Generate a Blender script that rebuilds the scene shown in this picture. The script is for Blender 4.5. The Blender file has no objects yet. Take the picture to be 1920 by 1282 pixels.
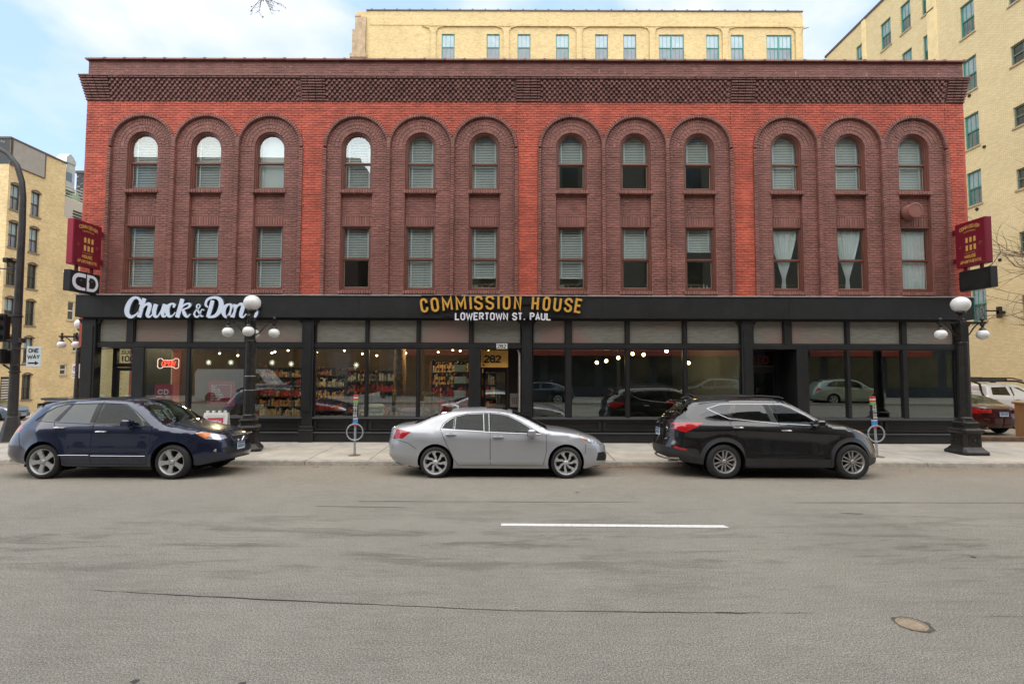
import bpy, bmesh, math, random
import numpy as np
from mathutils import Vector, Matrix
from mathutils.geometry import delaunay_2d_cdt
R = math.radians
random.seed(7)
rnd = random.random
def U(a, b): return a + (b - a) * rnd()
S = bpy.context.scene
COL = S.collection

# ------------------------------------------------------------------ camera
cam_d = bpy.data.cameras.new('camera')
cam_d.sensor_width = 36.0
cam_d.lens = 36.0 * 970 / 1920
cam_d.clip_end = 3000
cam = bpy.data.objects.new('camera', cam_d)
COL.objects.link(cam)
cam.matrix_world = (Matrix.Translation((0, 0, 2.27)) @ Matrix.Rotation(R(90 + 2.89), 4, 'X')
                    @ Matrix.Rotation(R(0.18), 4, 'Z'))
S.camera = cam
# ------------------------------------------------------------------ sky, sun, exposure
SUN_EL, SUN_AZ = 48, 183
w = bpy.data.worlds.new('World'); S.world = w; w.use_nodes = True
nt = w.node_tree; nt.nodes.clear()
out = nt.nodes.new('ShaderNodeOutputWorld')
sky = nt.nodes.new('ShaderNodeTexSky'); sky.sky_type = 'NISHITA'; sky.sun_disc = False
sky.sun_elevation = R(SUN_EL); sky.sun_rotation = R(SUN_AZ); sky.air_density = 1.0; sky.dust_density = 0.6
tc = nt.nodes.new('ShaderNodeTexCoord')
mp = nt.nodes.new('ShaderNodeMapping'); mp.inputs['Scale'].default_value = (1, 1, 1.9)
mp.inputs['Location'].default_value = (0.35, 0.1, 0.62)
n1 = nt.nodes.new('ShaderNodeTexNoise'); n1.inputs['Scale'].default_value = 3.6
n1.inputs['Detail'].default_value = 8; n1.inputs['Roughness'].default_value = 0.5; n1.inputs['Distortion'].default_value = 0.25
cr = nt.nodes.new('ShaderNodeValToRGB'); cr.color_ramp.elements[0].position = 0.40; cr.color_ramp.elements[1].position = 0.63
n2 = nt.nodes.new('ShaderNodeTexNoise'); n2.inputs['Scale'].default_value = 5.5; n2.inputs['Detail'].default_value = 6
cr2 = nt.nodes.new('ShaderNodeValToRGB')
cr2.color_ramp.elements[0].position = 0.3; cr2.color_ramp.elements[0].color = (2.1, 2.3, 2.65, 1)
cr2.color_ramp.elements[1].position = 0.7; cr2.color_ramp.elements[1].color = (2.75, 2.72, 2.74, 1)
mx = nt.nodes.new('ShaderNodeMix'); mx.data_type = 'RGBA'
hs = nt.nodes.new('ShaderNodeMix'); hs.data_type = 'RGBA'; hs.inputs[0].default_value = 0.82
hs.inputs[7].default_value = (1.4, 1.95, 2.85, 1)
bg = nt.nodes.new('ShaderNodeBackground'); bg.inputs[1].default_value = 0.1
L = nt.links.new
L(tc.outputs['Generated'], mp.inputs[0]); L(mp.outputs[0], n1.inputs['Vector']); L(mp.outputs[0], n2.inputs['Vector'])
L(n1.outputs['Fac'], cr.inputs[0]); L(n2.outputs['Fac'], cr2.inputs[0])
L(sky.outputs[0], hs.inputs[6]); L(hs.outputs[2], mx.inputs[6]); L(cr2.outputs[0], mx.inputs[7]); L(cr.outputs[0], mx.inputs[0])
L(mx.outputs[2], bg.inputs[0]); L(bg.outputs[0], out.inputs[0])
sd = bpy.data.lights.new('sun', 'SUN'); sd.energy = 1.4; sd.angle = R(120); sd.color = (1, 0.93, 0.83)
so = bpy.data.objects.new('sun', sd); COL.objects.link(so)
# sun behind the photographer and to the left
sdir = Vector((math.sin(R(SUN_AZ)) * math.cos(R(SUN_EL)), math.cos(R(SUN_AZ)) * math.cos(R(SUN_EL)), math.sin(R(SUN_EL))))
so.rotation_euler = sdir.to_track_quat('Z', 'Y').to_euler()
S.view_settings.view_transform = 'Standard'; S.view_settings.look = 'None'
S.view_settings.exposure = 2.08; S.view_settings.gamma = 1; S.view_settings.use_curve_mapping = False
S.cycles.transparent_max_bounces = 16
S.cycles.max_bounces = 8
S.cycles.sample_clamp_indirect = 6

# ------------------------------------------------------------------ materials
MATS = {}
def mat(name, col, rough=0.6, metal=0.0, var=0.0, vscale=3.0, bump=0.0, bscale=40.0, spec=0.5, col2=None,
        coat=0.0, emit=None, estr=0, stretch=(1, 1, 1), spots=None, masonry=False):
    """Principled with noise variation between col and col2, fine relief, optional worn spots."""
    if name in MATS: return MATS[name]
    m = bpy.data.materials.new(name); m.use_nodes = True; MATS[name] = m
    t = m.node_tree; b = t.nodes['Principled BSDF']; l = t.links.new
    b.inputs['Base Color'].default_value = (*col, 1); b.inputs['Roughness'].default_value = rough
    b.inputs['Metallic'].default_value = metal
    b.inputs['Specular IOR Level'].default_value = spec
    if coat: b.inputs['Coat Weight'].default_value = coat; b.inputs['Coat Roughness'].default_value = 0.03
    if emit: b.inputs['Emission Color'].default_value = (*emit, 1); b.inputs['Emission Strength'].default_value = estr
    tcn = t.nodes.new('ShaderNodeTexCoord'); mpn = t.nodes.new('ShaderNodeMapping'); mpn.inputs['Scale'].default_value = stretch
    l(tcn.outputs['Object'], mpn.inputs[0])
    src = None
    if var or col2:
        n = t.nodes.new('ShaderNodeTexNoise'); n.inputs['Scale'].default_value = vscale; n.inputs['Detail'].default_value = 7
        n.inputs['Roughness'].default_value = 0.65
        l(mpn.outputs[0], n.inputs['Vector'])
        r = t.nodes.new('ShaderNodeValToRGB'); r.color_ramp.elements[0].position = 0.3; r.color_ramp.elements[1].position = 0.72
        c2 = col2 if col2 else tuple(min(1, c * (1 + var)) for c in col)
        c1 = col if col2 else tuple(c * (1 - var) for c in col)
        r.color_ramp.elements[0].color = (*c1, 1); r.color_ramp.elements[1].color = (*c2, 1)
        l(n.outputs['Fac'], r.inputs[0]); src = r.outputs[0]
    if spots:
        sc, thr, sp_col = spots
        n = t.nodes.new('ShaderNodeTexNoise'); n.inputs['Scale'].default_value = sc; n.inputs['Detail'].default_value = 5
        n.inputs['Roughness'].default_value = 0.7
        l(mpn.outputs[0], n.inputs['Vector'])
        r = t.nodes.new('ShaderNodeValToRGB'); r.color_ramp.elements[0].position = thr; r.color_ramp.elements[1].position = thr + 0.03
        x = t.nodes.new('ShaderNodeMix'); x.data_type = 'RGBA'
        l(n.outputs['Fac'], r.inputs[0]); l(r.outputs[0], x.inputs[0])
        if src: l(src, x.inputs[6])
        else: x.inputs[6].default_value = (*col, 1)
        x.inputs[7].default_value = (*sp_col, 1); src = x.outputs[2]
    if masonry:      # each brick its own tone, with faint soot and rain streaks over the wall
        at = t.nodes.new('ShaderNodeAttribute'); at.attribute_name = 'tone'
        ma = t.nodes.new('ShaderNodeMath'); ma.operation = 'MULTIPLY_ADD'; ma.inputs[1].default_value = .17; ma.inputs[2].default_value = 1
        l(at.outputs['Fac'], ma.inputs[0])
        ms = t.nodes.new('ShaderNodeMapping'); ms.inputs['Scale'].default_value = (2.2, 2.2, .22); l(tcn.outputs['Object'], ms.inputs[0])
        ns = t.nodes.new('ShaderNodeTexNoise'); ns.inputs['Scale'].default_value = 1.3; ns.inputs['Detail'].default_value = 8; ns.inputs['Roughness'].default_value = .7; l(ms.outputs[0], ns.inputs[0])
        mr2 = t.nodes.new('ShaderNodeMapRange'); mr2.inputs[1].default_value = .3; mr2.inputs[2].default_value = .65; mr2.inputs[3].default_value = .78; mr2.inputs[4].default_value = 1.06; l(ns.outputs['Fac'], mr2.inputs[0])
        mm = t.nodes.new('ShaderNodeMath'); mm.operation = 'MULTIPLY'; l(ma.outputs[0], mm.inputs[0]); l(mr2.outputs[0], mm.inputs[1])
        xx = t.nodes.new('ShaderNodeMix'); xx.data_type = 'RGBA'; xx.blend_type = 'MULTIPLY'; xx.inputs[0].default_value = 1; l(src, xx.inputs[6]); l(mm.outputs[0], xx.inputs[7]); src = xx.outputs[2]
    if src: l(src, b.inputs['Base Color'])
    if bump:
        n = t.nodes.new('ShaderNodeTexNoise'); n.inputs['Scale'].default_value = bscale; n.inputs['Detail'].default_value = 5
        l(mpn.outputs[0], n.inputs['Vector'])
        bn = t.nodes.new('ShaderNodeBump'); bn.inputs['Strength'].default_value = bump; bn.inputs['Distance'].default_value = 0.02
        l(n.outputs['Fac'], bn.inputs['Height']); l(bn.outputs[0], b.inputs['Normal'])
    return m

def glass(name, tint, refl=0.12, rough=0.0, ior=1.5, wav=0.0):
    """thin pane: tinted transparency mixed with a mirror reflection by Fresnel"""
    if name in MATS: return MATS[name]
    m = bpy.data.materials.new(name); m.use_nodes = True; MATS[name] = m
    t = m.node_tree; l = t.links.new; t.nodes.clear()
    o = t.nodes.new('ShaderNodeOutputMaterial'); tr = t.nodes.new('ShaderNodeBsdfTransparent'); tr.inputs[0].default_value = (*tint, 1)
    gl = t.nodes.new('ShaderNodeBsdfGlossy'); gl.inputs['Roughness'].default_value = rough; gl.inputs[0].default_value = (0.93, 0.97, 0.96, 1)
    fr = t.nodes.new('ShaderNodeLayerWeight'); fr.inputs[0].default_value = 0.5
    pw = t.nodes.new('ShaderNodeMath'); pw.operation = 'POWER'; pw.inputs[1].default_value = 4.0
    mr = t.nodes.new('ShaderNodeMath'); mr.operation = 'MULTIPLY_ADD'; mr.inputs[1].default_value = 0.8; mr.inputs[2].default_value = refl + 0.03
    l(fr.outputs['Facing'], pw.inputs[0])
    mr.use_clamp = True
    mi = t.nodes.new('ShaderNodeMixShader')
    l(pw.outputs[0], mr.inputs[0]); l(mr.outputs[0], mi.inputs[0]); l(tr.outputs[0], mi.inputs[1]); l(gl.outputs[0], mi.inputs[2])
    l(mi.outputs[0], o.inputs[0])
    if wav:
        tcn = t.nodes.new('ShaderNodeTexCoord'); n = t.nodes.new('ShaderNodeTexNoise'); n.inputs['Scale'].default_value = 0.8
        l(tcn.outputs['Object'], n.inputs['Vector'])
        bn = t.nodes.new('ShaderNodeBump'); bn.inputs['Strength'].default_value = wav; bn.inputs['Distance'].default_value = 0.03
        l(n.outputs['Fac'], bn.inputs['Height']); l(bn.outputs[0], gl.inputs['Normal'])
    return m

def brick_mat(name, c1, c2, mortar, bw=0.21, bh=0.07, axis='xz', var=0.15, dirt=None, dthr=0.6, bstr=0.5):
    """brickwork too far off to tell its bricks apart"""
    if name in MATS: return MATS[name]
    m = bpy.data.materials.new(name); m.use_nodes = True; MATS[name] = m
    t = m.node_tree; l = t.links.new; b = t.nodes['Principled BSDF']; b.inputs['Roughness'].default_value = 0.85
    tcn = t.nodes.new('ShaderNodeTexCoord'); sp = t.nodes.new('ShaderNodeSeparateXYZ'); cb = t.nodes.new('ShaderNodeCombineXYZ')
    l(tcn.outputs['Object'], sp.inputs[0])
    l(sp.outputs[0 if axis[0] == 'x' else 1], cb.inputs[0]); l(sp.outputs[2], cb.inputs[1])
    bt = t.nodes.new('ShaderNodeTexBrick'); bt.inputs['Scale'].default_value = 1
    bt.inputs['Brick Width'].default_value = bw; bt.inputs['Row Height'].default_value = bh; bt.inputs['Mortar Size'].default_value = 0.009
    bt.inputs['Color1'].default_value = (*c1, 1); bt.inputs['Color2'].default_value = (*c2, 1); bt.inputs['Mortar'].default_value = (*mortar, 1)
    l(cb.outputs[0], bt.inputs['Vector'])
    n = t.nodes.new('ShaderNodeTexNoise'); n.inputs['Scale'].default_value = 0.35; n.inputs['Detail'].default_value = 8; n.inputs['Roughness'].default_value = 0.7
    l(tcn.outputs['Object'], n.inputs['Vector'])
    mu = t.nodes.new('ShaderNodeMix'); mu.data_type = 'RGBA'; mu.blend_type = 'MULTIPLY'; mu.inputs[0].default_value = 1
    r = t.nodes.new('ShaderNodeValToRGB'); r.color_ramp.elements[0].position = 0.3; r.color_ramp.elements[1].position = 0.7
    r.color_ramp.elements[0].color = (1 - var, 1 - var, 1 - var * 0.9, 1); r.color_ramp.elements[1].color = (1, 1, 1, 1)
    l(n.outputs['Fac'], r.inputs[0]); l(bt.outputs['Color'], mu.inputs[6]); l(r.outputs[0], mu.inputs[7])
    src = mu.outputs[2]
    if dirt:
        n3 = t.nodes.new('ShaderNodeTexNoise'); n3.inputs['Scale'].default_value = 1.1; n3.inputs['Detail'].default_value = 10; n3.inputs['Roughness'].default_value = 0.8
        mp3 = t.nodes.new('ShaderNodeMapping'); mp3.inputs['Scale'].default_value = (1, 1, 2.2)
        l(tcn.outputs['Object'], mp3.inputs[0]); l(mp3.outputs[0], n3.inputs['Vector'])
        r3 = t.nodes.new('ShaderNodeValToRGB'); r3.color_ramp.elements[0].position = dthr; r3.color_ramp.elements[1].position = dthr + 0.1
        r3.color_ramp.elements[1].color = (0.75, 0.75, 0.75, 1)
        x3 = t.nodes.new('ShaderNodeMix'); x3.data_type = 'RGBA'
        l(n3.outputs['Fac'], r3.inputs[0]); l(r3.outputs[0], x3.inputs[0]); l(src, x3.inputs[6]); x3.inputs[7].default_value = (*dirt, 1)
        src = x3.outputs[2]
    l(src, b.inputs['Base Color'])
    bn = t.nodes.new('ShaderNodeBump'); bn.inputs['Strength'].default_value = bstr; bn.inputs['Distance'].default_value = 0.015; bn.invert = True
    l(bt.outputs['Fac'], bn.inputs['Height']); l(bn.outputs[0], b.inputs['Normal'])
    return m

# ------------------------------------------------------------------ mesh building
class MB:
    def __init__(s): s.v = []; s.f = []
    def add(s, vs, fs):
        n = len(s.v); s.v.extend([tuple(p) for p in vs]); s.f.extend([tuple(i + n for i in f) for f in fs]); return s
    def box(s, x0, x1, y0, y1, z0, z1):
        return s.add([(x0, y0, z0), (x1, y0, z0), (x1, y1, z0), (x0, y1, z0), (x0, y0, z1), (x1, y0, z1), (x1, y1, z1), (x0, y1, z1)],
                     [(0, 3, 2, 1), (4, 5, 6, 7), (0, 1, 5, 4), (1, 2, 6, 5), (2, 3, 7, 6), (3, 0, 4, 7)])
    def quad(s, a, b, c, d): return s.add([a, b, c, d], [(0, 1, 2, 3)])
    def cbox(s, x0, x1, y0, y1, z0, z1, c=0.01):
        """box with chamfered edges"""
        for k in (0,):
            P = []
            for (x, sx) in ((x0, 1), (x1, -1)):
                for (y, sy) in ((y0, 1), (y1, -1)):
                    for (z, sz) in ((z0, 1), (z1, -1)):
                        P += [(x, y + sy * c, z + sz * c), (x + sx * c, y, z + sz * c), (x + sx * c, y + sy * c, z)]
            bm = bmesh.new()
            for p in P: bm.verts.new(p)
            r = bmesh.ops.convex_hull(bm, input=bm.verts)
            bm.verts.index_update()
            s.add([tuple(v.co) for v in bm.verts], [tuple(v.index for v in f.verts) for f in bm.faces]); bm.free()
        return s
    def tube(s, pts, r, n=8, caps=True):
        pts = [Vector(p) for p in pts]; rs = r if isinstance(r, (list, tuple)) else [r] * len(pts)
        rings = []; up = None
        for i, p in enumerate(pts):
            t = (pts[min(i + 1, len(pts) - 1)] - pts[max(i - 1, 0)])
            if t.length < 1e-9: t = Vector((0, 0, 1))
            t.normalize()
            if up is None: up = Vector((0, 0, 1)) if abs(t.z) < 0.9 else Vector((0, 1, 0))
            a = t.cross(up)
            if a.length < 1e-6: a = t.cross(Vector((1, 0, 0)))
            a.normalize(); b = a.cross(t).normalized(); up = b
            rings.append([p + (a * math.cos(2 * math.pi * k / n) + b * math.sin(2 * math.pi * k / n)) * rs[i] for k in range(n)])
        vs = [q for rg in rings for q in rg]; fs = []
        for i in range(len(rings) - 1):
            for k in range(n):
                k2 = (k + 1) % n; fs.append((i * n + k, i * n + k2, (i + 1) * n + k2, (i + 1) * n + k))
        if caps: fs.append(tuple(range(n))[::-1]); fs.append(tuple((len(rings) - 1) * n + k for k in range(n)))
        return s.add(vs, fs)
    def lathe(s, prof, c=(0, 0, 0), n=24, axis='z', flute=None, caps=True):
        """prof: (radius, height) pairs about an axis through c"""
        vs = []; fs = []
        for (r, h) in prof:
            for k in range(n):
                a = 2 * math.pi * k / n; rr = r * (flute(a) if flute else 1)
                x, y = rr * math.cos(a), rr * math.sin(a)
                p = (x, y, h) if axis == 'z' else ((x, h, y) if axis == 'y' else (h, x, y))
                vs.append((c[0] + p[0], c[1] + p[1], c[2] + p[2]))
        for i in range(len(prof) - 1):
            for k in range(n):
                k2 = (k + 1) % n; fs.append((i * n + k, i * n + k2, (i + 1) * n + k2, (i + 1) * n + k))
        if caps: fs.append(tuple(range(n))[::-1]); fs.append(tuple((len(prof) - 1) * n + k for k in range(n)))
        return s.add(vs, fs)
    def prism(s, poly, M, d0, d1):
        """poly in (u,v); M maps (u,v,depth) to a point; solid between depth d0 and d1"""
        n = len(poly); vs = [M(u, v, d0) for u, v in poly] + [M(u, v, d1) for u, v in poly]
        fs = [tuple(range(n)), tuple(range(2 * n - 1, n - 1, -1))] + [(i, i + n, (i + 1) % n + n, (i + 1) % n) for i in range(n)]
        return s.add(vs, fs)
    def ring(s, outer, inner, M, d0, d1):
        """frame between two loops with the same number of points"""
        n = len(outer); vs = []
        for lp, d in ((outer, d0), (inner, d0), (outer, d1), (inner, d1)): vs += [M(u, v, d) for u, v in lp]
        fs = []
        for i in range(n):
            j = (i + 1) % n
            fs += [(i, j, n + j, n + i), (2 * n + i, 3 * n + i, 3 * n + j, 2 * n + j), (i, 2 * n + i, 2 * n + j, j), (n + i, n + j, 3 * n + j, 3 * n + i)]
        return s.add(vs, fs)
    def mesh(s, name, material=None, smooth=False, recalc=True):
        me = bpy.data.meshes.new(name); me.from_pydata(s.v, [], s.f)
        if recalc:
            bm = bmesh.new(); bm.from_mesh(me); bmesh.ops.recalc_face_normals(bm, faces=bm.faces); bm.to_mesh(me); bm.free()
        if smooth:
            me.polygons.foreach_set('use_smooth', [True] * len(me.polygons))
            try: me.set_sharp_from_angle(angle=R(35))
            except Exception: pass
        if material: me.materials.append(material)
        me.update(); return me
    def build(s, name, material=None, parent=None, smooth=False, loc=None, rz=0, recalc=True):
        return put(name, s.mesh(name, material, smooth, recalc), parent, loc, rz)
def put(name, me, parent=None, loc=None, rz=0):
    o = bpy.data.objects.new(name, me); COL.objects.link(o)
    if parent: o.parent = parent
    if loc is not None: o.location = loc
    if rz: o.rotation_euler[2] = rz
    return o
def T(name, label, cat, loc=(0, 0, 0), group=None, rz=0):
    o = bpy.data.objects.new(name, None); COL.objects.link(o); o.location = loc; o.empty_display_size = 0.2
    if rz: o.rotation_euler[2] = rz
    o['label'] = label; o['category'] = cat
    if group: o['group'] = group
    return o
def tag(o, label, cat, group=None):
    o['label'] = label; o['category'] = cat
    if group: o['group'] = group
    return o
def struct(o, label=None):
    o['kind'] = 'structure'
    if label: o['label'] = label
    return o
def stuff(o, label=None):
    o['kind'] = 'stuff'
    if label: o['label'] = label
    return o
def dup(o, loc, label=None, rz=None, parent=None):
    c = o.copy(); COL.objects.link(c)
    if parent: c.parent = parent
    else: c.location = loc
    if label: c['label'] = label
    if rz is not None: c.rotation_euler[2] = rz
    for ch in list(o.children): dup(ch, None, parent=c)
    return c
def interp(tab, x):
    if x <= tab[0][0]: return tab[0][1]
    for a, b in zip(tab, tab[1:]):
        if x <= b[0]: return a[1] + (b[1] - a[1]) * (x - a[0]) / max(1e-9, b[0] - a[0])
    return tab[-1][1]
XZ = lambda y0: (lambda u, v, d: (u, y0 + d, v))       # drawing plane facing the street

# ------------------------------------------------------------------ lettering by strokes
def arc(cx, cy, rx, ry, a0, a1, n=6):
    return [(cx + rx * math.cos(R(a0 + (a1 - a0) * i / n)), cy + ry * math.sin(R(a0 + (a1 - a0) * i / n))) for i in range(n + 1)]
def glyph(c, w):
    q = 0.24; h = w / 2
    if c == 'C': return [[(w, .68)] + arc(h, 1 - q, h, q, 0, 180) + arc(h, q, h, q, 180, 360) + [(w, .32)]]
    if c == 'G': return [[(w, .7)] + arc(h, 1 - q, h, q, 0, 180) + arc(h, q, h, q, 180, 360) + [(w, .46), (h, .46)]]
    if c in 'O0': return [arc(h, 1 - q, h, q, 0, 180) + arc(h, q, h, q, 180, 360) + [(w, 1 - q)]]
    if c == 'Q': return glyph('O', w) + [[(h, .25), (w, 0)]]
    if c == 'M': return [[(0, 0), (0, 1), (h, .3), (w, 1), (w, 0)]]
    if c == 'N': return [[(0, 0), (0, 1), (w, 0), (w, 1)]]
    if c == 'I' : return [[(h, 0), (h, 1)]]
    if c == '1': return [[(h * .3, .8), (h, 1), (h, 0)]]
    if c == 'S': return [[(w, .74)] + arc(h, 1 - q, h, q, 10, 180, 7) + [(w * .08, .62), (w * .92, .4)] + arc(h, q, h, q, 0, -170, 7) + [(0, .26)]]
    if c == 'H': return [[(0, 0), (0, 1)], [(w, 0), (w, 1)], [(0, .5), (w, .5)]]
    if c == 'U': return [[(0, 1)] + arc(h, q, h, q, 180, 360) + [(w, 1)]]
    if c == 'J': return [[(0, q + .05)] + arc(h, q, h, q, 180, 360) + [(w, 1)]]
    if c == 'E': return [[(w, 1), (0, 1), (0, 0), (w, 0)], [(0, .52), (w * .85, .52)]]
    if c == 'F': return [[(w, 1), (0, 1), (0, 0)], [(0, .52), (w * .85, .52)]]
    if c == 'L': return [[(0, 1), (0, 0), (w, 0)]]
    if c == 'T': return [[(0, 1), (w, 1)], [(h, 1), (h, 0)]]
    if c == 'W': return [[(0, 1), (w * .25, 0), (h, .8), (w * .75, 0), (w, 1)]]
    if c == 'V': return [[(0, 1), (h, 0), (w, 1)]]
    if c == 'X': return [[(0, 1), (w, 0)], [(0, 0), (w, 1)]]
    if c == 'Y': return [[(0, 1), (h, .5), (w, 1)], [(h, .5), (h, 0)]]
    if c == 'Z': return [[(0, 1), (w, 1), (0, 0), (w, 0)]]
    if c == 'A': return [[(0, 0), (h, 1), (w, 0)], [(w * .2, .3), (w * .8, .3)]]
    if c in 'PR':
        g = [[(0, 0), (0, 1), (w * .5, 1)] + arc(w * .55, .76, w * .45, .24, 90, -90, 6) + [(0, .52)]]
        if c == 'R': g.append([(w * .5, .52), (w, 0)])
        return g
    if c == 'B': return [[(0, 0), (0, 1), (w * .5, 1)] + arc(w * .55, .76, w * .4, .24, 90, -90, 5) + [(0, .52)], [(w * .5, .52)] + arc(w * .55, .26, w * .45, .26, 90, -90, 5) + [(0, 0)]]
    if c == 'D': return [[(0, 0), (0, 1), (w * .5, 1)] + arc(w * .5, 1 - q, h, q, 90, 0, 4) + arc(w * .5, q, h, q, 0, -90, 4) + [(0, 0)]]
    if c == 'K': return [[(0, 0), (0, 1)], [(w, 1), (0, .42)], [(w * .3, .6), (w, 0)]]
    if c == '2': return [arc(h, 1 - q, h, q, 165, 0, 6) + [(w, .66), (0, 0), (w, 0)]]
    if c == '8': return [arc(h, .76, h * .9, .24, 0, 360, 12), arc(h, .27, h, .27, 90, 450, 12)]
    if c == '3': return [arc(h, .75, h, .25, 160, -80, 7) + arc(h, .26, h, .26, 80, -160, 7)]
    if c == '6': return [arc(h, .28, h, .28, 0, 360, 10), [(0, .3)] + arc(h, 1 - q, h, q, 180, 30, 5)]
    if c == '7': return [[(0, 1), (w, 1), (w * .3, 0)]]
    if c == '4': return [[(w * .8, 0), (w * .8, 1), (0, .3), (w, .3)]]
    if c == '5': return [[(w, 1), (0, 1), (0, .55)] + arc(h, .28, h, .28, 110, -150, 7)]
    if c == '.': return [[(h, 0), (h, .14)]]
    return []
WID = {'M': .62, 'W': .74, 'I': .12, '1': .3, '.': .14, 'N': .44, ' ': .3}
def stroke(mb, pts, t, M, d0, d1, widths=None):
    """solid ribbon of width t along pts, drawn in the plane of M, from depth d0 (front) to d1"""
    P = [Vector(p) for p in pts]; n = len(P); closed = (P[0] - P[-1]).length < 1e-6 and n > 3
    if closed: P = P[:-1]; n -= 1
    Lf, Rt = [], []
    for i in range(n):
        a = P[i] - P[i - 1] if (i > 0 or closed) else P[1] - P[0]
        b = P[(i + 1) % n] - P[i] if (i < n - 1 or closed) else P[-1] - P[-2]
        a = a.normalized(); b = b.normalized(); na = Vector((-a.y, a.x)); nb = Vector((-b.y, b.x))
        m = na + nb
        m = m.normalized() if m.length > 1e-4 else na
        k = 1 / max(0.45, m.dot(na)); tt = (widths[i] if widths else t) / 2
        Lf.append(P[i] + m * tt * k); Rt.append(P[i] - m * tt * k)
    vs = []
    for d in (d0, d1): vs += [M(p.x, p.y, d) for p in Lf] + [M(p.x, p.y, d) for p in Rt]
    fs = []; rng = n if closed else n - 1
    for i in range(rng):
        j = (i + 1) % n
        fs += [(i, j, n + j, n + i), (i, 2 * n + i, 2 * n + j, j), (n + i, n + j, 3 * n + j, 3 * n + i)]
    if not closed: fs += [(0, n, 3 * n, 2 * n), (n - 1, 3 * n - 1, 4 * n - 1, 2 * n - 1)]
    mb.add(vs, fs)
def text(mb, s, u, v, h, t, M, d0, d1, ws=0.44, gap=0.26, center=False, sx=1.0):
    """write s with its base line at v and height h; returns its length"""
    def wd(c): return WID.get(c, ws) * h * sx if c not in 'MW' else WID[c] * h * sx * ws / .44
    tot = sum(wd(c) + gap * h * sx for c in s) - gap * h * sx
    if center: u -= tot / 2
    k = 0
    for c in s:
        W_ = wd(c)
        for pl in glyph(c, W_ / h):
            q = [(u + x * h, v + t / 2 + y * (h - t)) for x, y in pl]
            stroke(mb, q, t, M, d0 - 0.0004 * (k % 3), d1); k += 1
        u += W_ + gap * h * sx
    return tot
def wm(o):
    return (wm(o.parent) @ o.matrix_parent_inverse if o.parent else Matrix()) @ o.matrix_basis
def wput(name, me, parent):
    """part whose mesh is written in world coordinates"""
    o = put(name, me, parent)
    o.matrix_parent_inverse = wm(parent).inverted(); return o
def W(mb, name, m, parent, smooth=False, recalc=True): return wput(name, mb.mesh(name, m, smooth, recalc), parent)

M_red = mat('red_paint', (0.50, 0.104, 0.06), 0.62, var=0.22, vscale=1.3, bump=0.5, bscale=30, masonry=True)
M_brn = mat('brown_paint', (0.255, 0.106, 0.084), 0.6, var=0.2, vscale=1.1, bump=0.5, bscale=30, masonry=True)
M_brn_worn = mat('brown_paint_worn', (0.24, 0.10, 0.082), 0.7, var=0.28, vscale=2.2, bump=0.6, bscale=30, spots=(6.5, 0.625, (0.45, 0.32, 0.2)), masonry=True)
M_corn = mat('brown_paint_corbel', (0.19, 0.084, 0.07), 0.65, var=0.35, vscale=6, bump=0.4, bscale=30, spots=(3.5, 0.70, (0.34, 0.23, 0.14)), masonry=True)
M_wood = mat('brown_window_wood', (0.17, 0.065, 0.046), 0.45, var=0.15, vscale=5)
M_blk = mat('black_storefront_paint', (0.014, 0.0142, 0.0145), 0.45, var=0.35, vscale=2.5, bump=0.2, bscale=14, masonry=True)
M_blk2 = mat('black_trim_paint', (0.009, 0.009, 0.010), 0.4, var=0.15, vscale=3)
M_grym = mat('dark_grey_metal_edge', (0.09, 0.095, 0.1), 0.45, var=0.1)
M_pane = glass('window_pane', (0.88, 0.92, 0.91), 0.09, 0.0, wav=0.02)
M_shop = glass('shop_pane', (0.84, 0.9, 0.87), 0.165, 0.0, wav=0.006)
M_blind = mat('white_blind', (0.84, 0.84, 0.82), 0.5)
M_tape = mat('white_blind_tape', (0.85, 0.87, 0.9), 0.6)
M_curt = mat('white_curtain', (0.85, 0.86, 0.87), 0.9, var=0.06, vscale=6)
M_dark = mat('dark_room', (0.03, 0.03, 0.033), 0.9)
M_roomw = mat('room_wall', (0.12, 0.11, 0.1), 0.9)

YF = 15.70
XL, XR = -13.25, 14.03
bld = T('brick_building', 'three storey red and brown painted brick building with black storefront along the street', 'building', (0.4, YF, 0))
GC = [-9.51, -2.85, 3.81, 10.47]; CW = 0.99; GH = 3 * CW
CELLS = [g + d for g in GC for d in (-2 * CW, 0, 2 * CW)]
Z_SPR = 9.10; Z0 = 4.46; Z_RED = 10.52; Z_CT = 11.24; Z_TOP = 11.80
OPN = 0.475

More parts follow.
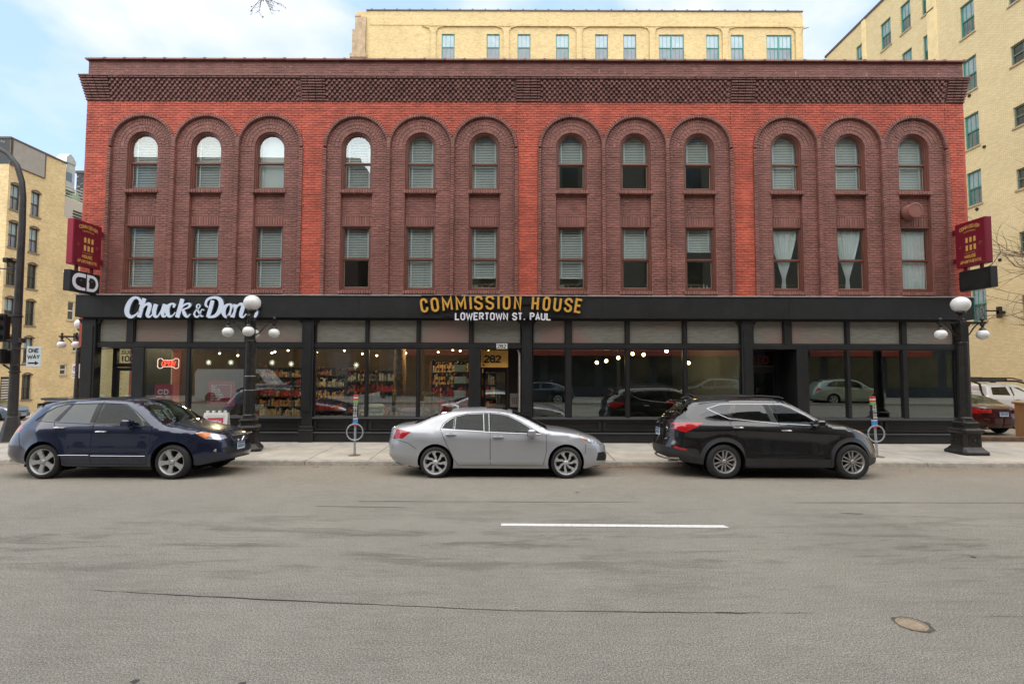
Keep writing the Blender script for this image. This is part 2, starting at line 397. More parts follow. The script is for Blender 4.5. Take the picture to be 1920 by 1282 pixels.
# ---- bricks: all real, the nearest 300 whole stretchers as parts
class Bricks:
    def __init__(s): s.v = []; s.f = []; s.t = []
    def four(s, c, yf, yb, ch=0.011, jit=0.004):
        yf = yf + U(-jit, jit); n = len(s.v); s.t += [U(-1, 1)] * 12
        mx_ = sum(p[0] for p in c) / 4; mz = sum(p[1] for p in c) / 4
        for (x, z) in c:
            dx, dz = mx_ - x, mz - z
            s.v.append((x + math.copysign(min(ch, abs(dx) * .3), dx), yf, z + math.copysign(min(ch, abs(dz) * .3), dz)))
        for (x, z) in c: s.v.append((x, yf + ch * .9, z))
        for (x, z) in c: s.v.append((x, yb, z))
        s.f.append((n, n + 1, n + 2, n + 3))
        for a in (0, 4):
            for i in range(4):
                j = (i + 1) % 4; s.f.append((n + a + i, n + a + 4 + i, n + a + 4 + j, n + a + j))
    def rect(s, x0, x1, z0, z1, yf, yb, g=0.005, **k):
        if x1 - x0 < 0.02: return
        s.four([(x0 + g + U(0, .002), z0 + g), (x1 - g, z0 + g + U(0, .002)), (x1 - g, z1 - g), (x0 + g, z1 - g - U(0, .002))], yf, yb, **k)
    def rad(s, cx, cz, r0, r1, a0, a1, yf, yb, g=0.0045, **k):
        da = g / ((r0 + r1) / 2)
        P = []
        for r, a in ((r0 + g, a0 + da), (r0 + g, a1 - da), (r1 - g, a1 - da), (r1 - g, a0 + da)):
            P.append((cx + r * math.cos(a), cz + r * math.sin(a)))
        s.four(P, yf, yb, **k)
CO, BL = 0.0765, 0.222
B_red, B_brn, B_arch, B_par, B_cor = Bricks(), Bricks(), Bricks(), Bricks(), Bricks()
singles = []
def courses(B, x0, x1, z0, z1, yf, yb, m=None, edge=None):
    """running bond between x0 and x1; edge(z) may give extra limits"""
    k0 = int(round((z0 - Z0) / CO)); n = int(round((z1 - z0) / CO)); h = (z1 - z0) / max(1, n)
    for i in range(n):
        za = z0 + i * h; off = ((k0 + i) % 2) * BL / 2
        lims = edge(za + h / 2) if edge else [(x0, x1)]
        for (a, b) in lims:
            if b - a < 0.02: continue
            x = math.floor((a - off) / BL) * BL + off
            while x < b - 1e-6:
                p, q = max(x, a), min(x + BL, b)
                if q - p < 0.05 and q < b - 1e-6: x += BL; continue
                if b - q < 0.05 and b - q > 1e-6: q = b
                if m and q - p > 0.2 and len(singles) < 300 and za < 5.6 and m is not M_red:
                    singles.append((p, q, za, za + h, yf, yb, m))
                else: B.rect(p, q, za, za + h, yf, yb)
                x = q if q == b else x + BL
YP, YS = YF + 0.05, YF + 0.155     # pier panels and spandrels stand back from the red wall
# red: end piers and piers between groups, then the field above the arches
piers = [(XL, GC[0] - GH)] + [(GC[i] + GH, GC[i + 1] - GH) for i in range(3)] + [(GC[3] + GH, XR)]
for a, b in piers: courses(B_red, a + 0.05, b - 0.05, Z0, Z_SPR, YF, YF + .02)
def above(z):
    lim = []; x = XL
    for c in CELLS:
        r = 1.035; dz = z - Z_SPR
        hw = math.sqrt(r * r - dz * dz) if abs(dz) < r else 0
        hw = min(hw, CW + (0.05 if True else 0))
        if hw <= 0: continue
        lim.append((x, c - hw)); x = c + hw
    lim.append((x, XR)); return lim
courses(B_red, XL, XR, Z_SPR, Z_RED, YF, YF + .02, edge=above)
for gi, g in enumerate(GC):
    # raised strips between and beside the cells
    for j in range(4):
        x = g - GH + 2 * CW * j
        zt = Z_SPR + (0.30 if j in (1, 2) else 0.0); n = int((zt - Z0) / CO)
        for i in range(n):
            za = Z0 + i * CO; k = (i % 2) * 0.012
            B_brn.rect(x - 0.055, x + 0.055 if i % 2 else x + 0.055, za, za + CO, YF - 0.04, YP + .02)
    for c in (g - 2 * CW, g, g + 2 * CW):
        # hood mould: small radial bricks
        n = 42
        for i in range(n):
            a0, a1 = math.pi * i / n, math.pi * (i + 1) / n
            xm = 0.98 * math.cos((a0 + a1) / 2)
            if abs(xm) > 0.93 and i not in (0, n - 1) and abs(xm) > 0.985: continue
            B_arch.rad(c, Z_SPR, 0.935, 1.035, a0, a1, YF - 0.04, YP + .02, jit=0.004)
        # three and a half rings round the window head
        rr = [OPN, 0.59, 0.70, 0.815, 0.93]
        for k in range(4):
            n = int(math.pi * (rr[k] + .03) / 0.0765) if k != 1 else int(math.pi * .64 / .11)
            for i in range(n):
                o_ = (k % 2) * 0.5
                a0, a1 = math.pi * max(0, i - o_) / n, math.pi * min(n, i + 1 - o_) / n
                if i == n - 1: a1 = math.pi
                B_arch.rad(c, Z_SPR, rr[k], rr[k + 1], a0, a1, YP, YP + .02)
        # pier panels each side of the windows
        courses(B_brn, c - CW + 0.055, c - OPN, Z0, Z_SPR, YP, YP + .02, M_brn)
        courses(B_brn, c + OPN, c + CW - 0.055, Z0, Z_SPR, YP, YP + .02, M_brn)
        # spandrel with soldier course over the lower window
        courses(B_brn, c - OPN, c + OPN, 6.95, 7.64, YS, YS + .02)
        k = 12
        for i in range(k):
            B_arch.rect(c - OPN + .95 * i / k, c - OPN + .95 * (i + 1) / k, 6.66, 6.95, YS - 0.004, YS + .08, jit=.001)
        for z in (7.645, 4.52):       # header sills, standing out
            for i in range(k + 1):
                B_arch.rect(c - OPN - .04 + 1.03 * i / (k + 1), c - OPN - .04 + 1.03 * (i + 1) / (k + 1), z, z + 0.105, YP - 0.045, YS + .1, jit=.005)
def bstuff(B, name, m):
    me = bpy.data.meshes.new(name); me.from_pydata(B.v, [], B.f); me.materials.append(m); me.update()
    me.attributes.new('tone', 'FLOAT', 'POINT').data.foreach_set('value', B.t)
    return stuff(wput(name, me, bld))
# parapet
courses(B_par, XL + .03, XR - .01, Z_CT + .03, Z_TOP, YF - .03, YF)
bstuff(B_red, 'red_brickwork', M_red); bstuff(B_brn, 'brown_brickwork', M_brn); bstuff(B_arch, 'arch_brickwork', M_brn)
bstuff(B_par, 'parapet_brickwork', M_brn_worn)
cache = {}
for (a, b, z0, z1, yf, yb, m) in singles:
    key = (round(b - a, 3), round(z1 - z0, 3))
    if key not in cache:
        q = Bricks(); q.rect(0, b - a, 0, z1 - z0, 0, yb - yf)
        me = bpy.data.meshes.new('brick'); me.from_pydata(q.v, [], q.f); me.materials.append(m); me.update(); cache[key] = me
    o = put('brick', cache[key], bld); o.location = (a - .4, yf - YF + U(-.003, .003), z0)
# corbel table
end_w = [(XL, GC[0] - GH - .02)] + [(GC[i] + GH - .02, GC[i + 1] - GH + .02) for i in range(3)] + [(GC[3] + GH + .02, XR)]
NR = 9; RH = (Z_CT - Z_RED) / NR
for r in range(NR):
    z = Z_RED + r * RH; pr = 0.02 + 0.017 * r
    for k, (a, b) in enumerate(end_w):
        a2 = a - pr if k == 0 else a; b2 = b + pr * .6 if k == 4 else b
        x = a2
        while x < b2 - .01:
            q = min(x + BL, b2)
            B_cor.rect(x, q, z + (.018 if r % 1 == 0 else 0), z + RH, YF - pr - .02, YF + .02, jit=.004); x = q
    for k in range(4):
        a, b = end_w[k][1], end_w[k + 1][0]; n = int((b - a) / 0.158); s_ = (b - a) / n
        B_cor.four([(a, z), (b, z), (b, z + RH), (a, z + RH)], YF - pr + .028, YF + .02, jit=0, ch=.001)
        if r == NR - 1:
            for i in range(n): B_cor.rect(a + i * s_, a + (i + 1) * s_, z + .02, z + RH, YF - pr - .03, YF + .02, jit=.004)
            continue
        for i in range(n):
            x = a + (i + (r % 2) * .5) * s_
            if x + s_ * .55 > b: continue
            B_cor.rect(x, x + s_ * .56, z + U(0, .006), z + RH * 1.02, YF - pr - .02 + U(-.008, .008), YF + .02, jit=.006, ch=.009)
bstuff(B_cor, 'corbelled_cornice', M_corn)
# walls behind the bricks (recessed joints)
q = MB()
for a, b in piers:
    q = MB(); q.box(a + (.0 if a == XL else .03), b - (.0 if b == XR else .03), YF + .014, YF + .5, Z0, Z_SPR); W(q, 'pier_wall', M_red, bld)
q = MB(); N = 22
for c in CELLS:
    pts = [(c - 1.0 + 2.0 * i / N) for i in range(N + 1)]
    for x0, x1 in zip(pts, pts[1:]):
        z0 = Z_SPR + math.sqrt(max(0, .98 ** 2 - (x0 - c) ** 2)); z1 = Z_SPR + math.sqrt(max(0, .98 ** 2 - (x1 - c) ** 2))
        q.quad((x0, YF + .014, z0), (x1, YF + .014, z1), (x1, YF + .014, Z_RED + .3), (x0, YF + .014, Z_RED + .3))
for a, b in piers: q.box(a - (0 if a == XL else .03), b + (0 if b == XR else .03), YF + .014, YF + .3, Z_SPR, Z_RED + .3)
W(q, 'upper_wall', M_red, bld, recalc=False)
q = MB()
for c in CELLS:
    q.box(c - CW, c - OPN - .005, YP + .014, YP + .3, Z0, Z_SPR); q.box(c + OPN + .005, c + CW, YP + .014, YP + .3, Z0, Z_SPR)
    q.box(c - OPN - .005, c + OPN + .005, YS + .014, YP + .3, 6.68, 7.66)
    m_ = 24
    o_ = [(c + 1.0 * math.cos(math.pi * i / m_), Z_SPR + 1.0 * math.sin(math.pi * i / m_)) for i in range(m_ + 1)]
    i_ = [(c + (OPN + .004) * math.cos(math.pi * i / m_), Z_SPR + (OPN + .004) * math.sin(math.pi * i / m_)) for i in range(m_ + 1)]
    for i in range(m_):
        a, b, e, f = o_[i], o_[i + 1], i_[i + 1], i_[i]
        q.quad((a[0], YP + .014, a[1]), (b[0], YP + .014, b[1]), (e[0], YP + .014, e[1]), (f[0], YP + .014, f[1]))
        q.quad((f[0], YP + .014, f[1]), (e[0], YP + .014, e[1]), (e[0], YP + .3, e[1]), (f[0], YP + .3, f[1]))
W(q, 'window_pier_wall', M_brn, bld, recalc=False)
q = MB(); q.box(XL, XR, YF + .004, YF + .4, Z_RED, Z_CT + .02); q.box(XL + .03, XR - .01, YF - .024, YF + .35, Z_CT + .03, Z_TOP)
q.box(XL - .15, XR + .08, YF - .20, YF + .1, Z_CT, Z_CT + .035)
W(q, 'parapet_wall', M_corn, bld)
# clay coping tiles with lapped joints
n = 44; wt = (XR - XL + .06) / n; tm = MB()
prof = [(-.09, 0), (-.085, .045), (0.02, .085), (.2, .1), (.38, .05), (.38, 0)]
tm.prism([(y, z) for y, z in prof], lambda u, v, d: (d, u, v), 0, wt - .004)
tm.prism([(y * 1.12, z * 1.22 + .004) for y, z in prof], lambda u, v, d: (d, u, v), wt - .055, wt + .01)
mtile = tm.mesh('coping_tile', mat('clay_coping', (0.2, .075, .06), .5, var=.3, vscale=4), False)
for i in range(n):
    o = put('coping_tile', mtile, bld); o.location = (XL - .03 + i * wt - .4, -.03, Z_TOP + U(-.003, .003)); o.rotation_euler = (0, U(-.006, .006), 0)
# body of the building behind the front: side walls, floors, roof
q = MB(); q.box(XL, XL + .3, YF + .1, 34, 2.9, 11.5); q.box(XL, XL + .3, 20.2, 34, 0, 2.9); q.box(XL, XL + .3, YF + .4, 20.2, -.8, .5); q.box(XL, XL + .3, 17.95, 18.1, .5, 2.9); q.box(XR - .3, XR, YF + .4, 34, 0, 11.5); q.box(XL, XR, 33.7, 34, 0, 11.5)
W(q, 'side_wall', M_red, bld)
q = MB(); q.box(XL + .302, XL + .33, 20.25, 33.6, .07, 3.9); q.box(XL + .302, XL + .33, YF + .5, 20.25, 2.95, 3.9); W(q, 'inner_side_wall', mat('shop_wall_brown', (.16, .105, .065), .8, var=.2), bld)
q = MB(); q.box(XL + .3, XR - .3, YF + .35, 33.7, 11.2, 11.4); W(q, 'roof', mat('roof_felt', (.05, .05, .05), .9), bld)
q = MB(); q.box(XL + .3, XR - .3, YF + .32, 33.7, 3.95, 4.5); q.box(XL + .3, XR - .3, YF + .32, 22, 7.0, 7.4)
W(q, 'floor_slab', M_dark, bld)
q = MB(); q.box(XL + .3, XR - .3, 19.4, 19.6, 4.5, 11.2)
for x in [XL + .3] + [(GC[i] + GC[i + 1]) / 2 for i in range(3)]: q.box(x, x + .1, YF + .35, 19.4, 4.5, 11.2)
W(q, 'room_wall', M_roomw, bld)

# ---- sash windows
def arch_loop(w_, z0, zs, ins, n=12):
    """closed loop: rectangle with round head (zs = springing) or flat head (zs=None gives z top via w)"""
    return [(-w_ + ins, z0 + ins), (w_ - ins, z0 + ins)] + [((w_ - ins) * math.cos(math.pi * i / n), zs + (w_ - ins) * math.sin(math.pi * i / n)) for i in range(n + 1)]
def rect_loop(w_, z0, z1, ins, n=12):
    a = [(-w_ + ins, z0 + ins), (w_ - ins, z0 + ins)]
    top = [(w_ - ins - (2 * (w_ - ins)) * i / n, z1 - ins) for i in range(n + 1)]
    return a + top
ML = lambda u, v, d: (u, d, v)
wmesh = {}
def win_meshes(arched):
    if arched in wmesh: return wmesh[arched]
    z0, zm = (7.75, 8.62) if arched else (4.63, 5.62)
    lp = (lambda i: arch_loop(OPN, z0, Z_SPR, i)) if arched else (lambda i: rect_loop(OPN, z0, 6.66, i))
    q = MB(); q.ring(lp(0.0), lp(.035), ML, .10, .30); q.ring(lp(.03), lp(.068), ML, .135, .30)
    frame = q.mesh('window', M_wood)
    up = lp(.07); hw = OPN - .07
    lo = [(-hw, z0 + .07), (hw, z0 + .07), (hw, zm), (-hw, zm)]; lo_i = [(-hw + .03, z0 + .12), (hw - .03, z0 + .12), (hw - .03, zm - .035), (-hw + .03, zm - .035)]
    q = MB(); q.ring(lo, lo_i, ML, .20, .24); sash_lo = q.mesh('lower_sash', M_wood)
    u_o = [(x, max(z, zm - .01)) for x, z in up]
    u_i = [(x * (hw - .022) / hw, min(max(z, zm + .035), z - .022 if z > zm + .1 else 99)) for x, z in up]
    q = MB(); q.ring(u_o, u_i, ML, .17, .205); q.box(-hw, hw, .16, .17, zm - .02, zm + .03); sash_up = q.mesh('upper_sash', M_wood)
    q = MB(); q.box(-hw, hw, .218, .222, z0 + .1, zm); p_lo = q.mesh('pane', M_pane)
    q = MB(); q.prism(u_i[2:] + [(u_i[0][0], zm + .03), (u_i[1][0], zm + .03)], ML, .186, .19); p_up = q.mesh('pane', M_pane)
    # cream stop beads round the glass
    q = MB(); q.ring(lo_i, [(x * .985, z + (.008 if z < z0 + .2 else -.008)) for x, z in lo_i], ML, .205, .212)
    bead = q.mesh('glazing_bead', mat('cream_bead', (.5, .42, .32), .5))
    wmesh[arched] = (frame, sash_lo, sash_up, p_lo, p_up, bead, z0, zm); return wmesh[arched]
bl_cache = {}
def blind_mesh(arched, zb, tilt, closed=False):
    key = (arched, round(zb, 2), tilt, closed)
    if key in bl_cache: return bl_cache[key]
    zt = 9.5 if arched else 6.60; q = MB(); z = zt; hw = OPN - .06
    while z > zb:
        h2 = hw if not arched or z < Z_SPR else math.sqrt(max(.01, hw * hw - (z - Z_SPR) ** 2))
        dy, dz = .019 * math.cos(tilt), .019 * math.sin(tilt)
        q.quad((-h2, .30 - dy, z - dz), (h2, .30 - dy, z - dz), (h2, .30 + dy, z + dz), (-h2, .30 + dy, z + dz)); z -= .052 if not closed else .034
    q.box(-hw, hw, .28, .32, zb - .03, zb - .005)
    me = q.mesh('blind', M_blind, recalc=False)
    q = MB()
    for x in (-.30, .33):
        h3 = (Z_SPR + math.sqrt(hw * hw - x * x)) if arched else zt
        q.box(x - .022, x + .022, .272, .276, zb - .01, h3)
    bl_cache[key] = (me, q.mesh('ladder_tape', M_tape)); return bl_cache[key]
def curtain_mesh(kind):
    q = MB(); nx, nz = 48, 26; zt, zb = 6.55, 4.66; vs = []
    for j in range(nz + 1):
        f = j / nz; z = zt + (zb - zt) * f
        if kind == 'tied':
            k = 1 if f < .1 else max(.13, 1 - 0.93 * ((f - .1) / .72) ** 1.15) if f < .82 else .13 + (f - .82) * .5
            x0, x1 = -.40, .40; cx_ = -.03 - .02 * f
        else: k = 1; cx_ = 0
        for i in range(nx + 1):
            u = i / nx * 2 - 1
            vs.append((cx_ + u * .41 * k, .27 + (.018 * math.sin(u * 26) + .01 * math.sin(u * 11 + f * 3)) * (1 if kind == 'tied' else .8), z))
    fs = [(j * (nx + 1) + i, j * (nx + 1) + i + 1, (j + 1) * (nx + 1) + i + 1, (j + 1) * (nx + 1) + i) for j in range(nz) for i in range(nx)]
    q.add(vs, fs); return q.mesh('curtain', M_curt, True, recalc=False)
up_b = ['full', 'full', 'shade', 'full', 'full', 'full', 'half', 'half', 'half', 'full', 'full', 'full']
lo_b = ['full', 'full', 'full', 'half', 'full', 'q3', 'q3', 'half', 'h4', 'tied', 'tied', 'sheer']
tl_unused = [.5, .5, .9, .75, .35, .35, .35, .35, .35, .35, .35, 1.0]
cm = {k: curtain_mesh(k) for k in ('tied', 'sheer')}
for i, c in enumerate(CELLS):
    for arched, kinds in ((True, up_b), (False, lo_b)):
        fr, slo, sup, plo, pup, bd, z0, zm = win_meshes(arched)
        wo = put('window', fr, bld); wo.location = (c - .4, 0, 0)
        for nme, me in (('lower_sash', slo), ('upper_sash', sup), ('pane', plo), ('pane', pup), ('glazing_bead', bd)): put(nme, me, wo)
        k = kinds[i]
        if k in cm: put('curtain', cm[k], wo); continue
        zb = {'full': z0 + .09, 'shade': z0 + .09, 'half': zm + .06, 'q3': z0 + .45, 'h4': zm + .3}[k]
        t_ = (1.0 + .06 * (i % 3)) if arched else .98 + .04 * (i % 2)
        if i >= 9 and arched: t_ = 1.3
        if arched and i in (6, 7, 8): t_ = 1.12
        if not arched and i in (7, 8): t_ = 1.2
        if k == 'shade': t_ = 1.45
        me, tp = blind_mesh(arched, zb, t_, k == 'shade')
        put('blind', me, wo); put('ladder_tape', tp, wo)
        if not arched and i in (5, 6):
            q = MB()   # odds and ends on the sill inside
            q.cbox(-.38, -.2, .34, .36, 4.72, 4.86, .003); q.tube([(.05, .38, 4.7), (.2, .36, 4.86), (.33, .4, 4.95)], .012, 6)
            q.tube([(-.1, .36, 4.84), (.0, .36, 4.7)], .015, 6)
            put('window_clutter', q.mesh('window_clutter', mat('clutter', (.35, .3, .25), .6)), wo)
        if not arched and i == 8:
            q = MB()
            for x, r, h in ((-.2, .02, .14), (.05, .03, .1), (.2, .022, .2), (.3, .02, .16)): q.lathe([(r, 0), (r, h * .6), (r * .4, h * .75), (r * .4, h)], (x, .36, 4.72), 10)
            put('bottle', q.mesh('bottle', mat('pale_bottle', (.5, .55, .5), .2)), wo)
# round drum vent on the wall
dv = T('wall_drum', 'round brown painted metal drum lamp on the wall below the rightmost arched window', 'wall lamp', (12.26, YS, 7.10))
q = MB(); q.lathe([(.21, -.03), (.235, -.06), (.235, -.3), (.22, -.33), (.2, -.335)], (0, 0, 0), 36, 'y'); q.build('housing', M_brn, dv, True)
q = MB(); q.lathe([(.235, -.325), (.235, -.352), (.2, -.36), (.195, -.345)], (0, 0, 0), 36, 'y'); q.build('lid', mat('drum_lid', (.23, .085, .065), .5, var=.1), dv, True)
q = MB(); q.box(.2, .3, -.3, -.26, .03, .06); q.box(.2, .3, -.3, -.26, -.08, -.05); q.box(-.1, .1, -.06, 0.05, -.1, .1); q.build('hinge', M_brn, dv)

# ------------------------------------------------------------------ storefront
YG = YF - .02                    # glass plane
ZB, ZSILL, ZT0, ZT1, ZTT = 0.36, 0.79, 2.86, 3.0, 3.76
q = MB(); q.cbox(-13.10, 13.86, YF - .27, YF + .12, 3.76, 4.42, .012); W(q, 'fascia', M_blk, bld)
q = MB(); q.box(-13.12, 13.88, YF - .30, YF + .05, 4.42, 4.45); W(q, 'fascia_flashing', mat('grey_flashing', (.35, .33, .31), .5, var=.3, vscale=4), bld)
q = MB(); q.box(-12.98, 13.74, YF - .12, YF + .1, 3.72, 3.758); W(q, 'fascia_soffit', M_blk2, bld)
for x in (-9.3, -4.6, 2.7, 8.3):
    q = MB(); q.box(x, x + .018, YF - .273, YF - .26, 3.78, 4.40); W(q, 'fascia_joint', M_blk2, bld)
def pil(x0, x1):
    q = MB(); q.cbox(x0, x1, YF - .14, YF + .14, .36, 3.72, .012); q.cbox(x0 + .06, x1 - .06, YF - .165, YF - .13, .95, 3.5, .008)
    q.cbox(x0 - .04, x1 + .04, YF - .17, YF + .1, .42, .52, .01); q.cbox(x0 - .06, x1 + .06, YF - .19, YF + .1, 0.0, .42, .01)
    for sx, xx in ((1, x1), (-1, x0)):
        q.prism([(0, 0), (sx * .16, 0), (0, -.2)], lambda u, v, d, xx=xx: (xx + u, YF - .05 + d, 3.72 + v), -.05, .1)
    W(q, 'pilaster', M_blk, bld)
for a, b in ((-12.98, -12.56), (-6.30, -5.98), (.30, .60), (6.93, 7.26), (13.42, 13.78)): pil(a, b)
mtr = bpy.data.materials.new('frosted_transom'); mtr.use_nodes = True
t_ = mtr.node_tree; b_ = t_.nodes['Principled BSDF']; b_.inputs['Roughness'].default_value = .28
tc_ = t_.nodes.new('ShaderNodeTexCoord'); mp_ = t_.nodes.new('ShaderNodeMapping'); mp_.inputs['Scale'].default_value = (1, 1, 9)
n_ = t_.nodes.new('ShaderNodeTexNoise'); n_.inputs['Scale'].default_value = 3.2; n_.inputs['Detail'].default_value = 9; n_.inputs['Roughness'].default_value = .75
r_ = t_.nodes.new('ShaderNodeValToRGB'); r_.color_ramp.elements[0].position = .3; r_.color_ramp.elements[1].position = .72
r_.color_ramp.elements[0].color = (.13, .125, .105, 1); r_.color_ramp.elements[1].color = (.27, .27, .225, 1)
n2_ = t_.nodes.new('ShaderNodeTexNoise'); n2_.inputs['Scale'].default_value = .55; n2_.inputs['Detail'].default_value = 2
x_ = t_.nodes.new('ShaderNodeMix'); x_.data_type = 'RGBA'; x_.inputs[7].default_value = (.24, .165, .14, 1)
r2_ = t_.nodes.new('ShaderNodeValToRGB'); r2_.color_ramp.elements[0].position = .48; r2_.color_ramp.elements[1].position = .66
l_ = t_.links.new
l_(tc_.outputs['Object'], mp_.inputs[0]); l_(mp_.outputs[0], n_.inputs[0]); l_(n_.outputs[0], r_.inputs[0]); l_(tc_.outputs['Object'], n2_.inputs[0])
l_(n2_.outputs[0], r2_.inputs[0]); l_(r2_.outputs[0], x_.inputs[0]); l_(r_.outputs[0], x_.inputs[6]); l_(x_.outputs[2], b_.inputs['Base Color'])
bn_ = t_.nodes.new('ShaderNodeBump'); bn_.inputs['Strength'].default_value = .25; bn_.inputs['Distance'].default_value = .02
l_(n_.outputs[0], bn_.inputs['Height']); l_(bn_.outputs[0], b_.inputs['Normal'])
def transom(x0, x1):
    q = MB(); q.ring([(x0, ZT1), (x1, ZT1), (x1, ZTT), (x0, ZTT)], [(x0 + .035, ZT1 + .035), (x1 - .035, ZT1 + .035), (x1 - .035, ZTT - .06), (x0 + .035, ZTT - .06)], XZ(YG), -.05, .06)
    f = W(q, 'transom_window', M_blk2, bld)
    q = MB(); q.box(x0 + .03, x1 - .03, YG + .01, YG + .03, ZT1 + .03, ZTT - .05); W(q, 'pane', mtr, f)
def shopwin(x0, x1, zb=ZSILL, zt=ZT0, y=YG, m=None):
    q = MB(); q.ring([(x0, zb), (x1, zb), (x1, zt), (x0, zt)], [(x0 + .03, zb + .03), (x1 - .03, zb + .03), (x1 - .03, zt - .03), (x0 + .03, zt - .03)], XZ(y), -.045, .06)
    f = W(q, 'shop_window', M_blk2, bld)
    q = MB(); q.box(x0 + .02, x1 - .02, y - .002, y + .004, zb + .02, zt - .02); W(q, 'pane', m or M_shop, f)
    q = MB(); q.box(x0 + .02, x1 - .02, y - .05, y - .046, zb + .006, zb + .03); W(q, 'glazing_strip', M_grym, f)
    return f
for a, b in ((-12.54, -11.64), (-11.46, -9.80), (-9.72, -8.06), (-7.98, -6.32), (-5.96, -4.41), (-4.36, -2.86), (-2.80, -1.27), (-1.20, .28),
             (.62, 1.63), (1.78, 3.45), (3.53, 5.19), (5.27, 6.92), (7.28, 8.24), (8.44, 10.12), (10.2, 11.8), (11.92, 13.41)): transom(a, b)
q = MB(); q.cbox(-12.56, -6.30, YF - .08, YF + .1, ZT0 + .002, ZT1 - .002, .01); q.cbox(-5.98, .3, YF - .08, YF + .1, ZT0 + .002, ZT1 - .002, .01)
q.cbox(.6, 6.93, YF - .08, YF + .1, ZT0 + .002, ZT1 - .002, .01); q.cbox(7.26, 13.42, YF - .08, YF + .1, ZT0 + .002, ZT1 - .002, .01)
W(q, 'transom_bar', M_blk, bld)
WINS = ((-11.11, -9.80), (-9.72, -8.06), (-7.98, -6.32), (-5.96, -4.41), (-4.36, -2.86), (-2.80, -1.28), (.62, 1.63), (1.78, 3.45), (3.53, 5.19), (5.27, 6.92),
        (8.93, 10.12), (10.2, 11.8), (11.92, 13.41))
for a, b in WINS: shopwin(a, b)
for a, b in ((-11.64, -11.46), (-9.80, -9.72), (-8.06, -7.98), (-4.41, -4.36), (-2.86, -2.80), (-1.27, -1.2), (1.63, 1.78), (3.45, 3.53), (5.19, 5.27), (8.24, 8.44), (10.12, 10.2), (11.8, 11.92)):
    q = MB()
    q.box(a, b, YF - .085, YF + .06, ZT1, 3.72)
    if a not in (-11.64, -1.27, 8.24): q.box(a, b, YF - .085, YF + .06, ZSILL, ZT0)
    W(q, 'mullion', M_blk, bld)
for a, b in ((-11.46, -11.11), (-1.28, -.96), (8.60, 8.93)):
    q = MB(); q.cbox(a, b, YF - .09, YF + 1.2, .1, ZT0, .01); W(q, 'door_post', M_blk, bld)
# bulkheads under the windows
for a, b in ((-11.11, -6.30), (-5.98, -1.0), (.6, 6.93), (8.93, 13.42)):
    q = MB(); q.cbox(a, b, YF - .12, YF + .1, .71, ZSILL, .01); W(q, 'shop_window_sill', M_blk, bld)
    q = MB(); q.box(a, b, YF - .02, YF + .1, .36, .71); W(q, 'bulkhead', M_blk2, bld)
    q = MB(); q.box(a, b, YF - .126, YF - .121, .755, .785); W(q, 'sill_edge', M_grym, bld)
    n = max(2, int((b - a) / 1.6))
    for i in range(n):
        x0 = a + (b - a) * i / n + .04; x1 = a + (b - a) * (i + 1) / n - .04
        q = MB(); q.ring([(x0, .39), (x1, .39), (x1, .70), (x0, .70)], [(x0 + .07, .45), (x1 - .07, .45), (x1 - .07, .65), (x0 + .07, .65)], XZ(YF - .02), -.05, 0)
        W(q, 'bulkhead_panel', M_blk, bld)
    q = MB(); q.cbox(a, b, YF - .17, YF + .1, .31, .355, .008); q.box(a, b, YF - .14, YF + .1, .26, .305); W(q, 'ledge', M_blk, bld)
    q = MB(); q.box(a, b, YF - .173, YF - .168, .325, .348); W(q, 'ledge_edge', M_grym, bld)
    q = MB(); q.box(a, b, YF - .13, YF + .1, -.1, .258); W(q, 'plinth', M_blk, bld)

# recessed entrances
def door(x0, x1, y, zt, glass_m, glo=.25, name='door', top=True):
    q = MB(); q.ring([(x0, .1), (x1, .1), (x1, zt), (x0, zt)], [(x0 + .08, .18), (x1 - .08, .18), (x1 - .08, zt - .1), (x0 + .08, zt - .1)], XZ(y), -.03, .04)
    d = W(q, name, M_blk2, bld)
    q = MB(); q.box(x0 + .07, x1 - .07, y, y + .006, .17, zt - .09); W(q, 'pane', glass_m, d)
    q = MB(); q.tube([(x1 - .13, y - .03, 1.0), (x1 - .13, y - .09, 1.0), (x1 - .13, y - .09, 1.3), (x1 - .13, y - .03, 1.3)], .012, 8)
    W(q, 'handle', mat('steel', (.5, .5, .5), .25, 1), d, True); return d
# left corner entrance
door(-12.36, -11.46, YF + .5, 2.25, M_shop)
q = MB(); q.box(-12.40, -11.46, YF + .46, YF + .55, 2.26, 2.36); q.box(-12.43, -12.365, YF + .46, YF + .55, .06, ZT0); W(q, 'door_head', M_blk2, bld)
f = shopwin(-12.36, -11.47, 2.36, ZT0, YF + .5, M_shop)
q = MB(); text(q, 'SUITE', -12.2, 2.66, .13, .022, XZ(YF + .49), -.003, 0, ws=.6); text(q, '100', -12.2, 2.43, .19, .032, XZ(YF + .49), -.003, 0, ws=.6)
W(q, 'suite_number', mat('sign_black', (.012, .01, .01), .5), bld)
shopwin(-13.2, -12.43, .25, ZT0, YF + .5)
# gold 282 entrance
q = MB(); q.box(-.96, .3, YF + .9, YF + 1.0, 2.24, 2.34); q.box(-.12, .3, YF + .9, YF + 1.0, 0.05, 2.24); q.box(-.12, .3, YF + .9, YF + 1.0, 2.34, ZT0)
q.box(.26, .3, YF + .1, YF + .9, .05, ZT0)
W(q, 'entrance_lining', M_blk2, bld)
door(-.92, -.14, YF + .92, 2.24, M_shop)
q = MB(); q.tube([(.235, YF + .05, .8), (.24, YF + .05, 1.9), (.23, YF + .05, 2.7), (.18, YF + .05, 2.82)], .028, 8)
W(q, 'wall_pipe', mat('chalky_pipe', (.4, .38, .35), .8, var=.3, vscale=12), bld, True)
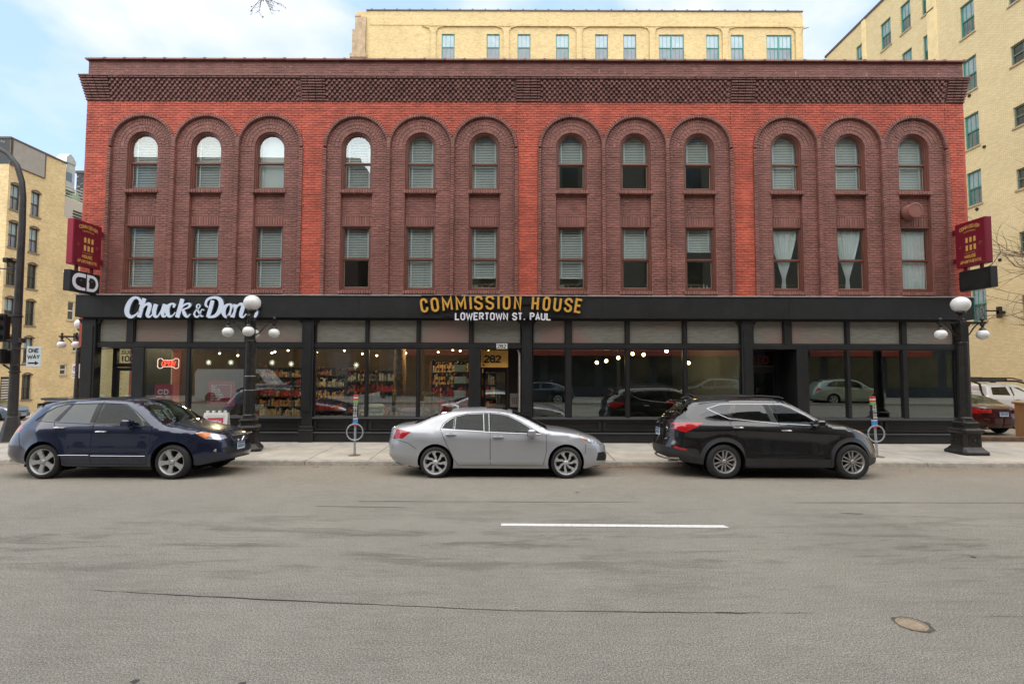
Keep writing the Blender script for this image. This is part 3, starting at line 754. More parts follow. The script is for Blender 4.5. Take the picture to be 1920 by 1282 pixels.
# dark right entrance
q = MB(); q.box(7.26, 9.2, YF + .9, YF + 1.0, 2.24, 2.34); q.box(8.44, 8.5, YF + .86, YF + 1.0, .05, ZT0); q.box(8.50, 9.2, YF + .9, YF + 1.0, .05, 2.24); q.box(8.5, 9.2, YF + .9, YF + 1.0, 2.34, ZT0); q.box(7.26, 7.6, YF + .9, YF + 1.0, .05, ZT0)
W(q, 'entrance_lining', M_blk2, bld)
door(7.6, 8.43, YF + .92, 2.24, glass('dark_pane', (.12, .12, .12), .05))
f = shopwin(7.6, 8.43, 2.34, ZT0, YF + .92, glass('dark_pane2', (.2, .2, .2), .05))
mr_ = mat('faded_red', (.12, .01, .012), .5); q = MB(); text(q, '100', 7.74, 2.42, .26, .05, XZ(YF + .9), -.008, 0, ws=.5); W(q, 'door_number', mr_, bld)
q = MB(); q.box(-12.95, 13.7, YF - .1, YF + 1.2, -.3, .06); W(q, 'threshold', mat('step_concrete', (.3, .28, .26), .8, var=.2), bld)
for a, b in ((-12.66, -11.46), (-.96, .3), (7.26, 9.2)):
    q = MB(); q.box(a, b, YF + .1, YF + 1.2, 2.87, 2.95); W(q, 'entrance_ceiling', M_blk2, bld)
# number signs of the middle entrance
gs = T('number_sign', 'gold square transom sign with black number 282 above the middle entrance door', 'sign', (-.54, YF + .34, 2.56))
M_gold = mat('gold_sign', (.78, .42, .09), .5, var=.1); M_ink = mat('sign_black', (.012, .01, .01), .5)
q = MB(); q.cbox(-.47, .42, 0, .03, -.27, .25, .004); q.build('panel', M_gold, gs)
q = MB(); text(q, '282', -.31, -.13, .24, .05, ML, -.006, 0.001, ws=.58, gap=.16); q.build('number', M_ink, gs)
q = MB(); q.lathe([(.03, -.006), (.03, 0.001)], (-.34, 0, -.2), 12, 'y'); q.build('screw_cap', M_ink, gs)
ns = T('number_plate', 'small white plate reading 282 on the bar above the middle entrance', 'sign', (-.31, YF - .09, 2.93))
q = MB(); q.cbox(-.16, .17, -.02, 0.004, -.08, .08, .003); q.build('panel', mat('white_plate', (.7, .7, .68), .5), ns)
q = MB(); text(q, '282', -.135, -.06, .12, .02, ML, -.024, -.019, ws=.6, gap=.2); q.build('number', M_ink, ns)
ic = T('intercom', 'grey steel intercom box beside the middle entrance door', 'intercom', (.1, YF + .86, 1.25))
q = MB(); q.cbox(-.16, .14, -.06, .03, -.22, .22, .008); q.build('box', mat('intercom_steel', (.3, .29, .27), .4, .6, var=.2, vscale=20), ic)
q = MB()
for i in range(3):
    for j in range(3): q.box(-.08 + i * .06, -.05 + i * .06, -.068, -.06, -.1 + j * .07, -.06 + j * .07)
q.build('keypad', M_blk2, ic)
# ------------------------------------------------------------------ ground
def asphalt(name, base, warm):
    m = bpy.data.materials.new(name); m.use_nodes = True; t = m.node_tree; l = t.links.new; b = t.nodes['Principled BSDF']
    b.inputs['Roughness'].default_value = .88; b.inputs['Specular IOR Level'].default_value = .3
    tcn = t.nodes.new('ShaderNodeTexCoord')
    def noise(sc, det, rough=.6, st=(1, 1, 1), dist=0):
        mpn = t.nodes.new('ShaderNodeMapping'); mpn.inputs['Scale'].default_value = st; l(tcn.outputs['Object'], mpn.inputs[0])
        n = t.nodes.new('ShaderNodeTexNoise'); n.inputs['Scale'].default_value = sc; n.inputs['Detail'].default_value = det
        n.inputs['Roughness'].default_value = rough; n.inputs['Distortion'].default_value = dist; l(mpn.outputs[0], n.inputs[0]); return n.outputs[0]
    def ramp(src, a, b_, c0, c1):
        r = t.nodes.new('ShaderNodeValToRGB'); r.color_ramp.elements[0].position = a; r.color_ramp.elements[1].position = b_
        r.color_ramp.elements[0].color = (*c0, 1); r.color_ramp.elements[1].color = (*c1, 1); l(src, r.inputs[0]); return r.outputs[0]
    def mul(a, b_, mode='MULTIPLY', f=1.0):
        x = t.nodes.new('ShaderNodeMix'); x.data_type = 'RGBA'; x.blend_type = mode; x.inputs[0].default_value = f
        l(a, x.inputs[6]); l(b_, x.inputs[7]); return x
    def val(a, op, v, v2=None):
        n = t.nodes.new('ShaderNodeMath'); n.operation = op; n.use_clamp = True
        l(a, n.inputs[0])
        if isinstance(v, (int, float)): n.inputs[1].default_value = v
        else: l(v, n.inputs[1])
        return n.outputs[0]
    c = ramp(noise(.5, 6, .6), .3, .7, base, warm)
    c = mul(c, ramp(noise(62, 4, .85), .40, .62, (.5, .5, .5), (1.45, 1.45, 1.45))).outputs[2]
    c = mul(c, ramp(noise(130, 2, .85), .38, .62, (.5, .5, .5), (1.5, 1.5, 1.5))).outputs[2]
    c = mul(c, ramp(noise(9, 5, .7, (.35, 1.4, 1)), .3, .7, (.88, .88, .88), (1.1, 1.1, 1.1))).outputs[2]
    # worn-through dark patches, long in the direction of travel, gathered in one wheel track
    sp = t.nodes.new('ShaderNodeSeparateXYZ'); l(tcn.outputs['Object'], sp.inputs[0])
    band = t.nodes.new('ShaderNodeMapRange'); band.inputs[1].default_value = 2.2; band.inputs[2].default_value = 0.0; band.clamp = True
    ab = t.nodes.new('ShaderNodeMath'); ab.operation = 'SUBTRACT'; ab.inputs[1].default_value = 6.8; l(sp.outputs[1], ab.inputs[0])
    ab2 = t.nodes.new('ShaderNodeMath'); ab2.operation = 'ABSOLUTE'; l(ab.outputs[0], ab2.inputs[0]); l(ab2.outputs[0], band.inputs[0])
    pt = val(ramp(noise(1.5, 10, .74, (.28, 1.7, 1), .5), .50, .60, (0, 0, 0), (1, 1, 1)), 'MULTIPLY', band.outputs[0])
    x = t.nodes.new('ShaderNodeMix'); x.data_type = 'RGBA'; x.blend_type = 'MULTIPLY'; l(val(pt, 'MULTIPLY', .7), x.inputs[0]); l(c, x.inputs[6]); x.inputs[7].default_value = (.42, .40, .39, 1); c = x.outputs[2]
    # grit and dust gathered towards the kerb
    mr = t.nodes.new('ShaderNodeMapRange'); mr.inputs[1].default_value = 8.9; mr.inputs[2].default_value = 11.8; l(sp.outputs[1], mr.inputs[0])
    nz = noise(2.2, 8, .7, (.3, 1, 1))
    dd = val(ramp(nz, .3, .7, (.25, .25, .25), (1, 1, 1)), 'MULTIPLY', mr.outputs[0])
    x = t.nodes.new('ShaderNodeMix'); x.data_type = 'RGBA'; l(val(dd, 'MULTIPLY', .6), x.inputs[0]); l(c, x.inputs[6]); x.inputs[7].default_value = (.25, .19, .13, 1); c = x.outputs[2]
    l(c, b.inputs['Base Color'])
    bn = t.nodes.new('ShaderNodeBump'); bn.inputs['Strength'].default_value = .8; bn.inputs['Distance'].default_value = .006
    l(noise(90, 3, .8), bn.inputs['Height']); l(bn.outputs[0], b.inputs['Normal']); return m
M_asp = asphalt('asphalt', (.232, .217, .182), (.286, .268, .227))
def gz(y): return 0.0 if y < 10 else -0.04 * (min(y, 12.75) - 10)
def grid(xs, ys, h):
    q = MB(); nx = len(xs)
    q.v = [(x, y, h(x, y)) for y in ys for x in xs]
    q.f = [(j * nx + i, j * nx + i + 1, (j + 1) * nx + i + 1, (j + 1) * nx + i) for j in range(len(ys) - 1) for i in range(nx - 1)]
    return q
struct(grid([-300, 300], [-300, 400], lambda x, y: -6).build('ground', mat('earth', (.1, .09, .07), .9), recalc=False))
struct(grid([-120, -40, -17.2, 16, 60, 120], [-1.0, 10, 12.75, 12.78], lambda x, y: gz(y)).build('road', M_asp, recalc=False))
struct(grid([-42, -17.2], [12.78, 14, 20, 30, 45, 70], lambda x, y: -.11 - .05 * (min(y, 60) - 12.78)).build('side_street', M_asp, recalc=False))
struct(grid([14.03, 60], [15.9, 20, 30, 50], lambda x, y: -.02 - .028 * (y - 15.9)).build('parking_lot', M_asp, recalc=False))
M_con = mat('sidewalk_concrete', (.36, .325, .28), .85, var=.14, vscale=1.6, bump=.3, bscale=60)
M_con2 = mat('curb_concrete', (.34, .31, .26), .9, var=.35, vscale=5, bump=.5, bscale=40)
sw = struct(grid([-17.2, 60], [12.9, 15.95], lambda x, y: -.03 + .018 * (y - 12.9)).build('sidewalk', mat('slab_joint', (.2, .17, .14), .9), recalc=False))
def sz(y): return 0.0 + .018 * (y - 12.9)
shades = [mat('sidewalk_slab_%s' % n, c, .85, var=.2, vscale=1.8, bump=.3, bscale=60) for n, c in
          (('pale', (.43, .39, .33)), ('warm', (.41, .365, .30)), ('grey', (.385, .355, .31)))]
slab_me = {}
for mi_, m in enumerate(shades):
    for r, (y0, y1) in enumerate(((12.905, 14.4), (14.412, 15.9))):
        q = MB(); x1 = 1.506; g = .006
        P = [(g, y0), (x1, y0), (x1, y1), (g, y1)]; c = .01
        q.add([(x, y, sz(y) - .06) for x, y in P] + [(x, y, sz(y) - c) for x, y in P] + [(x + (c if x < .1 else -c), y + (c if y == y0 else -c), sz(y)) for x, y in P],
              [(0, 1, 5, 4), (1, 2, 6, 5), (2, 3, 7, 6), (3, 0, 4, 7), (4, 5, 9, 8), (5, 6, 10, 9), (6, 7, 11, 10), (7, 4, 8, 11), (8, 9, 10, 11)])
        slab_me[(mi_, r)] = q.mesh('slab', m)
for i in range(24):
    for r in (0, 1):
        o = put('slab', slab_me[(random.randrange(3), r)], sw); o.location = (-17.2 + i * 1.52, 0, U(-.002, .003))
cu = struct(grid([-17.2, 60], [12.76, 12.9], lambda x, y: -.14).build('curb', M_con2, recalc=False))
q = MB(); q.prism([(12.755, -.16), (12.74, -.11), (12.762, -.015), (12.78, 0), (12.899, 0), (12.899, -.16)], lambda u, v, d: (d, u, v), .006, 3.03)
cm_ = q.mesh('curb_stone', M_con2)
for i in range(12):
    o = put('curb_stone', cm_, cu); o.location = (-17.2 + i * 3.04, U(-.008, .008), U(-.008, .004))
# pavement beside the side street, stepping down with the hill
q = grid([-17.2, -13.25], [15.9, 20, 30, 45], lambda x, y: .03 - .049 * (y - 15.9)); s2 = struct(q.build('side_pavement', M_con, recalc=False))
q = MB()
q.add([(-17.22, 12.8, .03), (-17.22, 45, -1.40), (-17.22, 45, -2.4), (-17.22, 12.8, -.4)], [(0, 1, 2, 3)]); struct(q.build('side_curb', M_con2, recalc=False))
# far pavement of the side street
q = MB(); q.add([(-46, 13, .02), (-31.5, 13, .02), (-31.5, 60, -2.32), (-46, 60, -2.32)], [(0, 1, 2, 3)]); q.add([(-31.5, 13, .02), (-31.5, 60, -2.32), (-31.5, 60, -3.4), (-31.5, 13, -.4)], [(0, 1, 2, 3)])
struct(q.build('far_pavement', M_con, recalc=False))
# opposite pavement
q = MB(); q.box(-120, 120, -8, -1.0, -.2, .13); struct(q.build('opposite_sidewalk', M_con))
# lane dash, seams and cracks in the road
M_wp = mat('road_paint', (.72, .71, .68), .7, var=.12, vscale=14, spots=(26, .60, (.3, .28, .25)))
q = MB(); q.add([(-.15, 7.58, .005), (3.12, 7.52, .005), (3.08, 7.64, .005), (-.15, 7.69, .005)], [(0, 1, 2, 3)]); struct(q.build('lane_marking', M_wp, recalc=False))
M_crk = mat('crack_dark', (.03, .027, .024), .95, var=.4, vscale=3)  # near-black ribbon colour shared by the seams and cracks
def crack(name, pts, w0, step=.12, amp=.012):
    q = MB(); P = []
    for (x0, y0), (x1, y1) in zip(pts, pts[1:]):
        n = max(1, int(abs(x1 - x0) / step))
        for i in range(n): P.append((x0 + (x1 - x0) * i / n, y0 + (y1 - y0) * i / n))
    wv = 0; vs = []
    for x, y in P:
        wv += U(-.003, .003); wv *= .97; j = U(-amp, amp) * .4 + wv
        ww = w0 * max(.0, .6 + .9 * math.sin(x * 1.1 + 1) * math.sin(x * .37) + U(-.3, .3))
        vs += [(x, y + j - ww, gz(y) + .003), (x, y + j + ww, gz(y) + .003)]
    q.add(vs, [(2 * i, 2 * i + 2, 2 * i + 3, 2 * i + 1) for i in range(len(P) - 1)]); return struct(q.build(name, M_crk, recalc=False))
crack('pavement_seam', [(-14, 5.9), (-8, 5.62), (-5.4, 5.48), (-4.2, 5.37), (-2.85, 5.22), (-1.63, 5.1), (0, 4.97), (2.63, 4.92), (3.3, 4.97), (3.8, 4.91), (4.8, 4.88), (12, 4.8)], .007)
crack('pavement_seam', [(-2.6, 8.92), (3, 8.93), (9, 8.95), (16, 8.98)], .011, .2, .01)
crack('pavement_crack', [(-5.6, 5.5), (-4.9, 5.44), (-4.3, 5.38)], .012, .05, .02)
crack('pavement_crack', [(1.9, 4.95), (2.6, 4.93), (3.2, 4.98), (3.5, 4.9)], .011, .05, .02)
crack('pavement_crack', [(-6.3, 7.9), (-5.2, 7.7), (-4.6, 7.75)], .006, .06, .02)
crack('pavement_crack', [(5.2, 8.3), (5.6, 8.25)], .012, .06, .02)
crack('pavement_seam', [(-3.2, 8.6), (-1.6, 8.55)], .008)
for (x, y, s_) in ((-2.72, 3.86, .035), (-1.93, 3.84, .03), (-2.05, 3.78, .018), (5.6, 6.4, .04), (-6.2, 5.9, .03), (1.2, 9.6, .05)):
    q = MB(); n = 11; q.add([(x + s_ * U(.6, 1.2) * math.cos(2 * math.pi * k / n), y + s_ * U(.5, 1.0) * math.sin(2 * math.pi * k / n), gz(y) + .003) for k in range(n)], [tuple(range(n))])
    struct(q.build('tar_spot', mat('tar', (.05, .045, .045), .6), recalc=False))
# valve cover sunk in a broken ring of asphalt
vc = T('valve_cover', 'small rusty round utility cover sunk in broken asphalt in the road', 'utility cover', (3.57, 4.73, .0))
vc.scale = (.8, .8, 1)
q = MB(); q.lathe([(.0, .006), (.12, .007), (.125, .003), (.132, .003), (.135, .008), (.15, .008), (.152, .0)], (0, 0, 0), 28); q.build('lid', mat('rusty_lid', (.36, .28, .19), .75, .2, var=.3, vscale=18, bump=.6, bscale=50), vc, True)
q = MB(); n = 30; vs = []
for i in range(n):
    a = 2 * math.pi * i / n; r1, r2 = U(.153, .16), U(.165, .205)
    vs += [(r1 * math.cos(a), r1 * math.sin(a), .0045), (r2 * math.cos(a) + .02, r2 * math.sin(a) + .01, .0035)]
q.add(vs, [(2 * i, 2 * i + 1, (2 * i + 3) % (2 * n), (2 * i + 2) % (2 * n)) for i in range(n)]); q.build('broken_edge', mat('broken_asphalt', (.09, .08, .07), .95, var=.5, vscale=20), vc, recalc=False)
# litter and dead leaves along the kerb
def litter(name, label, n, cols, x0, x1, y0, y1, s0, s1, m):
    q = MB()
    for i in range(n):
        x = U(x0, x1); y = y0 + (y1 - y0) * (1 - abs(random.gauss(0, .45)) % 1); s = U(s0, s1); a = U(0, 6.28); z = (gz(y) if y < 12.75 else sz(y)) + .005 + U(0, .012); t = U(-.4, .4)
        c_, s_ = math.cos(a) * s, math.sin(a) * s
        q.add([(x - c_, y - s_, z), (x + s_ * .6, y - c_ * .6, z + t * s * .3), (x + c_, y + s_, z + abs(t) * s), (x - s_ * .6, y + c_ * .6, z)], [(0, 1, 2, 3)])
    o = stuff(q.build(name, m, recalc=False)); o['label'] = label; return o
litter('dead_leaves', 'brown dead leaves and grit along the kerb', 2600, None, -16, 17, 11.9, 12.74, .008, .03, mat('dead_leaf', (.2, .12, .055), .9, var=.5, vscale=9))
litter('gutter_grit', 'pale grit and scraps in the gutter', 2600, None, -16, 17, 11.3, 12.74, .006, .018, mat('grit', (.34, .3, .25), .9, var=.5, vscale=14))
litter('fallen_leaves', 'denser drift of brown leaves by the black car', 900, None, 1.6, 4.2, 12.2, 12.74, .01, .028, mat('dead_leaf2', (.24, .11, .05), .9, var=.5, vscale=9))

# ------------------------------------------------------------------ signs on the front
M_sign = mat('letter_white', (.66, .74, .86), .35); M_side = mat('letter_return', (.05, .07, .1), .4)
cds = T('shop_sign', 'pale blue brush script shop name in raised letters on the left of the black fascia', 'sign', (-9.57, 15.4, 4.05))
SCR = {
 'C': [[(372, 868, 10), (378, 838, 20), (355, 812, 20), (322, 812, 26), (290, 845, 38), (268, 905, 44), (272, 952, 36), (305, 975, 26), (345, 955, 14), (375, 920, 10)]],
 'h': [[(412, 815, 34), (392, 895, 36), (372, 978, 36)], [(388, 930, 12), (415, 880, 16), (445, 862, 26), (462, 880, 32), (450, 930, 34), (445, 962, 28), (465, 974, 14), (492, 945, 8)]],
 'u': [[(515, 864, 34), (500, 925, 36), (508, 965, 26), (532, 970, 14), (565, 915, 10)], [(592, 864, 34), (574, 930, 36), (578, 965, 24), (596, 970, 12), (612, 945, 8)]],
 'c': [[(664, 895, 12), (672, 872, 24), (652, 860, 14), (622, 882, 32), (612, 925, 38), (628, 965, 26), (655, 966, 12), (682, 935, 8)]],
 'k': [[(740, 818, 34), (720, 898, 36), (700, 978, 36)], [(716, 928, 12), (748, 878, 16), (790, 858, 14), (806, 872, 24), (790, 894, 14), (752, 908, 12)], [(745, 905, 22), (762, 948, 28), (786, 972, 18), (812, 948, 7)]],
 '&': [[(930, 918, 7), (908, 910, 8), (892, 955, 12), (866, 974, 13), (845, 952, 14), (856, 922, 12), (884, 896, 9), (892, 876, 9), (878, 864, 8), (864, 880, 12), (875, 916, 14), (902, 962, 14), (924, 968, 7)]],
 'D': [[(1000, 830, 32), (982, 905, 34), (962, 975, 30)], [(962, 890, 10), (940, 868, 18), (955, 825, 20), (1000, 806, 20), (1050, 815, 30), (1074, 855, 40), (1062, 920, 40), (1022, 965, 26), (962, 975, 14)]],
 'o': [[(1140, 862, 14), (1108, 885, 32), (1094, 930, 36), (1112, 970, 20), (1142, 962, 26), (1166, 915, 34), (1160, 872, 24), (1142, 861, 12)]],
 'n': [[(1198, 864, 34), (1184, 920, 36), (1172, 976, 36)], [(1186, 930, 12), (1214, 878, 16), (1244, 862, 26), (1262, 880, 32), (1250, 930, 34), (1246, 962, 28), (1264, 974, 14), (1292, 945, 8)]],
 "'": [[(1322, 812, 30), (1316, 838, 22), (1302, 856, 8)]],
 's': [[(1392, 890, 22), (1378, 864, 12), (1352, 872, 22), (1352, 902, 26), (1378, 932, 28), (1368, 966, 22), (1338, 972, 18), (1330, 950, 14)]]}
k_ = 1 / 4.571 / 63.0
def smooth_pts(p, n=4):
    o = []
    for i in range(len(p) - 1):
        p0 = p[max(0, i - 1)]; p1 = p[i]; p2 = p[i + 1]; p3 = p[min(len(p) - 1, i + 2)]
        for j in range(n):
            t = j / n
            o.append(tuple(.5 * ((2 * b) + (c - a) * t + (2 * a - 5 * b + 4 * c - d) * t * t + (-a + 3 * b - 3 * c + d) * t ** 3) for a, b, c, d in zip(p0, p1, p2, p3)))
    o.append(p[-1]); return o
for ch, strokes in SCR.items():
    for nm, ex, dd, m in (('letter', 0, (-.06, -.045), M_sign), ('letter_return', 9, (-.046, .03), M_side)):
        q = MB()
        for si, st in enumerate(strokes):
            sp_ = smooth_pts(st)
            stroke(q, [((x - 815) * k_ , (890 - y) * k_) for x, y, w_ in sp_], 0, ML, dd[0] - .0005 * si, dd[1], widths=[(max(4, w_) + ex) * k_ for x, y, w_ in sp_])
        if nm == 'letter': lo_ = q.build('letter', m, cds, recalc=False)
        else: q.build('letter_return', m, lo_, recalc=False)
chs = T('building_name_sign', 'gold arched letters COMMISSION HOUSE over white LOWERTOWN ST. PAUL on the black fascia', 'sign', (-.32, 15.35, 4.0))
M_gl = mat('letter_gold', (.62, .33, .055), .4); M_gs = mat('letter_gold_side', (.12, .08, .04), .5)
xs_ = {'COMMISSION HOUSE': [703, 775, 852, 945, 1038, 1072, 1150, 1230, 1268, 1345, 0, 1467, 1543, 1617, 1690, 1762]}
wd_ = [50, 53, 70, 70, 12, 58, 58, 12, 52, 50, 0, 48, 50, 52, 55, 50]
RAD = 29.0
for i, c in enumerate('COMMISSION HOUSE'):
    if c == ' ': continue
    cx = ((xs_['COMMISSION HOUSE'][i] + wd_[i] / 2) - 1258) / 3.692 / 63.4; wl = (wd_[i] - 13) / 3.692 / 63.4; ang = -cx / RAD * 2.1; zb = -.0 - cx * cx / (2 * RAD)
    for nm, t_w, dd, m in (('letter', .062, (-.04, -.025), M_gl), ('letter_return', .078, (-.026, .04), M_gs)):
        q = MB()
        def MG(u, v, d, cx=cx, zb=zb, ang=ang): return (cx + u * math.cos(ang) - v * math.sin(ang), d, zb + u * math.sin(ang) + v * math.cos(ang))
        for j, pl in enumerate(glyph(c, max(.02, wl) / .43)):
            stroke(q, [(x * .43 - wl / 2, .031 + y * .368) for x, y in pl], t_w, MG, dd[0] - .0006 * j, dd[1])
        if nm == 'letter': lo_ = q.build('letter', m, chs, recalc=False)
        else: q.build('letter_return', m, lo_, recalc=False)
x = -1.36
for c in 'LOWERTOWN ST. PAUL':
    w1 = {'W': .17, 'M': .17, '.': .03, ' ': .05, 'I': .03}.get(c, .105)
    if c != ' ':
        for nm, t_w, dd, m in (('letter', .042, (-.03, -.018), mat('letter_plain_white', (.7, .7, .76), .4)), ('letter_return', .052, (-.019, .03), M_gs)):
            q = MB()
            for j, pl in enumerate(glyph(c, w1 / .235)):
                stroke(q, [(x + a * .235, -.315 + .021 + b * .193) for a, b in pl], t_w, ML, dd[0] - .0006 * j, dd[1])
            if nm == 'letter': lo_ = q.build('letter', m, chs, recalc=False)
            else: q.build('letter_return', m, lo_, recalc=False)
    x += w1 + .058
q = MB(); q.box(-2.3, 2.3, .02, .05, .17, .21); q.tube([(-2.38, .03, .28), (-2.4, .03, .42), (-1.2, .05, .44)], .01, 6); q.tube([(-1.42, .03, -.05), (-1.42, .03, -.3)], .008, 6)
q.box(-1.8, 1.8, .02, .05, -.2, -.17); q.build('raceway', M_blk2, chs)

# blade signs
M_mar = mat('maroon_sign', (.17, .006, .02), .4, var=.06); M_mar2 = mat('maroon_edge', (.32, .02, .05), .4); M_yel = mat('sign_yellow', (.62, .36, .08), .5)
def blade(side, x, z0, z1, label):
    o = T('blade_sign', label, 'sign', (x, 15.05, z0)); h = z1 - z0; X0, X1 = (-.2, 0) if side < 0 else (0, .2)
    q = MB(); q.cbox(X0, X1, -.5, .5, 0, h, .012); q.build('cabinet', M_mar, o)
    q = MB(); q.box(X0 + .02, X1 - .02, -.508, -.5, .02, h - .02); q.build('edge_band', M_mar2 if side < 0 else M_mar, o)
    Mf = (lambda u, v, d: (.003 + -d, -.5 + u, v)) if side < 0 else (lambda u, v, d: (-.003 + d, .5 - u, v))
    q = MB()
    def arcx(s, cy, h_, sag, t_):
        n = len(s); wtot = .66; 
        for i, c in enumerate(s):
            u = .5 + (i - (n - 1) / 2) * wtot / n; g = .052 if c != 'I' else .02
            zz = cy - sag * ((u - .5) / .33) ** 2
            for j, pl in enumerate(glyph(c, g / h_)): stroke(q, [(u - g / 2 + a * h_, zz + b * h_) for a, b in pl], t_, Mf, -.002 - .0004 * j, 0)
    arcx('COMMISSION', 1.12, .095, .05, .017)
    text(q, 'HOUSE', .5, .24, .10, .018, Mf, -.002, 0, ws=.5, center=True); text(q, 'APARTMENTS', .5, .09, .095, .017, Mf, -.002, 0, ws=.46, center=True)
    for zz in (1.06, 1.035): stroke(q, [(.3, zz - .03), (.5, zz - .005), (.7, zz - .03)], .008, Mf, -.002, 0)
    stroke(q, [(.32, .395), (.68, .395)], .008, Mf, -.002, 0)
    for i in range(3):
        u = .36 + i * .13
        q.prism([(u, .46), (u + .075, .46), (u + .075, .62), (u, .62)], Mf, -.002, 0)
        q.prism([(u, .7), (u + .075, .7), (u + .075, .82)] + [(u + .0375 + .0375 * math.cos(R(a)), .82 + .0375 * math.sin(R(a))) for a in (40, 90, 140)] + [(u, .82)], Mf, -.002, 0)
    q.build('lettering', M_yel, o)
    q = MB()
    text(q, 'ST', .16, .62, .03, .006, Mf, -.002, 0, ws=.5); text(q, 'PAUL', .12, .57, .03, .006, Mf, -.002, 0, ws=.5); text(q, 'BLDG', .8, .62, .03, .006, Mf, -.002, 0, ws=.5); text(q, 'EST.', .8, .57, .03, .006, Mf, -.002, 0, ws=.5)
    q.build('small_lettering', mat('dull_gold', (.34, .12, .06), .5), o)
    for z in (.2, h - .25): q = MB(); q.box(X0 + .04, X1 - .04, .5, .66, z, z + .12); q.build('bracket', M_mar, o)
    for y in (-.28, .26): q = MB(); q.box(X0 + .07, X1 - .07, y, y + .07, -.17, .0); q.build('hanger', M_mar, o)
    return o
blade(-1, -12.48, 5.19, 6.50, 'maroon and gold apartment sign projecting from the left end above the logo box')
blade(1, 13.46, 5.31, 6.64, 'maroon and gold apartment sign projecting from the right end above a blank box')
lb = T('logo_sign', 'black box with white CD logo of cat and dog heads under left maroon sign', 'sign', (-12.46, 15.0, 4.42))
q = MB(); q.cbox(-.2, 0, -.53, .53, 0, .6, .012); q.build('cabinet', M_blk, lb)
Mf = lambda u, v, d: (.003 - d, -.53 + u, v)
q = MB(); t = .115
stroke(q, [(.53, .48), (.44, .49)] + arc(.33, .33, .2, .16, 90, 180, 5) + arc(.33, .27, .2, .16, 180, 270, 5) + [(.44, .11), (.53, .11)], .11, Mf, -.002, 0)
stroke(q, [(.62, .10), (.62, .5), (.76, .5)] + arc(.76, .3, .19, .2, 80, -80, 8) + [(.70, .10), (.62, .10)], .085, Mf, -.003, 0)
q.build('logo_letters', mat('logo_white', (.75, .76, .8), .4), lb)
q = MB()
q.prism([(.30, .18), (.28, .28), (.24, .33), (.27, .38), (.33, .39), (.42, .44), (.44, .39), (.46, .45), (.52, .37), (.54, .28), (.56, .2), (.56, .14), (.38, .14)], Mf, -.0045, 0)
q.prism([(.66, .14), (.67, .28), (.63, .36), (.70, .42), (.78, .40), (.86, .36), (.89, .30), (.84, .26), (.80, .24), (.80, .16)], Mf, -.0045, 0)
q.build('animal_heads', M_ink, lb)
q = MB(); q.prism([(.35, .335), (.385, .335), (.37, .355)], Mf, -.006, 0); q.prism([(.745, .35), (.775, .35), (.76, .37)], Mf, -.006, 0); q.box(-.206, -.18, -.535, -.53, .5, .58); q.build('eye', mat('logo_white', (.75, .76, .8), .4), lb)
bb = T('blank_box_sign', 'blank black box sign hanging under the right maroon sign', 'sign', (13.5, 15.0, 4.6))
q = MB(); q.cbox(0, .2, -.53, .5, 0, .6, .012); q.build('cabinet', M_blk, bb)
q = MB(); q.ring([(-.5, .04), (.5, .04), (.5, .56), (-.5, .56)], [(-.46, .07), (.46, .07), (.46, .53), (-.46, .53)], lambda u, v, d: (d, u, v), -.008, .0); q.build('face_frame', M_blk2, bb)

# ------------------------------------------------------------------ street lamps
M_lamp = mat('lamp_iron', (.028, .025, .022), .38, .35, var=.5, vscale=7, bump=.25, bscale=25)
M_globe = mat('opal_globe', (.74, .735, .71), .25, var=.03, vscale=2)
_n = M_globe.node_tree.nodes['Principled BSDF']; _n.inputs['Subsurface Weight'].default_value = 0.0
def oct_(r, z, sq=False): return None
def sqstack(q, levels):
    """levels: (half width, z) square cross-sections with clipped corners"""
    vs = []; fs = []
    for (h, z) in levels:
        c = h * .82
        vs += [(-c, -h, z), (c, -h, z), (h, -c, z), (h, c, z), (c, h, z), (-c, h, z), (-h, c, z), (-h, -c, z)]
    for i in range(len(levels) - 1):
        for k in range(8): fs.append((i * 8 + k, i * 8 + (k + 1) % 8, i * 8 + 8 + (k + 1) % 8, i * 8 + 8 + k))
    fs.append(tuple(range(8))[::-1]); fs.append(tuple(range(len(levels) * 8 - 8, len(levels) * 8))); q.add(vs, fs)
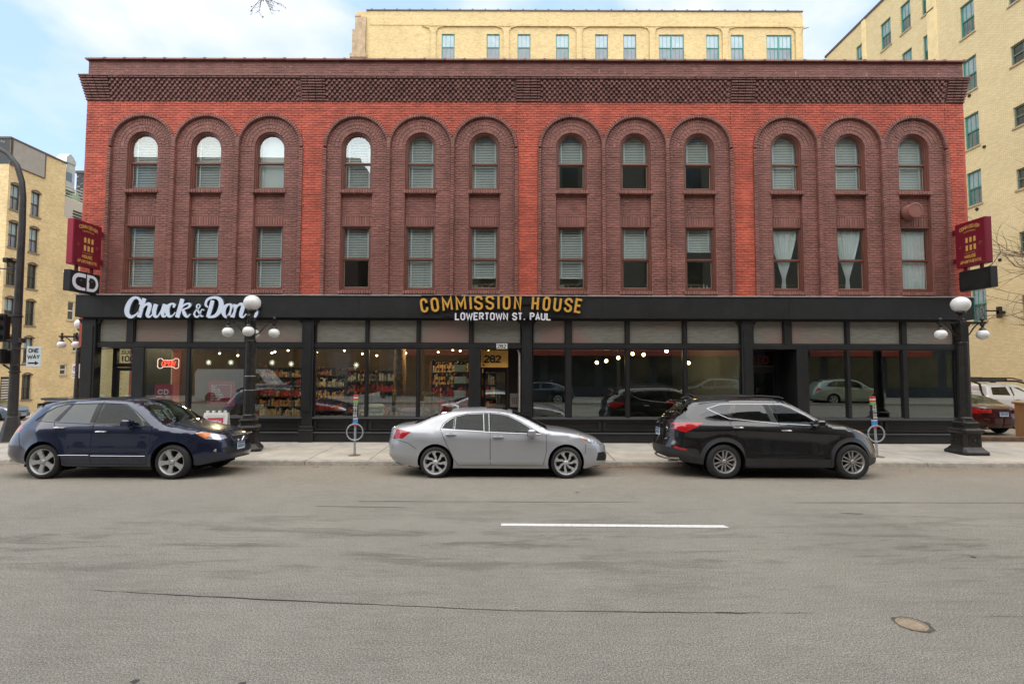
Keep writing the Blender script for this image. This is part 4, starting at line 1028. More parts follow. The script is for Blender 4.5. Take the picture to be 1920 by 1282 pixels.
def lamp(loc, label, arms, rz, z0=0.0):
    o = T('street_lamp', label, 'street lamp', loc, 'globe street lamps', rz)
    q = MB(); sqstack(q, [(.36, 0), (.36, .07), (.33, .10), (.30, .13), (.26, .19), (.245, .2), (.24, .54), (.26, .55), (.30, .60), (.30, .64), (.25, .68), (.21, .70), (.205, .78), (.225, .79), (.225, .83), (.18, .86), (.17, .90)])
    b = q.build('base', M_lamp, o)
    for k in range(4):
        q = MB(); q.ring([(-.13, .26), (.13, .26), (.13, .49), (-.13, .49)], [(-.10, .29), (.10, .29), (.10, .46), (-.10, .46)], lambda u, v, d: (u, -.24 + d, v), -.012, .0)
        q.lathe([(.05, -.258), (.045, -.27), (.02, -.275), (.01, -.28)], (0, .012, .375), 10, 'y')
        e = q.build('base_panel', M_lamp, b); e.rotation_euler[2] = k * math.pi / 2
    q = MB(); q.lathe([(.165, .9), (.165, .95), (.14, .98), (.13, 1.0), (.115, 2.9), (.125, 2.92), (.135, 2.96), (.12, 3.0)], (0, 0, 0), 48, 'z', flute=None)
    n = 16
    fl = MB(); fl.lathe([(.14, .99), (.123, 2.9)], (0, 0, 0), 96, 'z', flute=lambda a: 1 + .045 * abs(math.sin(a * n / 2)))
    q.build('shaft', M_lamp, o, True); fl.build('fluting', M_lamp, o)
    q = MB(); q.cbox(-.10, .10, -.10, .10, 3.0, 3.56, .015); q.lathe([(.07, 3.56), (.09, 3.6), (.05, 3.64), (.045, 3.72), (.10, 3.77), (.13, 3.80), (.12, 3.83)], (0, 0, 0), 24); q.build('head', M_lamp, o, True)
    q = MB(); q.lathe([(.225 * math.sin(R(a)), 4.02 - .215 * math.cos(R(a))) for a in range(20, 181, 8)], (0, 0, 0), 32); q.build('globe', M_globe, o, True)
    for k in arms:
        a = k * math.pi / 2; d = Vector((math.cos(a), math.sin(a), 0)); p = lambda r, z: tuple(d * r + Vector((0, 0, z)))
        q = MB(); nn = Vector((-d.y, d.x, 0)) * .03
        c0, c1 = d * .08, d * .66
        q.add([tuple(v) for v in [c0 - nn + Vector((0, 0, 3.49)), c1 - nn + Vector((0, 0, 3.49)), c1 + nn + Vector((0, 0, 3.49)), c0 + nn + Vector((0, 0, 3.49)), c0 - nn + Vector((0, 0, 3.55)), c1 - nn + Vector((0, 0, 3.55)), c1 + nn + Vector((0, 0, 3.55)), c0 + nn + Vector((0, 0, 3.55))]],
              [(0, 3, 2, 1), (4, 5, 6, 7), (0, 1, 5, 4), (1, 2, 6, 5), (2, 3, 7, 6), (3, 0, 4, 7)])
        q.tube([p(.1, 3.14), p(.2, 3.2), p(.3, 3.34), p(.38, 3.44), p(.46, 3.49)], .018, 8)
        cx, cy = d.x * .57, d.y * .57
        q.lathe([(.02, 3.5), (.05, 3.49), (.055, 3.45), (.03, 3.42), (.03, 3.4), (.06, 3.37), (.08, 3.33), (.075, 3.31)], (cx, cy, 0), 16)
        q.lathe([(.02, 3.55), (.03, 3.57), (.048, 3.6), (.045, 3.63), (.02, 3.66), (.005, 3.665)], (cx, cy, 0), 14)
        ar = q.build('arm', M_lamp, o, True)
        q = MB(); q.lathe([(.148 * math.sin(R(t)), 3.2 + .135 * math.cos(R(t))) for t in range(28, 181, 8)], (cx, cy, 0), 24); q.build('globe', M_globe, ar, True)
    return o
lamp((-7.17, 14.2, .02), 'black iron street lamp with five white globes in front of the left shop', (0, 1, 2, 3), R(20))
lamp((12.24, 14.05, .02), 'black iron street lamp with three white globes at the right end of the building', (0, 2), 0)
sl = lamp((-16.95, 20.3, -.08), 'more distant globe street lamp on the side street, half hidden by the building corner', (0, 1, 2, 3), R(28))
# silver bands round the left lamp shaft
q = MB(); q.lathe([(.136, 2.0), (.138, 2.012), (.136, 2.024)], (0, 0, 0), 32); q.lathe([(.139, 1.62), (.141, 1.632), (.139, 1.644)], (0, 0, 0), 32)
bd_ = q.build('steel_band', mat('band_steel', (.6, .6, .62), .3, .8), [o for o in bpy.data.objects if o.name == 'street_lamp'][0], True)
# no parking sign on the distant lamp
npk = T('parking_sign', 'white no parking sign with red circled P on the side street lamp post', 'sign', (-17.0, 20.2, 2.1))
q = MB(); q.cbox(-.15, .15, -.01, .01, -.28, .28, .004); q.build('panel', mat('white_plate', (.7, .7, .68), .5), npk)
q = MB(); M0 = lambda u, v, d: (u, -.012 + d, v)
stroke(q, arc(0, .1, .10, .10, 0, 360, 16), .022, M0, -.003, 0); stroke(q, [(-.07, .17), (.07, .03)], .02, M0, -.004, 0); stroke(q, [(-.12, -.12), (.12, -.12)], .03, M0, -.003, 0); stroke(q, [(-.12, -.2), (.1, -.2)], .03, M0, -.003, 0)
q.build('symbol', mat('sign_red', (.45, .02, .03), .5), npk)
q = MB(); stroke(q, [(-.03, .04), (-.03, .16)] + arc(0, .13, .035, .03, 90, -90, 5) + [(-.03, .1)], .018, M0, -.002, 0); q.build('letter', M_ink, npk)

# ------------------------------------------------------------------ signal pole at the corner
M_pole = mat('pole_black', (.035, .033, .031), .5, .2, var=.4, vscale=3, bump=.1, bscale=10)
sp = T('signal_pole', 'tall dark steel pole with flared base and curved top arm on the left street corner', 'pole', (-14.87, 15.5, 0))
q = MB(); q.lathe([(.34, 0), (.34, .03), (.30, .08), (.16, .74), (.15, .78), (.13, .80)], (0, 0, 0), 8); q.build('base', M_pole, sp)
q = MB(); q.tube([(0, 0, .78), (0, 0, 4), (0, 0, 6.6), (-.02, 0, 7.4), (-.08, 0, 7.9), (-.25, 0, 8.4), (-.55, 0, 8.75), (-.95, 0, 8.98), (-1.6, -.0, 9.12), (-3.2, 0, 9.2)], [.125, .105, .085, .08, .078, .075, .07, .065, .06, .05], 16)
q.build('shaft', M_pole, sp, True)
q = MB(); q.lathe([(.13, .86), (.135, .87), (.135, .9), (.13, .91)], (0, 0, 0), 16); q.lathe([(.1, 3.75), (.13, 3.76), (.13, 3.8), (.1, 3.81)], (0, 0, 0), 16); q.lathe([(.1, 2.08), (.14, 2.09), (.14, 2.13), (.1, 2.14)], (0, 0, 0), 16); q.lathe([(.1, 2.92), (.13, 2.93), (.13, 2.97), (.1, 2.98)], (0, 0, 0), 16); q.cbox(.1, .22, -.08, .08, 2.98, 3.12, .01); q.build('clamp', M_pole, sp, True)
ts = T('traffic_signal', 'black three light traffic signal with hoods on the left side of the corner pole', 'traffic light', (-15.24, 15.4, 3.0))
q = MB(); q.cbox(-.17, .17, -.08, .12, 0, .85, .02); q.build('housing', M_blk2, ts)
for i, c in enumerate(((.6, .02, .02), (.12, .07, .01), (.02, .07, .03))):
    z = .7 - i * .28
    q = MB(); q.lathe([(.10, -.09), (.095, -.10), (.05, -.115), (.01, -.12)], (0, 0, z), 18, 'y'); q.build('lens', mat('lens_%s' % 'ryg'[i], c, .3), ts, True)
    q = MB(); n = 14
    vs = []
    for k in range(n + 1):
        a = R(-30 + 240 * k / n); vs += [(.12 * math.cos(a), -.08, z + .12 * math.sin(a)), (.12 * math.cos(a), -.30 + .08 * (1 - math.sin(a)), z + .12 * math.sin(a))]
    q.add(vs, [(2 * k, 2 * k + 1, 2 * k + 3, 2 * k + 2) for k in range(n)]); q.build('visor', M_blk2, ts, recalc=False)
q = MB(); q.tube([(.17, .0, .78), (.36, .05, .78)], .025, 8); q.tube([(.17, .0, .05), (.36, .05, .05)], .025, 8); q.build('bracket', M_pole, ts)
ps = T('pedestrian_signal', 'black pedestrian signal box with ribbed front below the traffic signal', 'pedestrian signal', (-15.22, 15.4, 2.35))
q = MB(); q.cbox(-.22, .2, -.1, .12, 0, .45, .02); q.build('housing', M_blk2, ps)
q = MB()
for k in range(14): q.box(.205 - .03, .215, -.2, -.1, .02 + k * .031, .03 + k * .031)
for k in range(12): q.box(-.2 + k * .033, -.195 + k * .033, -.18, -.1, .02, .43)
q.build('grille', M_pole, ps)
q = MB(); q.tube([(.1, .0, -.03), (.33, .05, -.2)], .03, 8); q.tube([(.19, .0, .4), (.33, .05, .4)], .025, 8); q.build('bracket', M_pole, ps)
ow = T('one_way_sign', 'white ONE WAY sign with black right arrow on the corner pole', 'sign', (-14.19, 15.35, 2.26))
q = MB(); q.cbox(-.22, .22, 0, .012, 0, .61, .005); q.build('panel', mat('sign_white', (.56, .62, .63), .5, var=.04), ow)
q = MB(); M0 = lambda u, v, d: (u, d - .001, v)
text(q, 'ONE', 0, .42, .13, .028, M0, -.002, 0, ws=.62, gap=.26, center=True); text(q, 'WAY', 0, .235, .13, .028, M0, -.002, 0, ws=.66, gap=.16, center=True)
stroke(q, [(-.16, .115), (.07, .115)], .045, M0, -.002, 0); q.prism([(.05, .05), (.16, .115), (.05, .18)], M0, -.003, 0)
q.build('lettering', M_ink, ow)
q = MB(); q.box(-.66, -.2, .02, .04, .04, .07); q.box(-.66, -.2, .02, .04, .53, .56); q.build('bracket', M_pole, ow)
tcam = T('traffic_camera', 'small black camera and sensor arm clamped to the left side of the corner pole', 'camera', (-15.15, 15.4, 5.1))
q = MB(); q.cbox(-.07, .07, -.1, .1, .28, .42, .01); q.cbox(-.42, -.30, -.08, .1, -.1, .06, .01); q.build('camera_body', M_blk2, tcam)
q = MB(); q.tube([(.2, .05, .1), (-.2, 0, .1), (-.36, 0, .18), (-.36, 0, .0)], .02, 6); q.tube([(.2, .05, .16), (0, 0, .18), (0, 0, .3)], .02, 6); q.tube([(-.5, 0, .2), (-.3, 0, .2)], .012, 6); q.build('arm', M_pole, tcam)

# ------------------------------------------------------------------ hitching posts with ring
M_galv = mat('galvanised', (.38, .40, .42), .45, .5, var=.2, vscale=9)
def hitch(loc, label, lean):
    o = T('bike_hitch', label, 'bike hitch', loc, 'ring posts with parking zone stickers'); o.rotation_euler[1] = lean
    q = MB(); q.lathe([(.03, 0), (.03, 1.53), (.025, 1.55)], (0, 0, 0), 16); q.build('post', M_galv, o, True)
    q = MB(); q.tube([(.21 * math.cos(R(a)), -.035, .60 + .21 * math.sin(R(a))) for a in range(0, 361, 15)], .018, 8, False); q.build('ring', M_galv, o, True)
    q = MB(); q.lathe([(.17, .0), (.15, .006), (.04, .012), (.035, .03)], (0, 0, 0), 18); q.build('flange', mat('rust_dirt', (.16, .11, .07), .9, var=.3), o)
    for nm, z0, z1, c in (('red', 1.50, 1.56, (.55, .05, .04)), ('white', 1.46, 1.50, (.7, .7, .7)), ('red', 1.42, 1.46, (.5, .08, .06)), ('green', 1.34, 1.42, (.2, .45, .12)), ('black', .96, 1.34, (.02, .02, .022)), ('white', .93, .96, (.7, .7, .7)), ('blue', .81, .93, (.06, .28, .6)), ('red', .76, .81, (.45, .03, .03))):
        q = MB(); q.cbox(-.052, .052, -.045, .045, z0 + .001, z1 - .001, .003); q.build('sticker', mat('sticker_' + nm, c, .5), o)
    q = MB(); M0 = lambda u, v, d: (u, -.046 + d, v)
    for k, c in enumerate('36728'):
        for u in (-.045, .008): text(q, c, u, 1.275 - k * .072, .058, .011, M0, -.002, 0, ws=.62)
    q.build('digits', mat('white_plate', (.7, .7, .68), .5), o); return o
hitch((-4.06, 13.5, .01), 'ring hitching post with coloured number sticker between the blue and the silver car', R(.5))
hitch((9.45, 13.5, .01), 'leaning hitching post with coloured number sticker behind the nose of the black car', R(-3))
# sandwich board
sb = T('sandwich_board', 'white A frame sandwich board with maroon panel on the pavement beside the left lamp', 'sandwich board', (-8.25, 14.55, .03), rz=R(14))
M_wpl = mat('white_plastic', (.68, .67, .62), .5, var=.06)
for s_ in (-1, 1):
    Mb = lambda u, v, d, s_=s_: (u, s_ * (.30 - .26 * v / .97) + d * s_ * -1, v)
    q = MB(); q.ring([(-.32, 0), (.32, 0), (.30, .97), (-.30, .97)], [(-.26, .08), (.26, .08), (.25, .90), (-.25, .90)], Mb, -.03, .0); f = q.build('frame', M_wpl, sb)
    q = MB(); q.prism([(-.27, .07), (.27, .07), (.255, .91), (-.255, .91)], Mb, -.02, -.005); q.build('panel', mat('board_pale', (.6, .58, .55), .5), f)
    q = MB(); q.prism([(-.21, .16), (.21, .16), (.20, .84), (-.20, .84)], Mb, -.023, -.019); q.build('maroon_panel', mat('poster_maroon', (.42, .03, .055), .6), f)
    q = MB(); text(q, 'OPEN', 0, .66, .11, .02, Mb, -.026, -.022, center=True)
    q.build('heading', mat('white_plate', (.7, .7, .68), .5), f); q = MB()
    for k in range(3): stroke(q, [(-.14, .34 - k * .05), (.14 - .03 * k, .34 - k * .05)], .012, Mb, -.025, -.022)
    q.build('print', mat('white_plate', (.7, .7, .68), .5), f)
q = MB()
for x in (-.22, -.07, .08, .22): q.cbox(x - .04, x + .03, -.04, .04, .95, 1.03, .01)
q.build('hinge', M_wpl, sb)
# ------------------------------------------------------------------ buildings behind
M_yb = brick_mat('cream_brick', (.76, .60, .31), (.60, .46, .22), (.44, .33, .17), .25, .085, 'xz', .16, (.30, .21, .12), .56, .9)
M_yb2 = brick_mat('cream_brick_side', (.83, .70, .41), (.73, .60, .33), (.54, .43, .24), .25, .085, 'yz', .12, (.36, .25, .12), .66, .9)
M_lb = brick_mat('ochre_brick_side', (.86, .68, .37), (.70, .53, .26), (.56, .43, .23), .25, .085, 'yz', .3, (.26, .16, .07), .62, .8)
M_yp = mat('cream_stucco', (.76, .62, .34), .85, var=.14, vscale=1.5, bump=.3, bscale=8)
M_teal = mat('teal_window_paint', (.045, .22, .17), .5, var=.1)
M_fg = mat('far_glass', (.10, .13, .15), .06, spec=1.0, var=.35, vscale=.9)
M_fg2 = mat('far_glass_dark', (.035, .045, .045), .08, spec=.8, var=.5, vscale=.8)
M_stone = mat('pale_stone', (.42, .33, .2), .85, var=.2)
def wall_grid(u0, u1, z0, z1, holes, MP, thick=.25):
    """wall sheet with real openings; MP(u, depth, z)"""
    us = sorted({u0, u1} | {h[0] for h in holes} | {h[1] for h in holes}); zs = sorted({z0, z1} | {h[2] for h in holes} | {h[3] for h in holes}); q = MB()
    us = [u for u in us if u0 <= u <= u1]; zs = [z for z in zs if z0 <= z <= z1]
    for a, b in zip(us, us[1:]):
        for c, d in zip(zs, zs[1:]):
            um, zm = (a + b) / 2, (c + d) / 2
            if any(h[0] < um < h[1] and h[2] < zm < h[3] for h in holes): continue
            q.quad(MP(a, 0, c), MP(b, 0, c), MP(b, 0, d), MP(a, 0, d))
    for h in holes:
        a, b, c, d = h
        q.quad(MP(a, 0, c), MP(a, thick, c), MP(a, thick, d), MP(a, 0, d)); q.quad(MP(b, 0, c), MP(b, 0, d), MP(b, thick, d), MP(b, thick, c))
        q.quad(MP(a, 0, d), MP(a, thick, d), MP(b, thick, d), MP(b, 0, d)); q.quad(MP(a, 0, c), MP(b, 0, c), MP(b, thick, c), MP(a, thick, c))
    return q
def far_win(hole, MP, par, mfr, mgl, nx=3, dep=.14, sill=M_stone, dbl=1, blind=0.0):
    a, b, c, d = hole; q = MB()
    def bx(u0, u1, e0, e1, z0, z1):
        P = [MP(u, e, z) for z in (z0, z1) for u, e in ((u0, e0), (u1, e0), (u1, e1), (u0, e1))]
        q.add(P, [(0, 3, 2, 1), (4, 5, 6, 7), (0, 1, 5, 4), (1, 2, 6, 5), (2, 3, 7, 6), (3, 0, 4, 7)])
    t = .085; bx(a, a + t, dep - .06, dep + .04, c, d); bx(b - t, b, dep - .06, dep + .04, c, d); bx(a + t, b - t, dep - .06, dep + .04, c, c + t); bx(a + t, b - t, dep - .06, dep + .04, d - t, d)
    zm = (c + d) / 2; bx(a + t, b - t, dep - .05, dep + .04, zm - .045, zm + .045)
    if dbl == 2: um = (a + b) / 2; bx(um - .07, um + .07, dep - .07, dep + .04, c + t, d - t)
    n = nx * dbl
    for i in range(1, n):
        if dbl == 2 and i == nx: continue
        u = a + (b - a) * i / n; bx(u - .018, u + .018, dep - .02, dep + .02, c + t, d - t)
    f = W(q, 'window', mfr, par)
    q = MB(); q.quad(MP(a + t, dep + .012, c + t), MP(b - t, dep + .012, c + t), MP(b - t, dep + .012, zm), MP(a + t, dep + .012, zm)); W(q, 'pane', mgl[0], f, recalc=False)
    q = MB(); q.quad(MP(a + t, dep, zm), MP(b - t, dep, zm), MP(b - t, dep, d - t), MP(a + t, dep, d - t)); W(q, 'pane', mgl[1], f, recalc=False)
    if sill:
        q = MB(); bx(a - .08, b + .08, -.07, dep, c - .11, c); W(q, 'sill', sill, f)
    return f
M_fgl = mat('far_glass_pale', (.24, .33, .37), .1, spec=1.0, var=.2, vscale=1.2)
# --- wide cream block behind, top storey seen over the parapet
cb = T('cream_block', 'cream painted brick block with teal windows rising behind the middle of the roof', 'building', (7, 54, -2))
MPc = lambda u, e, z: (u, 54 + e, z)
k5 = 54 / 970
cw_ = [(-6.98, 1), (-2.13, 1), (1.19, 1), (5.33, 1), (9.54, 1), (12.58, 1), (17.06, 2), (21.5, 1), (24.15, 1), (28.65, 2)]
holes = []
for px, dbl in cw_:
    x = px; h = .70 if dbl == 1 else 1.36
    for r in range(3): holes.append((x - h, x + h, 35.3 - r * 4.2, 38.18 - r * 4.2))
XC0, XC1 = -16.9, 31.25
W(wall_grid(XC0, XC1, -2, 40.7, holes, MPc), 'wall', M_yb, cb, recalc=False)
for i, h in enumerate(holes): far_win(h, MPc, cb, M_teal, (M_fg, M_fgl), 3, dbl=2 if h[1] - h[0] > 2 else 1)
q = MB(); q.box(XC0, XC0 + .2, 54.25, 75, -2, 40.6); q.box(XC1 - .2, XC1, 54.25, 75, -2, 40.6); q.box(XC0, XC1, 74.8, 75, -2, 40.6); W(q, 'side_wall', M_yp, cb)
q = MB(); q.box(XC0 + .2, XC1 - .2, 54.3, 74.8, 39.8, 40); W(q, 'roof', mat('roof_felt', (.05, .05, .05), .9), cb)
q = MB(); q.box(XC0 - .02 + 1.1, XC1 + .03, 53.9, 54.3, 40.7, 40.82)
for i in range(34): q.box(XC0 + 1.6 + i * 1.36, XC0 + 1.75 + i * 1.36, 53.88, 54.3, 40.8, 40.9)
W(q, 'coping', mat('dark_coping', (.09, .07, .06), .7), cb)
for i in range(6):
    x = -8.56 + 7.84 * i; q = MB(); q.box(x - .28, x + .28, 53.82, 54.0, -2, 38.9); q.box(x - .36, x + .36, 53.76, 54.0, 38.9, 39.2)
    for s_ in (-1, 1): q.prism([(x + s_ * .28, 38.95), (x + s_ * 1.2, 38.95), (x + s_ * .5, 38.75), (x + s_ * .28, 38.3)], XZ(53.85), 0, .15)
    W(q, 'pilaster', M_yb, cb)
q = MB(); q.box(-9.2, XC1, 53.8, 54, 38.95, 39.12); q.box(XC0 + 1.5, XC1, 53.94, 54, 39.12, 40.0); W(q, 'string_course', M_yb, cb)
q = MB(); q.box(XC0 - .3, XC0 + 1.1, 53.6, 54.4, 34.6, 38.4); q.box(XC0 - .5, XC0 + 1.25, 53.5, 54.5, 35.3, 35.7); q.box(XC0 - .05, XC0 + 1.1, 53.75, 54.3, 38.4, 39.9); q.box(XC0 - .1, XC0 + .5, 53.7, 54.3, 39.9, 40.1)
W(q, 'corner_pier', mat('grey_brown_brick', (.36, .27, .17), .9, var=.3, vscale=2), cb)
# --- tall cream building on the right, its long side running back
rb = T('tall_cream_building', 'tall cream brick building with teal windows running back along the right of the car park', 'building', (45, 31, -2))
MPr = lambda u, e, z: (30.0 + e, u, z)
holes = []; hl = []
for y, w_ in ((43.35, .52), (40.32, .55), (38.25, .5), (36.18, .5), (33.06, .52)):
    for r in range(8):
        z = 28.05 - 3.78 * r
        if y != 33.06 and r > 2: continue
        if z > 3: holes.append((y - w_, y + w_, z, z + 2.22)); hl.append(3)
for r in range(6): z = 24.2 - 3.76 * r; holes.append((28.9, 30.27, z, z + 1.22)); hl.append(2)
W(wall_grid(16, 48.2, -3, 32.05, holes, MPr), 'wall', M_yb2, rb, recalc=False)
for h, k in zip(holes, hl): far_win(h, MPr, rb, M_teal if k == 3 else mat('green_grey_window', (.12, .16, .12), .5), (M_fg2 if k == 2 else M_fg, M_fgl if k == 3 else M_fg2), k, sill=M_stone)
q = MB(); q.box(30.02, 60, 48.0, 48.2, -3, 32); q.box(30.02, 60, 16, 16.2, -3, 32); q.box(59.8, 60, 16.2, 48.0, -3, 32); W(q, 'end_wall', M_yp, rb)
q = MB(); q.box(30.2, 59.8, 16.2, 48.0, 31.6, 31.8); W(q, 'roof', mat('roof_felt', (.05, .05, .05), .9), rb)
q = MB(); q.box(29.93, 30.4, 37.6, 48.25, 32.05, 32.25); q.box(29.93, 30.4, 16, 37.6, 32.3, 32.45); q.box(29.98, 30.3, 16, 37.6, 32.1, 32.3); W(q, 'coping', mat('dark_coping', (.09, .07, .06), .7), rb)
q = MB(); q.box(29.9, 30, 42.6, 43.0, 15, 32); q.box(29.93, 30, 35.4, 36.2, 5, 32); W(q, 'pilaster', M_yp, rb)
q = MB(); q.tube([(29.6, 31.4, 5.75), (30, 31.4, 5.75)], .1, 8); q.tube([(28.9, 31.4, 5.85), (29.7, 31.4, 5.85)], .05, 6); q.box(29.6, 29.8, 31.3, 31.5, 5.4, 6.1); W(q, 'wall_bracket', M_blk2, rb)
for (y, z) in ((33.1, 20.2), (32.2, 16.4), (32.9, 12.6), (40.4, 25.6), (31.5, 9.0)):
    q = MB(); q.lathe([(.1, 29.93), (.1, 30)], (0, y, z), 8, 'x'); W(q, 'anchor_plate', M_blk2, rb)
# --- ochre warehouse on the left across the side street
lbld = T('ochre_warehouse', 'ochre brick warehouse with arched windows across the side street on the left', 'building', (-44, 40, -3))
MPl = lambda u, e, z: (-38.0 - e, u, z)
holes = []
for y in (38.96, 40.64):
    for r in range(6):
        z = 14.2 - 2.9 * r
        if y == 38.96 and r == 5: continue
        holes.append((y - .42, y + .42, z, z + 1.95))
holes2 = [(44.05, 44.78, 6.26, 7.9), (44.73, 45.3, 3.6, 5.24), (43.57, 44.25, 1.58, 2.48)]
W(wall_grid(38.35, 43.25, -3.5, 19.5, holes, MPl), 'wall', M_lb, lbld, recalc=False)
W(wall_grid(43.25, 62, -3.5, 15.0, holes2, MPl), 'lower_wall', M_lb, lbld, recalc=False)
M_dwin = mat('dark_window_frame', (.05, .045, .04), .5); M_wwin = mat('white_window_frame', (.6, .58, .52), .5)
for i, h in enumerate(holes):
    f = far_win(h, MPl, lbld, M_dwin, (mat('far_glass_blue', (.16, .19, .24), .08, spec=1, var=.3), M_fgl) if h[2] > 11.0 else (M_fg2, M_fg2 if i % 3 else M_fgl), 2, dep=.2, sill=mat('grey_sill', (.2, .17, .13), .8))
    q = MB(); m_ = 6; a, b, c, d = h   # arched brick heads
    o_ = [MPl(a - .08 + (b - a + .16) * k / m_, -.04, d - .02 + .20 * math.sin(math.pi * k / m_)) for k in range(m_ + 1)]
    i_ = [MPl(a + (b - a) * k / m_, -.04, d - .10 + .15 * math.sin(math.pi * k / m_)) for k in range(m_ + 1)]
    q.add(o_ + i_, [(k, k + 1, m_ + 2 + k, m_ + 1 + k) for k in range(m_)]); W(q, 'window_head', mat('dark_brick_head', (.13, .09, .06), .8), lbld, recalc=False)
for h in holes2: far_win(h, MPl, lbld, M_wwin, (M_fg2, M_fg2), 1, sill=M_stone)
q = MB(); q.box(-38.04, -38, 37.5, 38.4, -.6, 1.4)
q = MB()
for k in range(9): q.box(-37.99, -37.92, 38.6, 39.3, -.3 + k * .19, -.2 + k * .19)
W(q, 'louvre', mat('pale_louvre', (.5, .47, .4), .6), lbld)
q = MB(); q.box(-38.0, -37.985, 38.55, 39.35, -.35, 1.5); W(q, 'louvre_back', M_blk2, lbld)
q = MB(); q.quad((-37.97, 38.5, 17.55), (-37.97, 41.27, 17.55), (-37.97, 41.27, 19.5), (-37.97, 38.5, 19.5)); W(q, 'grey_painted_panel', mat('grey_painted_brick', (.30, .28, .25), .9, var=.12, vscale=2, bump=.3, bscale=10), lbld, recalc=False)
q = MB(); q.quad((-37.965, 38.36, 17.55), (-37.965, 38.5, 17.55), (-37.965, 38.5, 19.5), (-37.965, 38.36, 19.5)); W(q, 'dark_mural', mat('mural', (.05, .055, .06), .9, spots=(2.2, .62, (.4, .42, .42))), lbld, recalc=False)
q = MB(); q.box(-38.3, -37.93, 38.28, 43.3, 19.5, 19.63); q.box(-60, -38.3, 38.28, 38.6, 19.5, 19.63); q.box(-38.05, -37.93, 38.35, 41.3, 17.49, 17.55); q.box(-38.06, -37.93, 38.47, 38.53, 17.55, 19.5); q.box(-38.06, -37.93, 41.25, 41.31, 17.55, 19.5); W(q, 'coping', mat('dark_coping', (.09, .07, .06), .7), lbld)
q = MB(); q.box(-60, -38.02, 43.05, 43.24, -3.5, 19.5); q.box(-60, -38.3, 38.6, 43.05, 18.9, 19.1); q.box(-60, -38.3, 43.3, 62, 14.7, 14.9); q.box(-60, -38.3, 61.8, 62, -3.5, 14.7); W(q, 'rear_walls', M_yp, lbld)
MPn = lambda u, e, z: (u, 38.35 + e, z)
nh = [(x, x + .85, 14.2 - 2.9 * r, 16.15 - 2.9 * r) for x in (-39.6, -41.4, -43.2) for r in range(6)]
W(wall_grid(-60, -38.0, -3.5, 19.5, nh, MPn), 'front_wall', brick_mat('ochre_brick_front', (.86, .68, .37), (.70, .53, .26), (.56, .43, .23), .25, .085, 'xz', .3, (.26, .16, .07), .62, .8), lbld, recalc=False)
for h in nh: far_win(h, MPn, lbld, M_dwin, (M_fg2, M_fg2), 2, dep=.2, sill=mat('grey_sill', (.2, .17, .13), .8))
q = MB(); q.quad((-60, 38.33, 17.55), (-38.0, 38.33, 17.55), (-38.0, 38.33, 19.5), (-60, 38.33, 19.5)); W(q, 'front_mural', mat('mural', (.05, .055, .06), .9, spots=(2.2, .62, (.4, .42, .42))), lbld, recalc=False)
# white clad roof storey, railing, duct and dark chimney behind
q = MB(); q.box(-41, -38.1, 43.3, 52, 15.02, 16.75); wc = W(q, 'roof_storey', mat('white_siding', (.55, .52, .46), .7), lbld)
q = MB()
for k in range(13): q.box(-38.1, -38.08, 43.3, 52, 15.06 + k * .13, 15.075 + k * .13)
W(q, 'siding_lines', mat('siding_shadow', (.25, .23, .2), .8), lbld)
q = MB()
for k in range(4): q.tube([(-38.2, 43.3, 16.95 + k * .26), (-38.2, 52, 16.95 + k * .26)], .03, 5)
for k in range(8): q.tube([(-38.2, 43.4 + k * 1.1, 16.7), (-38.2, 43.4 + k * 1.1, 17.8)], .035, 5)
W(q, 'railing', mat('white_rail', (.6, .6, .56), .5), lbld)
q = MB()
for k in range(3): q.box(-38.06, -38.03, 44.2, 45.2, 15.2 + k * .25, 15.32 + k * .25)
W(q, 'vent_louvre', M_blk2, lbld)
dk = T('roof_duct', 'galvanised exhaust duct with hooded top on the warehouse roof', 'duct', (-38.9, 44.0, 16.75))
dk.scale = (.72, .72, .66)
M_duct = mat('duct_metal', (.42, .47, .5), .35, .6, var=.15, vscale=2)
q = MB(); q.box(-.2, .9, -.6, .6, 1.0, 4.6); q.build('flue', M_duct, dk)
q = MB(); q.prism([(-.75, 4.6), (.6, 4.6), (.6, 5.0), (.25, 5.5), (-.25, 5.85), (-.75, 5.2)], lambda u, v, d: (d, u, v), -.3, 1.0); q.build('hood', M_duct, dk)
q = MB(); q.lathe([(.75, .0), (.75, .5), (.5, 1.2), (.45, 1.4)], (.4, .9, 0), 14); q.build('fan', mat('fan_green', (.2, .28, .16), .5), dk, True)
q = MB(); q.box(.9, .92, -.6, .2, 2.2, 3.4); q.build('panel', mat('duct_dark', (.1, .16, .22), .4), dk)
ch = T('dark_chimney_wall', 'sooty black and white brick wall rising behind the duct on the left', 'building', (-46, 56, -3))
q = MB(); q.box(-48, -42.5, 56, 60, -3, 23.5); W(q, 'wall', mat('sooty_brick', (.03, .032, .035), .9, spots=(2.5, .58, (.32, .33, .33)), stretch=(1, 1, 2.2)), ch)
q = MB(); q.box(-48.1, -42.4, 55.9, 60.1, 23.5, 23.8); W(q, 'coping', M_blk2, ch)
q = MB(); q.box(-48.2, -42.3, 55.85, 56, -3, 19.6); W(q, 'lower_wall', mat('olive_brick', (.25, .21, .13), .9, var=.3, vscale=2), ch)

